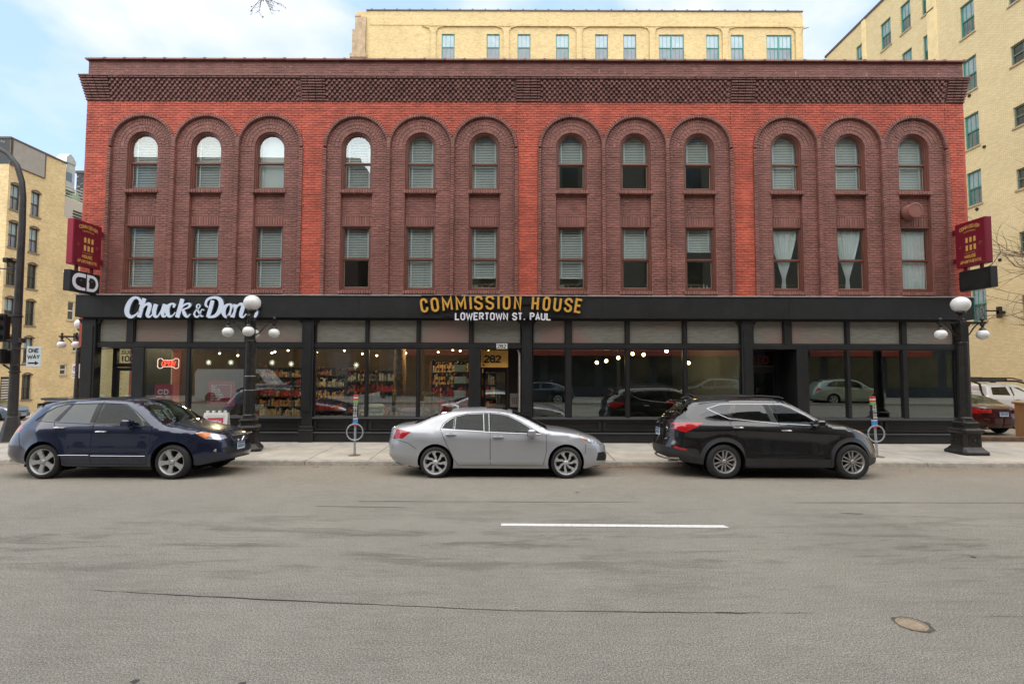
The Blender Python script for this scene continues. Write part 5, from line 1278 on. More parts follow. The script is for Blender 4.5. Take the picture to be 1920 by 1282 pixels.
# ------------------------------------------------------------------ right foreground bits
pr = T('brick_pier', 'yellow brick pier with stone cap at the right edge by the car park', 'pier', (17.42, 17.3, 0))
M_pb = mat('buff_brick', (.42, .30, .14), .85, var=.2, vscale=6, bump=.3, bscale=30)
q = MB(); q.box(-.40, .40, -.30, .30, -.1, 1.12); q.build('core', mat('pier_mortar', (.34, .27, .16), .9), pr)
pb = []
for wv in (.2,):
    q = MB(); q.cbox(0, wv, -.004, .02, 0, .066, .004); pb.append(q.mesh('brick', M_pb))
for r in range(16):
    for k in range(4):
        o = put('brick', pb[0], pr); o.location = (-.40 + k * .2 + (.0 if r % 2 else 0) + .003, -.305, .004 + r * .069); o.scale = (.96, 1, 1)
q = MB(); q.cbox(-.46, .46, -.37, .37, 1.12, 1.2, .02); q.build('cap', mat('pier_cap', (.42, .27, .12), .8, var=.2), pr)
for r in range(16):
    for k in range(3):
        o = put('brick', pb[0], pr); o.location = (-.405, .30 - k * .2, .004 + r * .069); o.rotation_euler[2] = -math.pi / 2; o.scale = (.96, 1, 1)
lw = T('parking_timber', 'low rusty timber edging along the front of the car park', 'edging', (15.9, 17.0, 0))
q = MB(); q.cbox(-1.2, .95, -.08, .08, -.03, .09, .012); q.build('beam', mat('rust_timber', (.14, .085, .05), .9, var=.4, vscale=6), lw)

def tree(name, label, base, segs, seed, m, n_br, spread, rise, r0, twig_n=5):
    rs = random.Random(seed); q = MB()
    trunk = MB(); trunk.tube(segs, [r0 * (1 - .6 * i / len(segs)) for i in range(len(segs))], 10)
    def grow(p, d, ln, r, depth):
        pts = [p]; rr = [r]; dd = d.copy()
        for i in range(4):
            dd = (dd + Vector((rs.uniform(-.3, .3), rs.uniform(-.3, .3), rs.uniform(-.18, .3)))).normalized()
            p = p + dd * ln / 4; pts.append(p); rr.append(r * (1 - .2 * (i + 1)))
            if depth > 0 and i > 0:
                for _ in range(2 if depth > 1 else 1):
                    nd = (dd + Vector((rs.uniform(-.9, .9), rs.uniform(-.9, .9), rs.uniform(-.5, .7)))).normalized()
                    grow(p, nd, ln * rs.uniform(.45, .65), r * .5, depth - 1)
        q.tube(pts, rr, 5 if depth < 2 else 7, False)
    t = T(name, label, 'tree', base)
    for k in range(n_br):
        f = .45 + .55 * k / max(1, n_br - 1); i = min(len(segs) - 1, int(f * (len(segs) - 1))); p = Vector(segs[i])
        a = rs.uniform(0, 6.28); d = Vector((math.cos(a) * spread, math.sin(a) * spread, rise)).normalized()
        grow(p, d, rs.uniform(1.8, 2.8), r0 * .32, 3)
    trunk.build('trunk', m, t, True); q.build('crown', m, t, recalc=False); return t, rs
M_bark = mat('bark', (.10, .075, .05), .9, var=.3, vscale=12)
tr_, rs_ = tree('bare_tree', 'bare budding street tree whose twigs reach in at the right edge', (21.2, 18.2, -.1), [(0, 0, 0), (.05, 0, 1.2), (0, .05, 2.4), (-.05, 0, 3.6), (0, 0, 4.8), (.1, 0, 6.2)], 4, M_bark, 7, .8, .9, .14)
q = MB()
def twig(q, p, d, ln, r, depth, rs):
    pts = [p]; dd = d.copy()
    for i in range(5):
        dd = (dd + Vector((rs.uniform(-.22, .22), rs.uniform(-.2, .2), rs.uniform(-.2, .22)))).normalized(); p = p + dd * ln / 5; pts.append(p)
        if depth > 0:
            nd = (dd + Vector((rs.uniform(-.7, .7), rs.uniform(-.5, .5), rs.uniform(-.7, .7)))).normalized(); twig(q, p, nd, ln * .42, r * .6, depth - 1, rs)
        if depth == 0 and rs.random() < .5:
            q.add([tuple(p + Vector((rs.uniform(-.02, .02), rs.uniform(-.02, .02), rs.uniform(-.02, .02)))) for _ in range(3)], [(0, 1, 2)])
    q.tube(pts, [r * (1 - .14 * i) for i in range(6)], 4, False)
rz_ = random.Random(11)
for (z, ln, dz, dx) in ((6.0, 4.1, .16, -1), (5.6, 4.3, .0, -1), (5.0, 4.3, .02, -1), (5.8, 4.0, .28, -1)):
    twig(q, Vector((-.1, 0, z)), Vector((dx, rz_.uniform(-.2, .1), dz)), ln, .022, 2, rz_)
q.build('low_branches', M_bark, tr_, recalc=False)
t2 = T('street_tree', 'bare tree overhead whose twig tip hangs in at the top edge', 'tree', (-5.8, -2.2, .13))
q = MB(); q.tube([(0, 0, 0), (0, .05, 2), (.05, .2, 4), (.2, .8, 5.6), (.4, 2.5, 7.2)], [.17, .15, .13, .11, .09], 10); q.build('trunk', M_bark, t2, True)
q = MB(); q.tube([(.4, 2.4, 7.15), (.8, 4.5, 8.1), (1.2, 6.8, 8.7), (1.6, 9, 8.95), (1.83, 10.1, 8.7)], [.09, .06, .045, .03, .015], 8)
r2 = random.Random(5)
tip = Vector((1.83, 10.15, 8.5))
q.tube([(1.83, 10.1, 8.7), (1.80, 10.2, 8.15), (1.80, 10.2, 7.99)], [.014, .01, .008], 5)
for d in ((.4, 0, -.6), (-.5, 0, -.5), (.7, .1, -.2), (-.2, 0, -.8), (.55, 0, -.55)):
    twig(q, Vector((1.8, 10.2, 8.06)), Vector(d).normalized(), .26, .006, 1, r2)
q.build('branch', M_bark, t2, recalc=False)

# ------------------------------------------------------------------ shop interiors
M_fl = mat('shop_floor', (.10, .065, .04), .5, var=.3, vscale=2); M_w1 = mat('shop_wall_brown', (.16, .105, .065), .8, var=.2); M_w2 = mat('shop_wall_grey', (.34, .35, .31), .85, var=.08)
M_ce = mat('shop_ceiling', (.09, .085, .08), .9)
def room(x0, x1, y1, wm_, name, side=None):
    q = MB(); q.box(x0, x1, YF + .15, y1, -.1, .07); f = W(q, 'shop_floor', M_fl, bld)
    q = MB(); q.box(x0, x1, y1, y1 + .1, .07, 3.9); W(q, 'shop_back_wall', wm_, bld)
    q = MB(); q.box(x0 - .05, x0 + .03, YF + .2, y1, .07, 3.9); W(q, 'partition_wall', wm_, bld)
    q = MB(); q.box(x1 - .03, x1 + .05, YF + .2, y1, .07, 3.9); W(q, 'partition_wall', side or wm_, bld)
    q = MB(); q.box(x0, x1, YF + .2, y1, 3.86, 3.95); W(q, 'shop_ceiling', M_ce, bld)
    q = MB(); q.box(x0, x1, YF + .3, YF + .5, 2.95, 3.9); W(q, 'window_head_wall', wm_, bld)
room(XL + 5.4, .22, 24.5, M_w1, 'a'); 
q = MB(); q.box(XL + .3, XL + 5.4, YF + .15, 24.5, -.1, .07); W(q, 'shop_floor', M_fl, bld)
q = MB(); q.box(XL + .3, XL + 5.4, 24.5, 24.6, .07, 3.9); W(q, 'shop_back_wall', M_w1, bld)
q = MB(); q.box(XL + .3, XL + 5.4, YF + .2, 24.5, 3.86, 3.95); W(q, 'shop_ceiling', M_ce, bld)
for o in list(bpy.data.objects):   # the first two shop rooms are one open space
    if o.name == 'partition_wall': bpy.data.objects.remove(o)
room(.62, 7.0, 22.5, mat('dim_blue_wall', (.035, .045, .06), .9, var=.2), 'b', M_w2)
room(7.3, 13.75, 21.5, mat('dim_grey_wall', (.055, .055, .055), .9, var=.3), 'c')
M_bulb = mat('warm_bulb', (1, .8, .5), .5, emit=(1.0, .66, .30), estr=6)
M_cord = mat('cord', (.02, .02, .02), .6)
blbs = [(6.14, 18, 2.47), (5.38, 18, 2.88), (4.58, 18, 2.75), (4.2, 18, 2.78), (3.7, 18, 2.64), (3.28, 18, 2.53), (2.95, 18, 2.47)]
bulb_me = None
def bulb(x, y, z, label, grp, r=.05):
    o = T('pendant_bulb', label, 'pendant lamp', (x, y, z), grp)
    q = MB(); q.lathe([(r * math.sin(R(a)), -r * math.cos(R(a))) for a in range(0, 181, 20)], (0, 0, 0), 12); q.build('bulb', M_bulb, o, True)
    q = MB(); q.tube([(0, 0, r * .8), (0, 0, r + .08)], .025, 6); q.tube([(0, 0, r + .06), (0, 0, 3.86 - z)], .006, 4); q.build('cord', M_cord, o); return o
for i, (x, y, z) in enumerate(blbs):
    bulb(x, y, z, ('warm globe bulb hanging in the empty middle shop, lone one nearest the pale wall' if i == 0 else 'one of the warm globe bulbs strung across the empty middle shop'), 'bulbs in the middle shop' if i else None, .06)
rb_ = random.Random(3)
for i in range(22):
    x = -10.9 + i * .5 + rb_.uniform(-.12, .12); y = 18.2 + 2.2 * rb_.random()
    bulb(x, y, 2.27 + (2.72 - 2.27) * y / 16 + rb_.uniform(-.12, .12), 'one of the small warm bulbs under the ceiling of the pet shop', 'bulbs in the pet shop', .036)
def pl(x, y, z, e, c=(1, .72, .42), r=.15):
    d = bpy.data.lights.new('shop_light', 'POINT'); d.energy = e; d.color = c; d.shadow_soft_size = r; o = bpy.data.objects.new('shop_light', d); COL.objects.link(o); o.location = (x, y, z)
for x, y in ((-10, 19), (-6.6, 19), (-3.2, 18.6)): pl(x, y, 3.3, 46)
pl(4.6, 18.4, 3.2, 10)
M_trimg = mat('rack_metal', (.15, .15, .15), .4, .5)
GM = [mat('goods_%d' % i, c, .5, var=.2, vscale=20) for i, c in enumerate(((.42, .03, .02), (.5, .30, .12), (.55, .45, .3), (.08, .10, .16), (.45, .08, .05), (.35, .36, .34), (.03, .05, .10)))]
def shelf(x, y, w_, h_, n, label, cols, grp=None, dens=.11):
    o = T('shelf', label, 'shelf', (x, y, .07), grp); q = MB(); q.box(-w_ / 2, -w_ / 2 + .04, 0, .45, 0, h_); q.box(w_ / 2 - .04, w_ / 2, 0, .45, 0, h_)
    for k in range(n + 1): q.box(-w_ / 2, w_ / 2, 0, .45, .1 + (h_ - .1) * k / n - .02, .1 + (h_ - .1) * k / n)
    q.box(-w_ / 2, w_ / 2, .43, .45, 0, h_); q.build('frame', mat('shelf_dark', (.05, .035, .025), .6), o)
    bym = {}; dens *= .75
    for k in range(n):
        u = -w_ / 2 + .06; z = .1 + (h_ - .1) * k / n; c = cols[k % len(cols)]
        while u < w_ / 2 - .1:
            ww = rb_.uniform(.6, 1.3) * dens; hh = rb_.uniform(.5, .85) * (h_ - .1) / n; cc = c if rb_.random() < .7 else rb_.randrange(7)
            kind = rb_.random(); g = bym.setdefault(cc, MB())
            if kind < .45: g.cbox(u, u + ww, .05, .3, z, z + hh, .012)
            elif kind < .75: g.lathe([(ww * .5, 0), (ww * .5, hh * .7), (ww * .3, hh * .85), (ww * .3, hh)], (u + ww / 2, .12, z), 7)
            else: g.cbox(u, u + ww, .05, .3, z, z + hh * .45, .012); bym.setdefault(rb_.randrange(7), MB()).cbox(u, u + ww * .9, .07, .28, z + hh * .46, z + hh * .9, .02)
            u += ww + .012
    for c, q in bym.items(): stuff(q.build('goods', GM[c], o))
    return o
shelf(-1.9, 20.5, 2.6, 2.5, 5, 'shelf of red and tan boxes behind the right pet shop pane', [6, 0, 0, 1, 1])
shelf(-5.3, 19.5, 1.9, 2.1, 5, 'shelf of red toys and bags behind the first pane right of the pilaster', [3, 4, 3, 0, 5])
shelf(-7.2, 20.0, 1.6, 1.9, 4, 'shelf of mixed red goods behind the pane right of the left street lamp', [3, 0, 1, 5])
shelf(-9.4, 22.5, 3.2, 2.2, 5, 'long shelf of dim goods deep in the pet shop', [2, 1, 0, 3, 1])
def stack(x, y, n, m, label, w_=.9):
    o = T('cushion_stack', label, 'cushions', (x, y, .3))
    for k in range(n):
        q = MB(); q.lathe([(.01, 0), (w_ * .42, .01), (w_ * .5, .06), (w_ * .42, .12), (.01, .13)], (U(-.03, .03), U(-.03, .03), k * .13), 20); q.build('cushion', m, o, True)
    return o
stack(-4.55, 17.0, 6, mat('cushion_pale', (.42, .46, .44), .9, var=.3, vscale=9), 'stack of pale grey pet beds behind the mullion of the middle shop window', .75)
stack(-3.15, 17.1, 5, mat('cushion_purple', (.22, .12, .30), .9, var=.25, vscale=6), 'stack of purple pet beds in the pet shop window', 1.0)
stack(-2.0, 16.5, 1, mat('cushion_yellow', (.42, .42, .08), .9, var=.2), 'yellow pet bed on the floor behind the silver car', .55)
for i, z in enumerate((1.35, 1.78, 2.15)):
    o = T('plastic_basket', 'white plastic basket, %s of three by the right edge of the pet shop window' % ('lowest', 'middle', 'highest')[i], 'basket', (-1.63, 16.3, z))
    q = MB()
    for k in range(9):
        t = -.16 + .04 * k; q.box(t, t + .016, -.1, -.09, 0, .19)
    q.box(-.18, .18, -.11, -.08, .18, .22); q.box(-.17, .17, -.1, -.09, 0, .03); q.box(-.17, .17, -.1, .1, 0, .01); q.box(-.18, .18, .09, .1, 0, .2)
    q.box(-.17, .17, -.1, -.09, .09, .105); q.build('shell', mat('white_plate', (.7, .7, .68), .5), o); q = MB(); q.box(-.3, .3, -.12, .25, -.03, -.005); q.build('ledge', M_blk2, o)
ld = T('step_ladder', 'pale wooden easel ladder leaning inside the pet shop window', 'ladder', (-2.65, 16.5, .1))
q = MB(); q.tube([(-.32, 0, 0), (-.08, .05, 1.35)], .055, 4); q.tube([(.42, 0, 0), (.16, .05, 1.35)], .055, 4); q.cbox(-.2, .25, 0, .1, 1.3, 1.4, .01); q.build('rails', mat('pale_wood', (.36, .24, .12), .7, var=.2), ld)
ly = T('timber_post', 'rough carved timber post standing inside the middle of the pet shop', 'post', (-4.0, 18.5, .07))
q = MB(); q.lathe([(.22, 0), (.2, 1), (.23, 2), (.2, 2.8), (.2, 3.7)], (0, 0, 0), 14); q.build('trunk', mat('carved_wood', (.25, .14, .06), .8, var=.6, vscale=7, bump=.8, bscale=14), ly, True)
tn = T('wall_panel', 'brown carved panels on the back wall of the pet shop', 'panel', (-3.4, 21.4, .6))
for i in range(4):
    q = MB(); q.ring([(i * .42, 0), (i * .42 + .38, 0), (i * .42 + .38, 1.9), (i * .42, 1.9)], [(i * .42 + .06, .08), (i * .42 + .32, .08), (i * .42 + .32, 1.8), (i * .42 + .06, 1.8)], ML, -.03, 0)
    q.box(i * .42 + .05, i * .42 + .33, 0, .01, .05, 1.85); q.build('panel', mat('carved_wood2', (.2, .08, .035), .7, var=.5, vscale=8), tn)
# posters, neon and stickers on the inside of the left panes
ps1 = T('logo_poster', 'maroon poster with white CD logo behind the window right of the corner door', 'poster', (-10.54, YG + .03, 1.05))
q = MB(); q.box(-.27, .27, 0, .008, .12, .7); q.build('sheet', mat('poster_maroon', (.42, .03, .055), .6), ps1)
q = MB(); M0 = lambda u, v, d: (u, d, v)
stroke(q, [(-.02, .5)] + arc(-.1, .47, .06, .065, 70, 290, 8) + [(-.02, .44)], .035, M0, -.004, 0); stroke(q, [(.03, .405), (.03, .535), (.08, .535)] + arc(.08, .47, .06, .065, 80, -80, 6) + [(.03, .405)], .035, M0, -.005, 0)
text(q, 'CHUCK & DONS', 0, .30, .055, .009, M0, -.004, 0, center=True); q.build('print', mat('white_plate', (.7, .7, .68), .5), ps1)
ps2 = T('pickup_poster', 'maroon poster with white framed pickup notice behind the pane left of the street lamp', 'poster', (-8.78, YG + .03, 1.05))
q = MB(); q.box(-.42, .40, 0, .008, .05, .80); q.build('sheet', mat('poster_maroon', (.42, .03, .055), .6), ps2)
q = MB(); q.ring([(-.32, .14), (.29, .14), (.29, .69), (-.32, .69)], [(-.31, .15), (.28, .15), (.28, .68), (-.31, .68)], M0, -.004, 0)
for k, s_ in enumerate(('BUY', 'ONLINE.', 'PICKUP', 'IN STORE.', 'WAIT OUT', 'IN CAR.')): text(q, s_, -.29, .60 - k * .078, .058, .012, M0, -.004, 0, ws=.6)
q.build('print', mat('white_plate', (.7, .7, .68), .5), ps2)
ps3 = T('white_notice', 'small white paper notice low in the window behind the blue car roof', 'notice', (-10.12, YG + .03, .93))
q = MB(); q.box(-.10, .10, 0, .006, 0, .24); q.build('sheet', mat('white_plate', (.7, .7, .68), .5), ps3)
q = MB()
for k in range(5): stroke(q, [(-.07, .19 - k * .035), (.06 - .01 * (k % 3), .19 - k * .035)], .009, M0, -.003, 0)
q.build('print', mat('notice_ink', (.12, .12, .12), .6), ps3)
ne = T('open_sign', 'red neon OPEN sign inside a glowing white bone outline in the left window', 'neon sign', (-10.46, YG + .08, 2.38))
bone = []
for (cx, cy, a0, a1) in ((-.24, .07, 20, 200), (-.24, -.07, 160, 340), (.24, -.07, 200, 380), (.24, .07, -20, 160)): bone += arc(cx, cy, .085, .085, a0, a1, 8)
q = MB(); q.tube([(u, 0, v) for u, v in bone + bone[:1]], .009, 6, False); q.build('bone_tube', mat('neon_white', (1, .8, .7), .5, emit=(1, .6, .5), estr=.55), ne)
q = MB(); k_ = 0; u = -.2
for c in 'OPEN':
    for pl_ in glyph(c, .6): q.tube([(u + x * .13 + y * .03, -.01, -.065 + y * .13) for x, y in pl_], .009, 6, False)
    u += .105
q.build('open_tube', mat('neon_red', (1, .1, .05), .5, emit=(1, .05, .03), estr=1.3), ne)
q = MB(); q.tube([(-.1, 0, .1), (-.1, 0, .45)], .003, 4); q.tube([(.1, 0, .1), (.1, 0, .45)], .003, 4); q.build('cord', M_cord, ne)
for i, x in enumerate((-12.62, -12.44, -11.86)):
    o = T('ornament_string', 'string of small white discs hanging in the corner entrance, %s' % ('left strand', 'middle strand', 'right strand by the door edge')[i], 'ornament', (x, YF + .8, 2.8))
    q = MB()
    for k in range(16): q.lathe([(.022, -.004), (.022, .004)], (U(-.02, .02), 0, -.1 - k * .16), 8, 'y')
    q.build('discs', mat('white_plate', (.7, .7, .68), .5), o)
for i, (x, z) in enumerate(((-9.55, 2.42), (-8.85, 2.42), (-7.55, 2.42), (-6.95, 2.38), (-4.9, 2.35))):
    o = T('star_ornament', 'white snowflake star hanging in the pet shop window, %s' % ('farthest left', 'over the pickup poster', 'just right of the lamp post', 'between lamp post and pilaster', 'right of the first pilaster')[i], 'ornament', (x, YF + .6, z))
    q = MB()
    for k in range(8):
        a = k * math.pi / 4; q.tube([(0, 0, 0), (.09 * math.cos(a), 0, .09 * math.sin(a))], [.012, .006], 5)
    q.build('star', mat('star_glow', (.8, .78, .7), .5, emit=(1, .9, .7), estr=.5), o)  # faint warm glow added to the white of the stars

# hanging toys and leads, tables of stock
for i, (x, y, z0, z1) in enumerate(((-8.3, 17.6, 1.2, 2.3), (-7.3, 17.2, 1.0, 1.8), (-6.8, 18.2, 1.1, 2.2), (-5.6, 17.6, 1.3, 2.35), (-5.0, 18.4, 1.2, 2.2), (-3.9, 17.3, .6, 1.0), (-2.3, 18.2, 1.3, 2.4), (-1.6, 17.8, 1.9, 2.5))):
    o = T('toy_rack', 'rack of hanging pet toys in the shop, %s' % ('behind the pickup poster', 'just right of the lamp post', 'between lamp post and pilaster', 'right after the first pilaster', 'behind the stickered hitching post', 'low by the timber post', 'right of the purple beds', 'beside the white baskets')[i], 'rack', (x, y, .07))
    q = MB(); q.tube([(0, 0, 0), (0, 0, z1)], .02, 6); q.tube([(-.35, 0, z1), (.35, 0, z1)], .012, 5); q.build('stand', M_trimg, o); bym = {}
    z = z0
    while z < z1 - .05:
        u = -.33
        while u < .3:
            r = rb_.uniform(.03, .06); c = rb_.choice((0, 0, 4, 5, 2, 3, 6)); bym.setdefault(c, MB()).lathe([(.004, r * 2.4), (r * .5, r * 2), (r, r), (r * .8, .3 * r), (.005, 0)], (u, rb_.uniform(-.05, .05), z), 6); u += r * 2.1 + rb_.uniform(.0, .05)
        z += .2
    for c, q in bym.items(): stuff(q.build('toys', GM[c], o))

# ------------------------------------------------------------------ the other side of the street (seen only in the glass)
def opp(name, label, x0, x1, h, m, winm, n, fl, awn=None):
    o = T(name, label, 'building', ((x0 + x1) / 2, -14, 0)); q = MB(); q.box(x0, x1, -20, -8, .1, h); W(q, 'wall', m, o)
    q = MB(); q.box(x0 - .1, x1 + .1, -8.25, -7.8, h - .5, h); W(q, 'cornice', M_stone, o)
    for f in range(fl):
        z = 5.2 + f * 3.6
        if z + 2 > h: break
        for i in range(n):
            x = x0 + (x1 - x0) * (i + .5) / n; q = MB(); q.box(x - .6, x + .6, -8, -7.95, z, z + 1.9); w_ = W(q, 'window', winm, o)
            q = MB(); q.box(x - .7, x + .7, -8, -7.9, z - .15, z); W(q, 'sill', M_stone, w_)
    q = MB(); q.box(x0 + .05, x1 - .05, -8, -7.965, .13, 4.6); W(q, 'added_shopfront_band', mat('opp_navy', (.035, .045, .065), .5, var=.3), o)  # navy band added to turn the street-level reflections dark blue
    q = MB()
    k = max(1, int((x1 - x0) / 4))
    for i in range(k): a = x0 + (x1 - x0) * i / k; q.box(a + .3, a + (x1 - x0) / k - .3, -8, -7.94, .9, 3.4)
    W(q, 'shop_window', M_fg2, o)
    if awn:
        q = MB(); a, b = awn; q.add([(a, -8, 4.4), (b, -8, 4.4), (b, -6.8, 3.55), (a, -6.8, 3.55), (b, -6.8, 3.2), (a, -6.8, 3.2)], [(0, 1, 2, 3), (3, 2, 4, 5)]); W(q, 'awning', mat('red_awning', (.34, .06, .04), .8, var=.2), o, recalc=False)
opp('opposite_block', 'brown brick block across the street seen only as a reflection', -46, -12, 18.6, mat('opp_brick', (.16, .11, .09), .9, var=.2), M_fg, 9, 5)
opp('opposite_shops', 'beige shops with long red awning across the street seen only as a reflection', -10, 19, 24, mat('opp_beige', (.22, .205, .165), .9, var=.2), M_fg2, 9, 5, (-8, 17))
opp('opposite_corner', 'grey building across the street seen only as a reflection', 19.2, 55, 22, mat('opp_grey', (.2, .2, .19), .9, var=.2), M_fg, 9, 5, (22, 31))

ot, _r = tree('opposite_tree', 'bare tree across the street seen only as a reflection in the left windows', (-9, -5, .13), [(0, 0, 0), (.05, 0, 1.5), (0, .05, 3), (-.05, 0, 4.5), (0, 0, 6), (.1, 0, 7.5)], 9, M_bark, 7, .9, .8, .14)
dup(ot, (7.5, -5, .13), 'bare tree across the street seen only as a reflection in the middle windows', rz=1.9)
dup(ot, (19.5, -5, .13), 'bare tree across the street seen only as a reflection in the right windows', rz=3.6)
# ------------------------------------------------------------------ vehicles
def pip(p, poly):
    x, y = p; c = False; n = len(poly); j = n - 1
    for i in range(n):
        xi, yi = poly[i]; xj, yj = poly[j]
        if (yi > y) != (yj > y) and x < (xj - xi) * (y - yi) / (yj - yi + 1e-12) + xi: c = not c
        j = i
    return c
def catmull(p, n=5):
    o = []
    for i in range(len(p) - 1):
        p0 = p[max(0, i - 1)]; p1 = p[i]; p2 = p[i + 1]; p3 = p[min(len(p) - 1, i + 2)]
        for j in range(n):
            t = j / n; o.append(tuple(.5 * ((2 * b) + (c - a) * t + (2 * a - 5 * b + 4 * c - d) * t * t + (-a + 3 * b - 3 * c + d) * t ** 3) for a, b, c, d in zip(p0, p1, p2, p3)))
    o.append(tuple(p[-1])); return o
M_tyre = mat('tyre', (.018, .018, .019), .8, var=.25, vscale=12, bump=.2, bscale=60)
M_well = mat('wheel_well', (.006, .006, .006), .95, spec=.1)
M_trim = mat('black_plastic', (.014, .014, .015), .5)
M_gap = mat('panel_gap', (.006, .006, .007), .9)
M_chr = mat('chrome', (.5, .5, .52), .2, 1.0)
M_cgl = glass('car_glass', (.34, .44, .39), -.005)
M_cgd = glass('car_glass_dark', (.05, .055, .055), .04)
M_wsh = glass('windshield', (.5, .6, .55), .04)
M_head = mat('headlamp', (.5, .52, .55), .12, .55, var=.5, vscale=14)
M_amb = mat('amber_lens', (.62, .17, .03), .2, coat=.5)
M_tail = mat('tail_lens', (.42, .008, .012), .12, coat=1.0, var=.35, vscale=16)
M_seat = mat('car_seat', (.09, .085, .08), .8)
M_lin = mat('car_lining', (.03, .03, .03), .9)
M_plate = mat('licence_plate', (.5, .58, .62), .5)
def paint(name, col, metal=.0, rough=.3, fleck=0.0):
    m = mat(name, col, rough, metal, coat=1.0, spec=.5)
    return m
class Car:
    def __init__(s, sp):
        s.sp = sp; s.p = sp.get('plan', 4.2)
        cs = np.concatenate([-1 + np.linspace(0, 1, 400) ** 3 * .6, np.linspace(-.4, .4, 200)[1:-1], 1 - np.linspace(1, 0, 400) ** 3 * .6])
        g = (1 - np.abs(cs) ** s.p).clip(0) ** (1 / s.p)
        dx = np.diff(cs) * sp['L'] / 2; dy = np.diff(g) * .92; ds = np.hypot(dx, dy); s.cs = cs; s.us = np.concatenate([[0], np.cumsum(ds)]); s.U = s.us[-1]
    def rng(s, z):
        a, b = interp(s.sp['xr'], z), interp(s.sp['xf'], z); return (a + b) / 2, (b - a) / 2
    def u_of(s, x, z):
        m, h = s.rng(z); return float(np.interp(min(.99999, max(-.99999, (x - m) / h)), s.cs, s.us))
    def u_face(s, y, z, front=True):
        w = s.width(0, z); g = min(.9999, abs(y) / w); c = (1 - g ** s.p) ** (1 / s.p); return float(np.interp(c if front else -c, s.cs, s.us))
    def width(s, x, z):
        w = interp(s.sp['w'], z)
        t = s.sp.get('taper')
        if t: w *= interp(t, x)
        return w
    def P(s, u, z):
        c = float(np.interp(u, s.us, s.cs)); m, h = s.rng(z); x = m + h * c
        g = max(0, 1 - abs(c) ** s.p) ** (1 / s.p); w = s.width(x, z)
        # wheel arch flare and shoulder rounding
        for wx in s.sp['wheels']:
            r = math.hypot(x - wx, z - s.sp['wr']); ra = s.sp['arch']
            if r < ra + .16: w += s.sp.get('flare', .018) * (1 - max(0, r - ra) / .16) ** 1.5
        for (zc, amp, sg, x0, x1) in s.sp.get('crease', ()):   # sculpted lines along the flank
            zz = zc if isinstance(zc, (int, float)) else interp(zc, x)
            f = max(0, min(1, (x - x0) / .3, (x1 - x) / .3)); d = z - zz
            w += amp * f * (math.exp(-(d / sg) ** 2) if d < 0 else math.exp(-(d / (sg * .35)) ** 2))
        zt = s.ztop(x); r = s.sp.get('round', .07); d = z - (zt - r)
        if d > 0: w -= r * (1 - math.sqrt(max(0, 1 - min(1, d / r) ** 2))) * s.sp.get('rk', .8) * min(1, g / .7)
        return x, w * g, z
    def ztop(s, x): return interp(s.sp['E'], x)
    def zbot(s, x): return interp(s.sp['B'], x)
    def edge(s, u, top=True):
        z = .8
        for _ in range(14):
            x = s.P_x(u, z); z2 = s.ztop(x) if top else s.zbot(x); z = (z + z2) / 2 if top else z2
        return z
    def P_x(s, u, z):
        c = float(np.interp(u, s.us, s.cs)); m, h = s.rng(z); return m + h * c
def dens(poly, step=.06, closed=True):
    o = []; n = len(poly)
    for i in range(n if closed else n - 1):
        a, b = poly[i], poly[(i + 1) % n]; k = max(1, int(math.hypot(b[0] - a[0], b[1] - a[1]) / step))
        for j in range(k): o.append((a[0] + (b[0] - a[0]) * j / k, a[1] + (b[1] - a[1]) * j / k))
    if not closed: o.append(poly[-1])
    return o
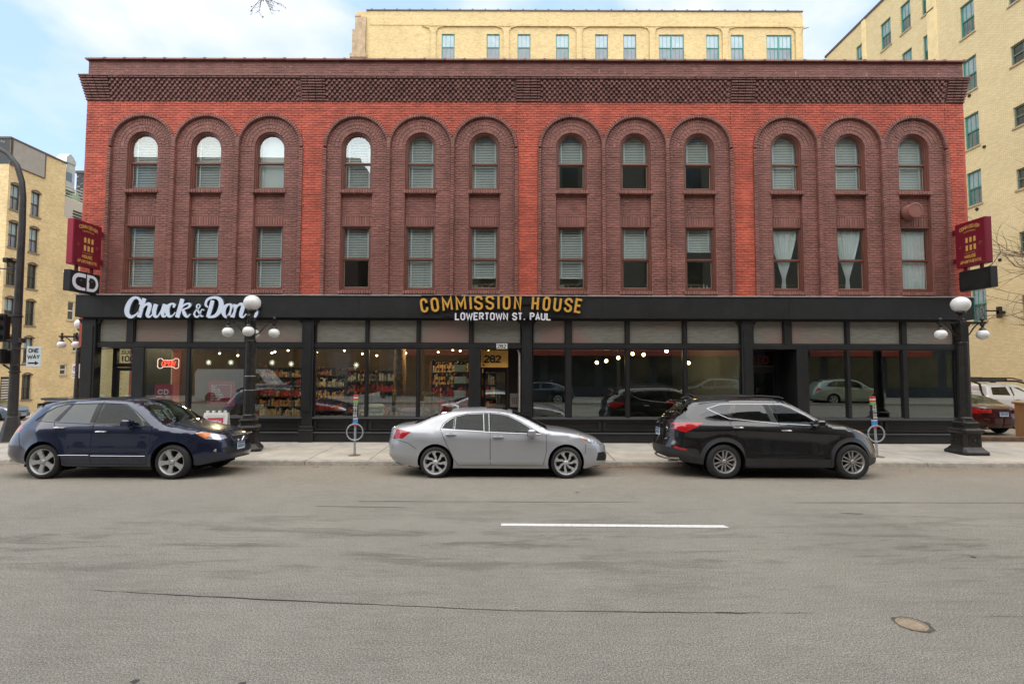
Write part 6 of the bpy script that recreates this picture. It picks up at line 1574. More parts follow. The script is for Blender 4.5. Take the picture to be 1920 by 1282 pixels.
def make_car(name, label, cat, sp, loc, rz=0, roll=0, group=None):
    C_ = Car(sp); t = T(name, label, cat, loc, group, rz)
    if roll: t.rotation_euler = (roll, 0, rz)
    wr, ar = sp['wr'], sp['arch']; body_m = sp['paint']
    # --- side sheet triangulated in (u, z)
    us = np.linspace(0, C_.U, int(C_.U / .05)); top = [(u, C_.edge(u)) for u in us]
    bot = []; u = 0.0
    bl = [(float(u), C_.edge(float(u), False)) for u in us]
    outline = []
    def inarch(x, z): return any(math.hypot(x - wx, z - wr) < ar for wx in sp['wheels'])
    cur = [];
    for (u, z) in bl:
        if not inarch(C_.P_x(u, z), z): cur.append((u, z))
    for wx in sp['wheels']:
        arcp = []
        for k in range(0, 25):
            a = math.pi * (-.12 + 1.24 * k / 24); x, z = wx + ar * math.cos(a), wr + ar * math.sin(a)
            if z > C_.zbot(x) - .001: arcp.append((C_.u_of(x, z), z))
        cur += arcp
    # order the lower edge: walk by u but keep the arches as arcs
    segs = []; lo = sorted([p for p in cur[:0]], key=lambda p: p[0])
    base = [p for p in bl]
    low = []; i = 0
    for wx in sorted(sp['wheels']):
        a = []
        for k in range(0, 29):
            an = math.pi * (1.2 - 1.4 * k / 28); x, z = wx + ar * math.cos(an), wr + ar * math.sin(an)
            if z >= C_.zbot(x): a.append((C_.u_of(x, z), z))
        u0, u1 = a[0][0], a[-1][0]
        while i < len(base) and base[i][0] < u0 - .02: low.append(base[i]); i += 1
        low.append((u0, C_.edge(u0, False)) if a[0][1] - C_.edge(u0, False) > .01 else a[0]); low += a
        while i < len(base) and base[i][0] < u1 + .02: i += 1
    low += base[i:]
    verts = []; edges = []
    def addloop(pts, closed):
        n0 = len(verts); verts.extend(pts)
        for k in range(len(pts) - 1): edges.append((n0 + k, n0 + k + 1))
        if closed: edges.append((n0 + len(pts) - 1, n0))
    bnd = low + top[::-1]; addloop(bnd, True)
    regs = []
    for rg in sp['regions']:
        nm, m, pts = rg[:3]; q = []
        for p in dens([p[:2] for p in pts], .07) if len(pts[0]) == 2 else pts:
            if len(p) == 2: q.append((C_.u_of(p[0], p[1]), p[1]))
            else: q.append((C_.u_face(p[0], p[1], p[2] == 'f') if p[2] != 's' else C_.u_of(p[0], p[1]), p[1]))
        if len(pts[0]) != 2: q = dens(q, .07)
        q = [(max(.0, min(C_.U, a)), b) for a, b in q]
        regs.append((nm, m, q)); addloop(q, True)
    for z in np.arange(.2, 1.75, .055):
        for u in np.arange(.03, C_.U, .055):
            x = C_.P_x(u, z)
            if z < C_.ztop(x) - .02 and z > C_.zbot(x) + .02 and not any(math.hypot(x - wx, z - wr) < ar + .02 for wx in sp['wheels']): verts.append((float(u + (.5 * .055 if int(z / .055) % 2 else 0)), float(z)))
    r = delaunay_2d_cdt([Vector(v) for v in verts], edges, [], 0, 1e-5)
    vo, fo = r[0], r[2]
    V3 = []; 
    for v in vo: V3.append(C_.P(v.x, v.y))
    tri = []
    for f in fo:
        c = sum((vo[i] for i in f), Vector((0, 0))) / len(f)
        if not pip((c.x, c.y), bnd): continue
        lab = 0
        for k, (nm, m, q) in enumerate(regs):
            if pip((c.x, c.y), q): lab = k + 1
        tri.append((tuple(f), lab))
    # --- top strip
    NV = 14; tp = []
    cr_ = sp['crown']
    tops = [C_.P(u, z) for u, z in top]
    for (x, y, z) in tops:
        c = interp(cr_, x)
        for k in range(-NV, NV + 1):
            v = k / NV; v = math.copysign(abs(v) ** .8, v); tp.append((x, y * v, z + c * (1 - abs(v) ** 2.6) * min(1, y / .45)))
    allv = [(x, -y, z) for x, y, z in V3] + [(x, y, z) for x, y, z in V3] + tp
    faces = []; n = len(V3)
    for f, lab in tri: faces.append((f, lab, 0)); faces.append((tuple(i + n for i in f[::-1]), lab, 1))
    W_ = 2 * NV + 1; tr = sp['top_regions']
    for i in range(len(tops) - 1):
        xm = (tops[i][0] + tops[i + 1][0]) / 2; zm = (tops[i][2] + tops[i + 1][2]) / 2
        for k in range(W_ - 1):
            lab = 'body'; vm = abs((k + .5) / (W_ - 1) * 2 - 1)
            for (nm, x0, x1, vmax, m) in tr:
                if x0 < xm < x1 and vm < vmax: lab = nm
            a = 2 * n + i * W_ + k; faces.append(((a, a + W_, a + W_ + 1, a + 1), lab, 2))
    A = np.array(allv); N_ = {}
    keys = [(round(p[0], 3), round(p[1], 3), round(p[2], 3)) for p in allv]
    acc = {}
    fn = []
    for f, lab, sd_ in faces:
        p = A[list(f)]; nn = np.cross(p[1] - p[0], p[2] - p[0])
        if len(f) == 4: nn = nn + np.cross(p[2] - p[0], p[3] - p[0])
        c = p.mean(0)
        out = nn[2] if sd_ == 2 else nn[1] * (-1 if sd_ == 0 else 1)
        if abs(out) < 1e-9: out = 1
        flip = (out < 0) if (sd_ == 2 or abs(nn[1]) > 1e-7) else False
        if sd_ != 2:
            flip = (nn[0] * (c[0] - 0) * .35 + nn[1] * c[1]) < 0
        if flip: f = f[::-1]; nn = -nn
        fn.append((f, lab, sd_))
        for i in f: acc[keys[i]] = acc.get(keys[i], 0) + nn
    vn = {}
    for k, v in acc.items():
        l_ = np.linalg.norm(v); vn[k] = tuple(v / l_) if l_ > 0 else (0, 0, 1)
    def emit(nm, m, fs, parent):
        idx = {}; vs = []; ff = []
        for f in fs:
            g = []
            for i in f:
                if i not in idx: idx[i] = len(vs); vs.append(allv[i])
                g.append(idx[i])
            ff.append(tuple(g))
        me = bpy.data.meshes.new(nm); me.from_pydata(vs, [], ff); me.polygons.foreach_set('use_smooth', [True] * len(ff))
        inv_ = {v: k for k, v in idx.items()}
        me.normals_split_custom_set_from_vertices([vn[keys[inv_[i]]] for i in range(len(vs))])
        me.materials.append(m); return put(nm, me, parent)
    groups = {}
    for f, lab, sd_ in fn:
        if isinstance(lab, int) and lab == 0: k = ('body', 9)
        elif isinstance(lab, int): k = (lab, sd_)
        elif lab == 'body': k = ('body', 9)
        else: k = (lab, 9)
        groups.setdefault(k, []).append(f)
    body = emit('body', body_m, groups.pop(('body', 9)), t); made = {}
    tm = {r[0]: r[4] for r in tr}
    for (lab, sd_), fs in groups.items():
        if isinstance(lab, int): nm, m, q = regs[lab - 1]; made[(nm, sd_)] = emit(nm, m, fs, t)
        else: emit(lab, tm[lab], fs, t)
    # --- seams, trims on the surface
    def line(pts, r, nm, m, par=None, off=.0, sides=(-1, 1), closed=False):
        pts = dens([p for p in pts], .06, closed)
        if closed: pts.append(pts[0])
        for sd_ in sides:
            q = MB(); P3 = []
            for p in pts:
                x, y, z = C_.P(C_.u_of(*p), p[1]); P3.append((x, sd_ * (y + off), z))
            q.tube(P3, r, 5, not closed); q.build(nm, m, par or t, True)
    for pts in sp.get('seams', ()): line(pts, .0045, 'panel_gap', M_gap)
    for (pts, r, m, cl) in sp.get('trims', ()): line(pts, r, 'trim', m, off=.002, closed=cl)
    # --- wheel wells, underbody, interior
    q = MB()
    for wx in sp['wheels']:
        for sd_ in (-1, 1):
            P0 = []; P1 = []
            for k in range(25):
                a = math.pi * (-.15 + 1.3 * k / 24); x, z = wx + ar * math.cos(a), wr + ar * math.sin(a); y = C_.P(C_.u_of(x, z), z)[1]
                P0.append((wx + (ar + .006) * math.cos(a), sd_ * (y - .006), wr + (ar + .006) * math.sin(a))); P1.append((wx + (ar + .006) * math.cos(a), sd_ * .5, wr + (ar + .006) * math.sin(a)))
            q.add(P0 + P1, [(k, k + 1, 26 + k, 25 + k) for k in range(24)]); q.add(P1, [tuple(range(25))])
    q.box(sp['xr'][0][1] + .3, sp['xf'][0][1] - .35, -.62, .62, sp.get('ub', .2), sp.get('ub', .2) + .12)
    wm_mid = (sp['wheels'][0] + ar + .04, sp['wheels'][1] - ar - .04) if sp['wheels'][0] < sp['wheels'][1] else (sp['wheels'][1] + ar + .04, sp['wheels'][0] - ar - .04)
    q.box(wm_mid[0], wm_mid[1], -.80, .80, sp.get('ub', .2) + .03, sp.get('ub', .2) + .3)
    q.build('underbody', M_well, t, recalc=False)
    if sp.get('interior', True):
        zb = sp['belt'] - .06; xa, xb = sp['cab']; q = MB()
        q.box(xa, xb, -.74, -.72, .45, zb); q.box(xa, xb, .72, .74, .45, zb); q.box(xa, xb, -.74, .74, .42, .45); q.box(xb - .35, xb + .1, -.72, .72, zb - .18, zb + .01); q.box(xa - .3, xa, -.66, .66, zb - .1, zb - .06)
        q.build('cabin_lining', M_lin, t)
        seat_m = sp.get('seat', M_seat)
        rows = [(xa + (xb - xa) * .56, (-.36, .36)), (xa + (xb - xa) * .16, (-.42, 0, .42))]
        for x, ys in rows:
            for y in ys:
                q = MB(); Ms = lambda u, v, d, x=x, y=y: (x + u - v * .32, y + d, .5 + v)
                h_ = zb - .5 + .16; q.prism([(-.06, .0), (.10, .0), (.09, h_ * .7), (.06, h_), (-.04, h_), (-.07, h_ * .7)], Ms, -.21, .21)
                se = q.build('seat', seat_m, t)
                q = MB(); q.prism([(-.03, h_ + .03), (.05, h_ + .03), (.05, h_ + .17), (-.02, h_ + .17)], Ms, -.11, .11); q.build('headrest', seat_m, se)
        q = MB(); xs = xb - .42; q.tube([(xs + .12 * math.sin(R(a)) * .5, .36 + .18 * math.cos(R(a)), zb + .02 + .17 * math.sin(R(a))) for a in range(0, 361, 20)], .014, 6, False); q.build('steering_wheel', M_lin, t, True)
        q = MB(); q.box(sp['mir'][0] - .1, sp['mir'][0] - .06, -.12, .12, sp['E'][sp['mirE']][1] - .16, sp['E'][sp['mirE']][1] - .09) if 'mirE' in sp else None
        if q.v: q.build('rear_view_mirror', M_trim, t)
    # --- wheels
    for wx in sp['wheels']:
        for sd_ in (-1, 1):
            yw = sd_ * (sp['track'])
            key = ('wheel', sp['rimstyle'], wr)
            if key not in cache: cache[key] = wheel_meshes(sp['rimstyle'], wr, sp['rim_r'])
            tyre, rim, hub, disc = cache[key]
            wo = T('wheel', '', '', (wx, yw, wr)); del wo['label']; del wo['category']; wo.parent = t
            wo.rotation_euler = (0, U(0, 1.2), 0 if sd_ < 0 else math.pi)
            for nm, me in (('tyre', tyre), ('rim', rim), ('hub_cap', hub), ('brake_disc', disc)): put(nm, me, wo)
    # --- mirrors and handles
    mx_, mz = sp['mir']
    for sd_ in (-1, 1):
        y0 = C_.P(C_.u_of(mx_, mz), mz)[1]
        q = MB(); q.cbox(-.07, .10, .05, .25, -.065, .075, .03); q.cbox(-.02, .08, -.04, .08, -.11, -.03, .02)
        me = q.mesh('door_mirror', sp.get('mir_m', body_m)); 
        for v in me.vertices: v.co.y *= sd_
        o = put('door_mirror', me, t); o.location = (mx_, sd_ * (y0 - .01), mz)
        q = MB(); q.box(-.078, -.068, sd_ * .07, sd_ * .235, -.05, .06); q.build('glass', M_chr, o)
        for (hx, hz) in sp['handles']:
            y0 = C_.P(C_.u_of(hx, hz), hz)[1]
            q = MB(); q.tube([(-.10, 0, 0), (-.09, sd_ * .03, 0), (-.03, sd_ * .038, .003), (.05, sd_ * .036, .003), (.10, sd_ * .02, 0), (.11, 0, 0)], [.012, .017, .02, .02, .015, .01], 8)
            h = q.build('handle', sp.get('handle_m', body_m), made.get(('door', 0 if sd_ < 0 else 1), t), True); h.location = (hx, sd_ * y0, hz)
            q = MB(); q.lathe([(.001, -.001), (.045, .003), (.05, -.004)], (0, 0, 0), 14, 'y'); c2 = q.build('handle_cup', M_gap, h); c2.scale = (1.3, sd_, .55)
    for fn_ in sp.get('extras', ()): fn_(t, C_)
    return t

def wheel_meshes(style, wr, rr):
    """outer side faces -Y"""
    q = MB(); w_ = .11
    q.lathe([(rr - .01, -w_ + .015), (rr + .01, -w_ - .002), (rr + .03, -w_ - .012), (wr - .035, -w_ - .006), (wr - .012, -w_ + .012), (wr, -w_ + .045), (wr, w_ - .04), (wr - .02, w_), (rr, w_)], (0, 0, 0), 56, 'y', caps=False)
    n = 56
    tyre = q.mesh('tyre', M_tyre, True)
    q = MB(); rim_m = {'five': mat('rim_silver', (.42, .42, .41), .35, .35), 'swirl': mat('rim_machined', (.55, .55, .55), .3, .4), 'twin': mat('rim_grey', (.33, .32, .31), .3, .4), 'plain': mat('rim_silver', (.42, .42, .41), .35, .35)}[style]
    vs = []; fs = []; prof = [(rr + .006, -w_ - .002), (rr - .004, -w_ + .001), (rr - .018, -w_ + .02), (rr - .03, -.04), (rr - .05, .06)]
    for (r_, h) in prof:
        for k in range(48): a = 2 * math.pi * k / 48; vs.append((r_ * math.cos(a), h, r_ * math.sin(a)))
    for i in range(len(prof) - 1):
        for k in range(48): fs.append((i * 48 + k, i * 48 + (k + 1) % 48, i * 48 + 48 + (k + 1) % 48, i * 48 + 48 + k))
    q.add(vs, fs)
    def spoke(poly, th, y0=-w_ + .012, y1=-w_ + .05, dish=.02):
        c, s_ = math.cos(th), math.sin(th)
        q.prism(poly, lambda u, v, d: (u * c - v * s_, d + dish * (1 - u / rr), u * s_ + v * c), y0, y1)
    R1 = rr - .01
    if style in ('five', 'plain'):
        for k in range(5): spoke([(.05, -.045), (R1 * .55, -.036), (R1, -.062), (R1 + .004, 0), (R1, .062), (R1 * .55, .036), (.05, .045)], k * 2 * math.pi / 5 + .3)
    elif style == 'twin':
        for k in range(6):
            a = k * math.pi / 3
            for s_ in (-1, 1): spoke([(.045, s_ * .006), (R1, s_ * .028), (R1, s_ * .060), (.05, s_ * .034)], a)
    else:
        for k in range(7):
            a = k * 2 * math.pi / 7
            spoke([(.045, -.02), (R1 * .5, -.015), (R1 * .72, .02), (R1 * .97, -.005), (R1 * .93, .075), (R1 * .8, .085), (R1 * .62, .055), (R1 * .4, .022), (.045, .02)], a)
    rim = q.mesh('rim', rim_m)
    q = MB(); q.lathe([(.001, -w_ + .01), (.03, -w_ + .008), (.045, -w_ + .02), (.055, -w_ + .06)], (0, 0, 0), 20, 'y')
    for k in range(5): a = k * 2 * math.pi / 5; q.lathe([(.001, -w_ + .016), (.009, -w_ + .018), (.009, -w_ + .04)], (.062 * math.cos(a), 0, .062 * math.sin(a)), 8, 'y')
    hub = q.mesh('hub_cap', rim_m, True)
    q = MB(); q.lathe([(.001, -.02), (.14, -.02), (.14, .0)], (0, 0, 0), 28, 'y'); q.lathe([(rr - .035, .03), (.001, .031)], (0, 0, 0), 28, 'y', caps=False); disc = q.mesh('brake_disc', mat('disc_dark', (.03, .028, .026), .5, .5))
    return tyre, rim, hub, disc

def plate(x, z, y=0, rot=0, nx=1):
    def f(t, C_):
        q = MB(); q.cbox(-.006, .006, -.155, .155, -.08, .08, .003); o = q.build('licence_plate', M_plate, t); o.location = (x, y, z); o.rotation_euler = (0, 0, rot)
        q = MB(); q.box(.006 * nx, .0075 * nx, -.15, .15, .04, .076); q.build('plate_band', mat('plate_blue', (.03, .12, .3), .5), o)
        q = MB()
        for k in range(6): q.box(.006 * nx, .0075 * nx, -.13 + k * .045, -.10 + k * .045, -.04, .025)
        q.build('plate_print', mat('plate_ink', (.05, .08, .14), .5), o)
    return f
def boxpart(nm, m, *a, c=.01):
    def f(t, C_):
        q = MB(); q.cbox(*a, c); q.build(nm, m, t)
    return f
def tubepart(nm, m, pts, r, mirror=False, n=8):
    def f(t, C_):
        for s_ in ((-1, 1) if mirror else (1,)):
            q = MB(); q.tube([(p[0], p[1] * s_, p[2]) for p in pts], r, n); q.build(nm, m, t, True)
    return f
def mudflap(x):
    return lambda t, C_: None
def RG(nm, m, pts): return (nm, m, pts)

# --- silver saloon
silver = paint('silver_paint', (.42, .43, .45), .4, .32)
E_s = [(-2.52, .90), (-2.44, 1.0), (-2.25, 1.06), (-2.0, 1.085), (-1.8, 1.125), (-1.5, 1.245), (-1.2, 1.345), (-.9, 1.385), (-.45, 1.40), (-.1, 1.39), (.2, 1.345), (.5, 1.235), (.8, 1.09), (1.02, .985), (1.3, .955), (1.63, .90), (1.95, .81), (2.14, .735), (2.31, .62)]
E_s = catmull(E_s, 3)
dlo_r = [(-1.28, 1.02), (-1.22, 1.12), (-1.08, 1.225), (-.95, 1.28), (-.75, 1.32), (-.40, 1.335), (-.36, .975), (-.8, 1.0)]
dlo_f = [(-.25, .967), (-.27, 1.335), (-.06, 1.325), (.13, 1.29), (.36, 1.185), (.58, 1.06), (.72, .955), (.6, .94), (.2, .953)]
sed = dict(L=4.75, plan=4.0, paint=silver, wheels=(-1.385, 1.37), wr=.325, arch=.385, rim_r=.242, rimstyle='swirl', track=.80,
    xr=[(.2, -2.3), (.3, -2.40), (.42, -2.50), (.66, -2.52), (.78, -2.49), (1.0, -2.46), (1.1, -2.36), (1.4, -2.36)],
    xf=[(.18, 2.22), (.28, 2.32), (.45, 2.33), (.62, 2.30), (.74, 2.22), (.9, 2.14), (1.4, 2.1)],
    w=[(.2, .86), (.3, .895), (.45, .915), (.6, .918), (.75, .912), (.86, .90), (.93, .885), (1.0, .85), (1.1, .79), (1.2, .735), (1.3, .68), (1.4, .62)],
    taper=[(-2.4, .97), (-1.4, 1), (1.4, 1), (2.3, .97)], crease=((([(-2.2, .80), (-1, .85), (.5, .80), (1.6, .76)]), .016, .10, -2.1, 1.6), (.36, .02, .07, -1.0, 1.0)),
    E=E_s, B=[(-2.4, .30), (-1.9, .22), (-1.0, .205), (1.0, .20), (1.8, .19), (2.3, .26)], round=.06, rk=.6,
    crown=[(-2.45, .0), (-2.3, .03), (-1.9, .04), (-1.5, .06), (-.8, .06), (0, .06), (.6, .06), (1.0, .05), (1.5, .05), (2.1, .04), (2.26, .0)],
    regions=[RG('door', silver, [(-.245, 1.36), (-.235, .27), (-.90, .27), (-1.0, .40), (-1.10, .60), (-1.22, .85), (-1.30, 1.01), (-1.2, 1.17), (-1.0, 1.29), (-.7, 1.355)]),
             RG('door', silver, [(-.235, 1.36), (-.225, .27), (.88, .27), (.95, .55), (.955, .90), (.80, .965), (.58, 1.10), (.32, 1.24), (.05, 1.35)]),
             RG('window_glass', M_cgl, [(-.99, 1.01), (-.98, 1.27), (-.75, 1.32), (-.40, 1.335), (-.375, .98)]), RG('quarter_glass', M_cgl, [(-1.27, 1.03), (-1.20, 1.135), (-1.08, 1.22), (-1.02, 1.25), (-1.03, 1.015)]),
             RG('window_glass', M_cgl, dlo_f), RG('pillar_trim', M_trim, [(-.385, 1.338), (-.36, .97), (-.26, .967), (-.285, 1.338)]), RG('pillar_trim', M_trim, [(-1.015, 1.255), (-1.025, 1.01), (-1.0, 1.01), (-.99, 1.262)]),
             RG('pillar_trim', M_trim, [(.60, 1.05), (.735, .95), (.82, .93), (.72, .99)]),
             RG('tail_light', M_tail, [(-1.93, .945, 's'), (-2.2, .995, 's'), (-2.42, 1.01, 's'), (.62, .99, 'r'), (.62, .80, 'r'), (-2.44, .79, 's'), (-2.12, .80, 's')]),
             RG('headlight', M_head, [(1.70, .825, 's'), (1.92, .79, 's'), (2.1, .755, 's'), (.45, .735, 'f'), (.45, .655, 'f'), (2.12, .66, 's'), (1.90, .70, 's')]),
             RG('side_marker', M_amb, [(1.69, .828, 's'), (1.84, .80, 's'), (1.80, .755, 's')]),
             RG('lower_grille', M_trim, [(2.07, .52, 's'), (.55, .52, 'f'), (.30, .38, 'f'), (.55, .33, 'f'), (2.03, .35, 's')]),
             RG('grille', M_trim, [(.42, .72, 'f'), (.0, .73, 'f'), (.0, .56, 'f'), (.38, .60, 'f')]),
             RG('front_lip', M_trim, [(2.0, .24, 's'), (.0, .24, 'f'), (.0, .18, 'f'), (1.8, .19, 's')])],
    top_regions=[('windshield', .22, 1.0, .93, M_wsh), ('rear_glass', -1.88, -1.12, .90, M_cgl), ('sunroof', -.35, .12, .55, mat('sunroof', (.01, .01, .012), .05))],
    seams=[[(-.24, 1.36), (-.23, .27)], [(-.23, .265), (-.90, .265), (-1.0, .40), (-1.10, .60), (-1.22, .85), (-1.30, 1.01)], [(-.23, .265), (.88, .265), (.95, .55), (.955, .90)], [(-2.33, .79), (-2.0, .72), (-1.8, .6)], [(1.80, .70), (1.78, .50)]],
    trims=[([(-1.31, 1.0), (-1.25, 1.12), (-1.10, 1.24), (-.95, 1.295), (-.72, 1.338), (-.40, 1.352), (-.06, 1.342), (.14, 1.305), (.37, 1.20), (.60, 1.07), (.86, .915)], .0065, M_chr, False), ([(-1.31, 1.0), (-.8, .985), (-.3, .958), (.2, .938), (.86, .915)], .006, M_chr, False)],
    belt=.97, cab=(-1.2, .75), mir=(.62, .95), handles=((-1.07, .905), (-.07, .86)), seat=mat('pale_seat', (.2, .2, .19), .8),
    extras=(plate(2.34, .42), plate(-2.53, .62, nx=-1), tubepart('exhaust', M_chr, [(-2.38, .5, .24), (-2.15, .5, .24)], .035, True),
            tubepart('wiper', M_trim, [(1.02, -.3, 1.02), (.75, .25, 1.13)], .01), tubepart('aerial', silver, [(-1.0, 0, 1.45), (-1.08, 0, 1.49), (-1.15, 0, 1.47)], [.03, .02, .005])))
ROLL = -math.atan(.04)
def zc(y): return -.04 * (y - 10)
make_car('parked_sedan', 'silver four door sedan parked in the middle between the two SUVs', 'car', sed, (-.22, 10.98 + .90, zc(11.88)), roll=ROLL)

# --- dark blue SUV
blue = paint('blue_paint', (.010, .016, .042), .35, .25)
E_b = catmull([(-2.12, 1.22), (-2.03, 1.36), (-1.86, 1.47), (-1.5, 1.545), (-1.1, 1.585), (-.5, 1.62), (0, 1.60), (.30, 1.555), (.55, 1.44), (.80, 1.26), (1.05, 1.10), (1.25, 1.055), (1.6, .99), (1.95, .925), (2.15, .86), (2.26, .76)], 3)
suvb = dict(L=4.6, plan=4.0, paint=blue, wheels=(-1.325, 1.325), wr=.352, arch=.415, rim_r=.255, rimstyle='five', track=.80,
    xr=[(.2, -2.25), (.35, -2.42), (.45, -2.50), (.65, -2.50), (.8, -2.44), (1.05, -2.30), (1.2, -2.16), (1.4, -2.0), (1.6, -1.88)],
    xf=[(.2, 2.18), (.3, 2.28), (.5, 2.32), (.75, 2.27), (.86, 2.2), (1.0, 2.15), (1.6, 2.15)],
    w=[(.2, .87), (.3, .90), (.45, .93), (.6, .935), (.8, .93), (.95, .915), (1.06, .89), (1.15, .85), (1.3, .785), (1.45, .715), (1.6, .63)],
    taper=[(-2.3, .93), (-1.5, 1), (1.4, 1), (2.3, .95)], crease=(([(-2.2, .98), (0, .99), (1.8, .93)], .014, .10, -2.1, 1.9), (.48, .02, .06, -.95, .95)),
    E=E_b, B=[(-2.45, .38), (-1.95, .30), (-.95, .26), (.95, .25), (1.8, .27), (2.3, .36)], round=.08, rk=.7, flare=.028,
    crown=[(-2.3, .0), (-1.9, .03), (-1.2, .05), (0, .06), (.7, .08), (1.1, .07), (1.6, .06), (2.1, .04), (2.28, .0)],
    regions=[RG('door', blue, [(-.36, 1.60), (-.34, .32), (-.85, .32), (-.93, .45), (-1.02, .75), (-1.12, 1.0), (-1.20, 1.14), (-1.05, 1.42), (-.94, 1.58)]),
             RG('door', blue, [(-.345, 1.60), (-.33, .32), (.80, .31), (.87, .6), (.87, 1.03), (.70, 1.22), (.45, 1.42), (.2, 1.56)]),
             RG('window_glass', M_cgd, [(-1.10, 1.165), (-.985, 1.38), (-.93, 1.505), (-.44, 1.525), (-.46, 1.14)]), RG('quarter_glass', M_cgd, [(-1.65, 1.19), (-1.50, 1.33), (-1.33, 1.44), (-1.15, 1.50), (-1.02, 1.51), (-1.24, 1.175)]),
             RG('window_glass', M_cgl, [(-.33, 1.13), (-.30, 1.525), (.02, 1.52), (.17, 1.50), (.40, 1.37), (.60, 1.20), (.68, 1.09), (.3, 1.105)]),
             RG('pillar_trim', M_trim, [(-.45, 1.53), (-.455, 1.14), (-.33, 1.132), (-.31, 1.53)]), RG('pillar_trim', M_trim, [(-1.02, 1.51), (-1.24, 1.17), (-1.11, 1.165), (-.94, 1.51)]), RG('pillar_trim', M_trim, [(.62, 1.19), (.70, 1.09), (.86, 1.07), (.76, 1.14)]),
             RG('tail_light', M_tail, [(-1.92, 1.03, 's'), (-2.14, 1.12, 's'), (.60, 1.14, 'r'), (.60, .90, 'r'), (-2.30, .88, 's'), (-2.02, .93, 's')]),
             RG('headlight', M_head, [(1.72, .93, 's'), (1.86, .965, 's'), (2.02, .945, 's'), (.50, .88, 'f'), (.48, .80, 'f'), (2.14, .78, 's'), (1.92, .80, 's')]),
             RG('side_marker', M_amb, [(1.72, .925, 's'), (1.90, .95, 's'), (1.98, .88, 's'), (1.90, .81, 's')]),
             RG('lower_grille', M_trim, [(.62, .62, 'f'), (.0, .62, 'f'), (.0, .46, 'f'), (.55, .48, 'f')]), RG('grille', M_chr, [(.42, .84, 'f'), (.0, .84, 'f'), (.0, .70, 'f'), (.30, .70, 'f')]),
             RG('chin', M_trim, [(2.1, .36, 's'), (.0, .40, 'f'), (.0, .30, 'f'), (1.9, .28, 's')])],
    top_regions=[('windshield', .38, 1.12, .93, M_wsh)],
    seams=[[(-.35, 1.60), (-.335, .31)], [(-.335, .31), (-.85, .31), (-.93, .45), (-1.02, .75), (-1.12, 1.0), (-1.20, 1.14)], [(-.335, .31), (.80, .305), (.87, .6), (.87, 1.05)], [(-2.0, .92), (-1.88, .62), (-1.74, .60)], [(1.78, .78), (1.76, .5)]],
    trims=[([(-.97, .49), (-.35, .49)], .005, M_chr, False), ([(-.31, .48), (.80, .475)], .005, M_chr, False), ([(-1.68, 1.175), (-1.1, 1.145), (-.3, 1.115), (.7, 1.075)], .008, M_trim, False), ([(-1.68, 1.18), (-1.5, 1.345), (-1.33, 1.455), (-1.1, 1.515), (-.3, 1.54), (.16, 1.52), (.42, 1.38), (.78, 1.12)], .009, M_trim, False)],
    belt=1.10, cab=(-1.3, .8), mir=(.42, 1.14), handles=((-1.03, 1.04), (-.14, .965)), handle_m=M_chr,
    extras=(plate(2.325, .62, -.10), tubepart('fog_lamp', M_chr, [(2.02, .66, .56), (2.1, .64, .56)], .045, True), tubepart('exhaust', M_chr, [(-2.36, .5, .33), (-2.1, .5, .33)], .035, True), tubepart('grille_bar', M_chr, [(2.29, -.4, .86), (2.33, 0, .87), (2.29, .4, .86)], .015),
            tubepart('spoiler', blue, [(-1.84, -.5, 1.50), (-1.90, 0, 1.53), (-1.84, .5, 1.50)], .03), tubepart('roof_strip', M_trim, [(-1.7, .56, 1.60), (-.5, .58, 1.64), (.3, .55, 1.58)], .012, True), tubepart('wiper', M_trim, [(1.1, -.3, 1.14), (.86, .25, 1.28)], .01),
            tubepart('grille_badge', M_chr, [(2.31, -.05, .72), (2.325, 0, .80), (2.31, .05, .72)], .012)))
make_car('parked_suv', 'dark blue SUV with five spoke wheels parked at the left', 'car', suvb, (-8.31, 10.69 + .93, zc(11.6)), roll=ROLL)

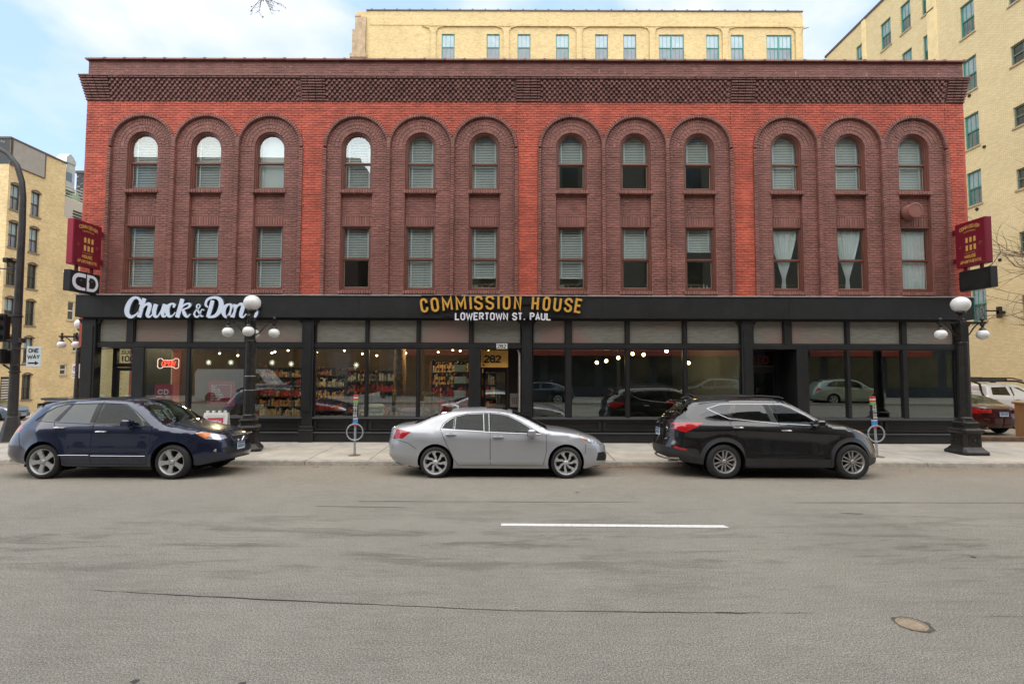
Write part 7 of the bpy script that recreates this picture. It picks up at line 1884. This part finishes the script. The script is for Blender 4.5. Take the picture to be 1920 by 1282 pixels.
# --- black SUV
black = paint('black_paint', (.0085, .0085, .010), .0, .2)
clad = mat('grey_cladding', (.028, .028, .03), .55)
E_k = catmull([(-2.10, 1.36), (-2.06, 1.52), (-1.9, 1.575), (-1.6, 1.62), (-1.0, 1.655), (-.4, 1.66), (.0, 1.64), (.25, 1.55), (.55, 1.37), (.85, 1.21), (1.05, 1.13), (1.3, 1.10), (1.55, 1.03), (1.78, .94), (1.96, .84), (2.12, .70)], 3)
suvk = dict(L=4.55, plan=3.8, paint=black, wheels=(-1.35, 1.35), wr=.36, arch=.42, rim_r=.235, rimstyle='twin', track=.81,
    xr=[(.2, -2.15), (.34, -2.35), (.45, -2.52), (.65, -2.55), (.80, -2.47), (1.0, -2.46), (1.15, -2.42), (1.3, -2.30), (1.5, -2.08), (1.7, -1.95)],
    xf=[(.2, 2.06), (.32, 2.18), (.5, 2.2), (.7, 2.14), (.85, 2.06), (1.0, 2.0), (1.7, 2.0)],
    w=[(.2, .90), (.3, .925), (.45, .94), (.65, .935), (.85, .93), (1.0, .925), (1.1, .91), (1.2, .86), (1.35, .80), (1.5, .73), (1.66, .64)],
    taper=[(-2.5, .95), (-1.5, 1), (1.4, 1), (2.1, .97)], crease=(([(-2.3, 1.02), (-1, 1.08), (.5, 1.0), (1.8, .92)], .020, .12, -2.2, 1.8), (.42, .018, .06, -.95, .95)),
    E=E_k, B=[(-2.5, .42), (-2.1, .32), (-1.7, .28), (-.9, .24), (.9, .24), (1.75, .24), (2.2, .34)], round=.07, rk=.7, flare=.03,
    crown=[(-2.3, .0), (-2.0, .03), (-1.5, .05), (0, .06), (.6, .08), (1.0, .07), (1.5, .06), (1.9, .04), (2.16, .0)],
    regions=[RG('rear_bumper', clad, [(-2.05, .47, 's'), (-2.35, .58, 's'), (-2.5, .66, 's'), (.0, .66, 'r'), (.0, .30, 'r'), (-1.82, .24, 's'), (-1.80, .44, 's')]),
             RG('arch_moulding', clad, [(-1.35 + .505 * math.cos(R(a)), .36 + .505 * math.sin(R(a))) for a in range(-20, 201, 10)] + [(-1.35 + .40 * math.cos(R(a)), .36 + .40 * math.sin(R(a))) for a in range(200, -21, -10)]), RG('arch_moulding', clad, [(1.35 + .505 * math.cos(R(a)), .36 + .505 * math.sin(R(a))) for a in range(-20, 201, 10)] + [(1.35 + .40 * math.cos(R(a)), .36 + .40 * math.sin(R(a))) for a in range(200, -21, -10)]),
             RG('sill_cladding', clad, [(-.93, .43), (.92, .41), (.95, .22), (-.95, .22)]), RG('front_bumper', clad, [(1.78, .46, 's'), (2.0, .42, 's'), (.0, .42, 'f'), (.0, .24, 'f'), (1.75, .20, 's')]),
             RG('door', black, [(-.165, 1.60), (-.18, .43), (-.92, .44), (-.94, .62), (-1.05, .85), (-1.20, 1.17), (-1.06, 1.38), (-1.06, 1.56)]),
             RG('door', black, [(-.155, 1.60), (-.17, .43), (.87, .41), (.90, .7), (.88, 1.13), (.60, 1.30), (.25, 1.53)]),
             RG('window_glass', M_cgd, [(-1.13, 1.30), (-1.03, 1.46), (-.98, 1.535), (-.42, 1.54), (-.32, 1.19), (-.8, 1.24)]), RG('quarter_glass', M_cgd, [(-1.55, 1.455), (-1.30, 1.53), (-1.08, 1.545), (-1.20, 1.34)]),
             RG('rear_quarter_glass', M_cgd, [(-1.80, 1.31), (-1.62, 1.40), (-1.42, 1.38), (-1.20, 1.30), (-1.20, 1.205), (-1.55, 1.26)]),
             RG('window_glass', M_cgl, [(-.18, 1.17), (-.27, 1.54), (-.02, 1.535), (.15, 1.47), (.42, 1.32), (.66, 1.14), (.2, 1.15)]),
             RG('pillar_trim', M_trim, [(-.41, 1.542), (-.31, 1.19), (-.19, 1.17), (-.28, 1.542)]), RG('pillar_trim', M_trim, [(.60, 1.18), (.70, 1.13), (.86, 1.13), (.74, 1.18)]),
             RG('rear_window', M_cgd, [(-2.06, 1.29, 's'), (-1.96, 1.47, 's'), (.52, 1.50, 'r'), (.0, 1.50, 'r'), (.0, 1.22, 'r'), (.72, 1.22, 'r')]),
             RG('tail_light', M_tail, [(-1.74, 1.16, 's'), (-2.09, 1.17, 's'), (-2.36, 1.14, 's'), (.62, 1.11, 'r'), (.60, 1.04, 'r'), (-2.36, 1.03, 's'), (-2.10, .955, 's'), (-1.85, 1.08, 's')]),
             RG('rear_reflector', M_tail, [(-2.08, .60, 's'), (-2.34, .675, 's'), (-2.32, .61, 's'), (-2.12, .57, 's')]),
             RG('headlight', M_head, [(1.45, 1.035, 's'), (1.75, .975, 's'), (.6, .88, 'f'), (.6, .82, 'f'), (1.86, .82, 's'), (1.70, .93, 's')]),
             RG('side_marker', M_amb, [(1.52, 1.02, 's'), (1.72, .97, 's'), (1.74, .93, 's')]),
             RG('grille', M_trim, [(.45, .82, 'f'), (.0, .82, 'f'), (.0, .55, 'f'), (.3, .55, 'f')])],
    top_regions=[('windshield', .20, 1.02, .93, M_wsh)],
    seams=[[(-.16, 1.60), (-.175, .26)], [(-.175, .26), (-.92, .27), (-.94, .62), (-1.05, .85), (-1.20, 1.17)], [(-.175, .26), (.87, .26), (.90, .7), (.88, 1.13)], [(-2.12, .95), (-2.14, .66)]],
    trims=[([(-1.60, 1.46), (-1.32, 1.545), (-1.05, 1.56), (-.4, 1.56), (0, 1.555), (.17, 1.49), (.44, 1.34), (.78, 1.115)], .006, M_chr, False), ([(-1.60, 1.455), (-1.45, 1.37), (-1.2, 1.255), (-.8, 1.215), (-.2, 1.155), (.3, 1.13), (.78, 1.11)], .0065, M_chr, False)],
    belt=1.15, cab=(-1.4, .75), mir=(.62, 1.16), handles=((-1.05, 1.07), (-.04, 1.01)), handle_m=M_chr,
    extras=(plate(-2.50, .93, -.05, nx=-1), plate(2.21, .5), tubepart('spoiler', black, [(-2.06, -.55, 1.585), (-2.16, 0, 1.60), (-2.06, .55, 1.585)], .045), tubepart('brake_light', M_tail, [(-2.19, -.2, 1.57), (-2.2, .2, 1.57)], .018),
            tubepart('roof_rail', mat('rail_grey', (.03, .03, .032), .35, .3), [(-1.75, .58, 1.66), (-1.6, .60, 1.70), (-.4, .61, 1.735), (.0, .60, 1.71), (.1, .59, 1.68)], .016, True),
            tubepart('aerial', black, [(-1.66, 0, 1.72), (-1.78, 0, 1.765), (-1.84, 0, 1.73)], [.04, .025, .01]), tubepart('bumper_guard', mat('champagne_trim', (.4, .36, .3), .35, .6), [(-2.25, -.72, .40), (-2.45, -.4, .37), (-2.5, 0, .37), (-2.45, .4, .37), (-2.25, .72, .40)], .022),
            tubepart('exhaust', M_chr, [(-2.42, -.5, .33), (-2.2, -.5, .33)], .03), tubepart('badge', M_chr, [(-2.47, -.06, 1.13), (-2.475, 0, 1.15), (-2.47, .06, 1.13)], .02),
            tubepart('rear_wiper', M_trim, [(-2.42, .1, 1.23), (-2.36, -.35, 1.27)], .012)))
make_car('parked_suv', 'black SUV with chrome window line and red tail lamps parked at the right', 'car', suvk, (5.83, 10.96 + .93, zc(11.9)), roll=ROLL)

# --- background vehicles from the same builders
import copy
def variant(sp, **k):
    d = dict(sp); 
    oldp = sp['paint']
    if 'paint' in k: d['regions'] = [(a, (k['paint'] if m is oldp else m), p) for a, m, p in sp['regions']]
    d.update(k); return d
dkgrey = paint('charcoal_paint', (.05, .052, .055), .3, .3); bgrey = paint('grey_blue_paint', (.10, .14, .18), .5, .3); maroon = paint('maroon_paint', (.055, .010, .013), .3, .22)
palegrn = paint('pale_green_paint', (.30, .36, .31), .4, .35); white = paint('white_paint', (.62, .63, .62), .0, .35); dblue = paint('dark_teal_paint', (.02, .03, .04), .3, .3)
make_car('background_suv', 'charcoal SUV seen from behind on the side street, left of the shop corner', 'car', variant(suvb, paint=dkgrey, extras=(plate(-2.26, .85, nx=-1), tubepart('spoiler', M_trim, [(-1.84, -.55, 1.58), (-1.95, 0, 1.60), (-1.84, .55, 1.58)], .05),
    boxpart('rear_window', M_cgl, -2.03, -1.99, -.55, .55, 1.16, 1.42, c=.01))), (-18.5, 23.0, -.11 - .05 * (23.0 - 12.78)), rz=R(86))
make_car('background_sedan', 'grey blue sedan passing at the far left behind the signal pole', 'car', variant(sed, paint=bgrey), (-32.9, 32.6, -.11 - .05 * (32.6 - 12.78)))
make_car('background_sedan', 'maroon sedan seen from behind in the car park at the right edge', 'car', variant(sed, paint=maroon, extras=(plate(-2.55, .80, nx=-1), tubepart('exhaust', M_chr, [(-2.43, .5, .3), (-2.2, .5, .3)], .035, True), boxpart('rear_lamp', M_tail, -2.55, -2.40, -.80, -.42, .84, .96), boxpart('rear_lamp', M_tail, -2.55, -2.40, .42, .80, .84, .96))), (17.65, 21.1, -.12), rz=R(88))
# white pickup with black rack
E_p = [(-2.95, 1.22), (-2.93, 1.32), (-1.30, 1.34), (-1.26, 1.42), (-1.20, 1.78), (-1.05, 1.86), (-.4, 1.90), (.3, 1.88), (.5, 1.80), (1.15, 1.32), (1.3, 1.25), (1.9, 1.20), (2.5, 1.10), (2.6, .95)]
pick = dict(L=5.5, plan=6, paint=white, wheels=(-1.85, 1.65), wr=.38, arch=.45, rim_r=.24, rimstyle='plain', track=.84,
    xr=[(.3, -2.8), (.5, -2.95), (2, -2.95)], xf=[(.3, 2.55), (.5, 2.65), (1.0, 2.62), (2, 2.55)], w=[(.3, .93), (.5, .97), (1.2, .97), (1.35, .92), (1.9, .72)], E=E_p, B=[(-3, .5), (-2.3, .42), (-1.2, .4), (1.1, .4), (2.6, .42)],
    crown=[(-3, 0), (-1.4, .0), (-1.1, .03), (0, .06), (1.2, .05), (2.6, .0)], round=.06,
    regions=[RG('window_glass', M_cgd, [(-1.03, 1.40), (-.98, 1.76), (-.28, 1.78), (-.18, 1.38)]), RG('window_glass', M_cgl, [(-.05, 1.37), (-.12, 1.78), (.32, 1.76), (.86, 1.38)]), RG('door', white, [(.0, 1.8), (.02, .5), (1.05, .5), (1.05, 1.3), (.9, 1.35)]),
             RG('tail_light', M_tail, [(-2.86, 1.25, 's'), (.75, 1.25, 'r'), (.75, .9, 'r'), (-2.86, .9, 's')]), RG('bed_panel', mat('teal_decal', (.28, .42, .45), .4, coat=1), [(-2.7, 1.28), (-1.35, 1.28), (-1.35, .95), (-2.7, .95)])],
    top_regions=[('windshield', .5, 1.2, .93, M_wsh), ('bed', -2.85, -1.35, .9, M_trim)], seams=[[(-.08, 1.8), (-.08, .5)]], belt=1.36, cab=(-1.1, .95), mir=(.85, 1.42), handles=((-.95, 1.2), (.1, 1.2)), ub=.35,
    extras=(boxpart('tool_box', mat('white_box', (.6, .6, .58), .5), -1.95, -1.42, -.85, .85, 1.36, 1.58), tubepart('rack_post', M_trim, [(-2.7, .85, 1.3), (-2.6, .82, 2.02)], .035, True), tubepart('rack_post', M_trim, [(-1.38, .85, 1.3), (-1.5, .84, 1.5), (-1.55, .82, 1.9), (-1.9, .82, 2.05)], .05, True),
            tubepart('rack_rail', M_trim, [(-2.8, .82, 2.06), (.2, .82, 2.06), (.75, .82, 1.92)], .045, True), tubepart('rack_rail', M_trim, [(-2.8, .82, 2.2), (.0, .82, 2.2), (.5, .82, 2.08)], .03, True), tubepart('rack_bar', M_trim, [(-1.5, -.85, 2.12), (-1.5, .85, 2.12)], .05), tubepart('rack_bar', M_trim, [(-.3, -.85, 2.12), (-.3, .85, 2.12)], .05)))
pk = make_car('pickup_truck', 'white pickup truck with black ladder rack parked in the car park behind the maroon sedan', 'pickup truck', pick, (23.9, 25.6, -.33))
q = MB(); M0 = lambda u, v, d: (u, -.985 + d, v)
text(q, 'ORS', -2.05, 1.0, .26, .055, M0, -.004, .01, ws=.5, gap=.2); q.build('bed_lettering', mat('letter_black', (.02, .02, .02), .4), pk)
# reflected traffic across the street
make_car('opposite_suv', 'pale green SUV parked across the street, seen only as a reflection', 'car', variant(suvb, paint=palegrn), (21.5, -2.1, 0), rz=0)
make_car('opposite_car', 'dark SUV parked across the street, seen only as a reflection', 'car', variant(suvk, paint=dblue), (12.5, -2.1, 0), rz=R(180))
vn_ = T('delivery_van', 'white van parked across the street, seen only as a reflection', 'van', (-17.2, -2.2, 0))
q = MB(); q.prism([(-2.7, .35), (2.6, .35), (2.75, .6), (2.7, 1.0), (1.95, 1.25), (1.35, 2.0), (1.0, 2.15), (-2.6, 2.15), (-2.75, 1.9)], lambda u, v, d: (u, d, v), -.95, .95); q.build('body', white, vn_)
q = MB(); q.prism([(.5, 1.25), (1.75, 1.25), (1.25, 1.9), (.5, 1.9)], lambda u, v, d: (u, d, v), -.96, .96); q.build('window_glass', M_fg2, vn_)
for x in (-1.7, 1.75):
    for y in (-.88, .88):
        q = MB(); q.lathe([(.1, -.1), (.33, -.1), (.35, -.06), (.35, .1)], (0, 0, 0), 24, 'y'); q.build('wheel', M_tyre, vn_, True, loc=(x, y, .35))
make_car('opposite_car', 'dark sedan parked across the street further left, seen only as a reflection', 'car', variant(sed, paint=dblue), (1.5, -2.1, 0), rz=R(180))
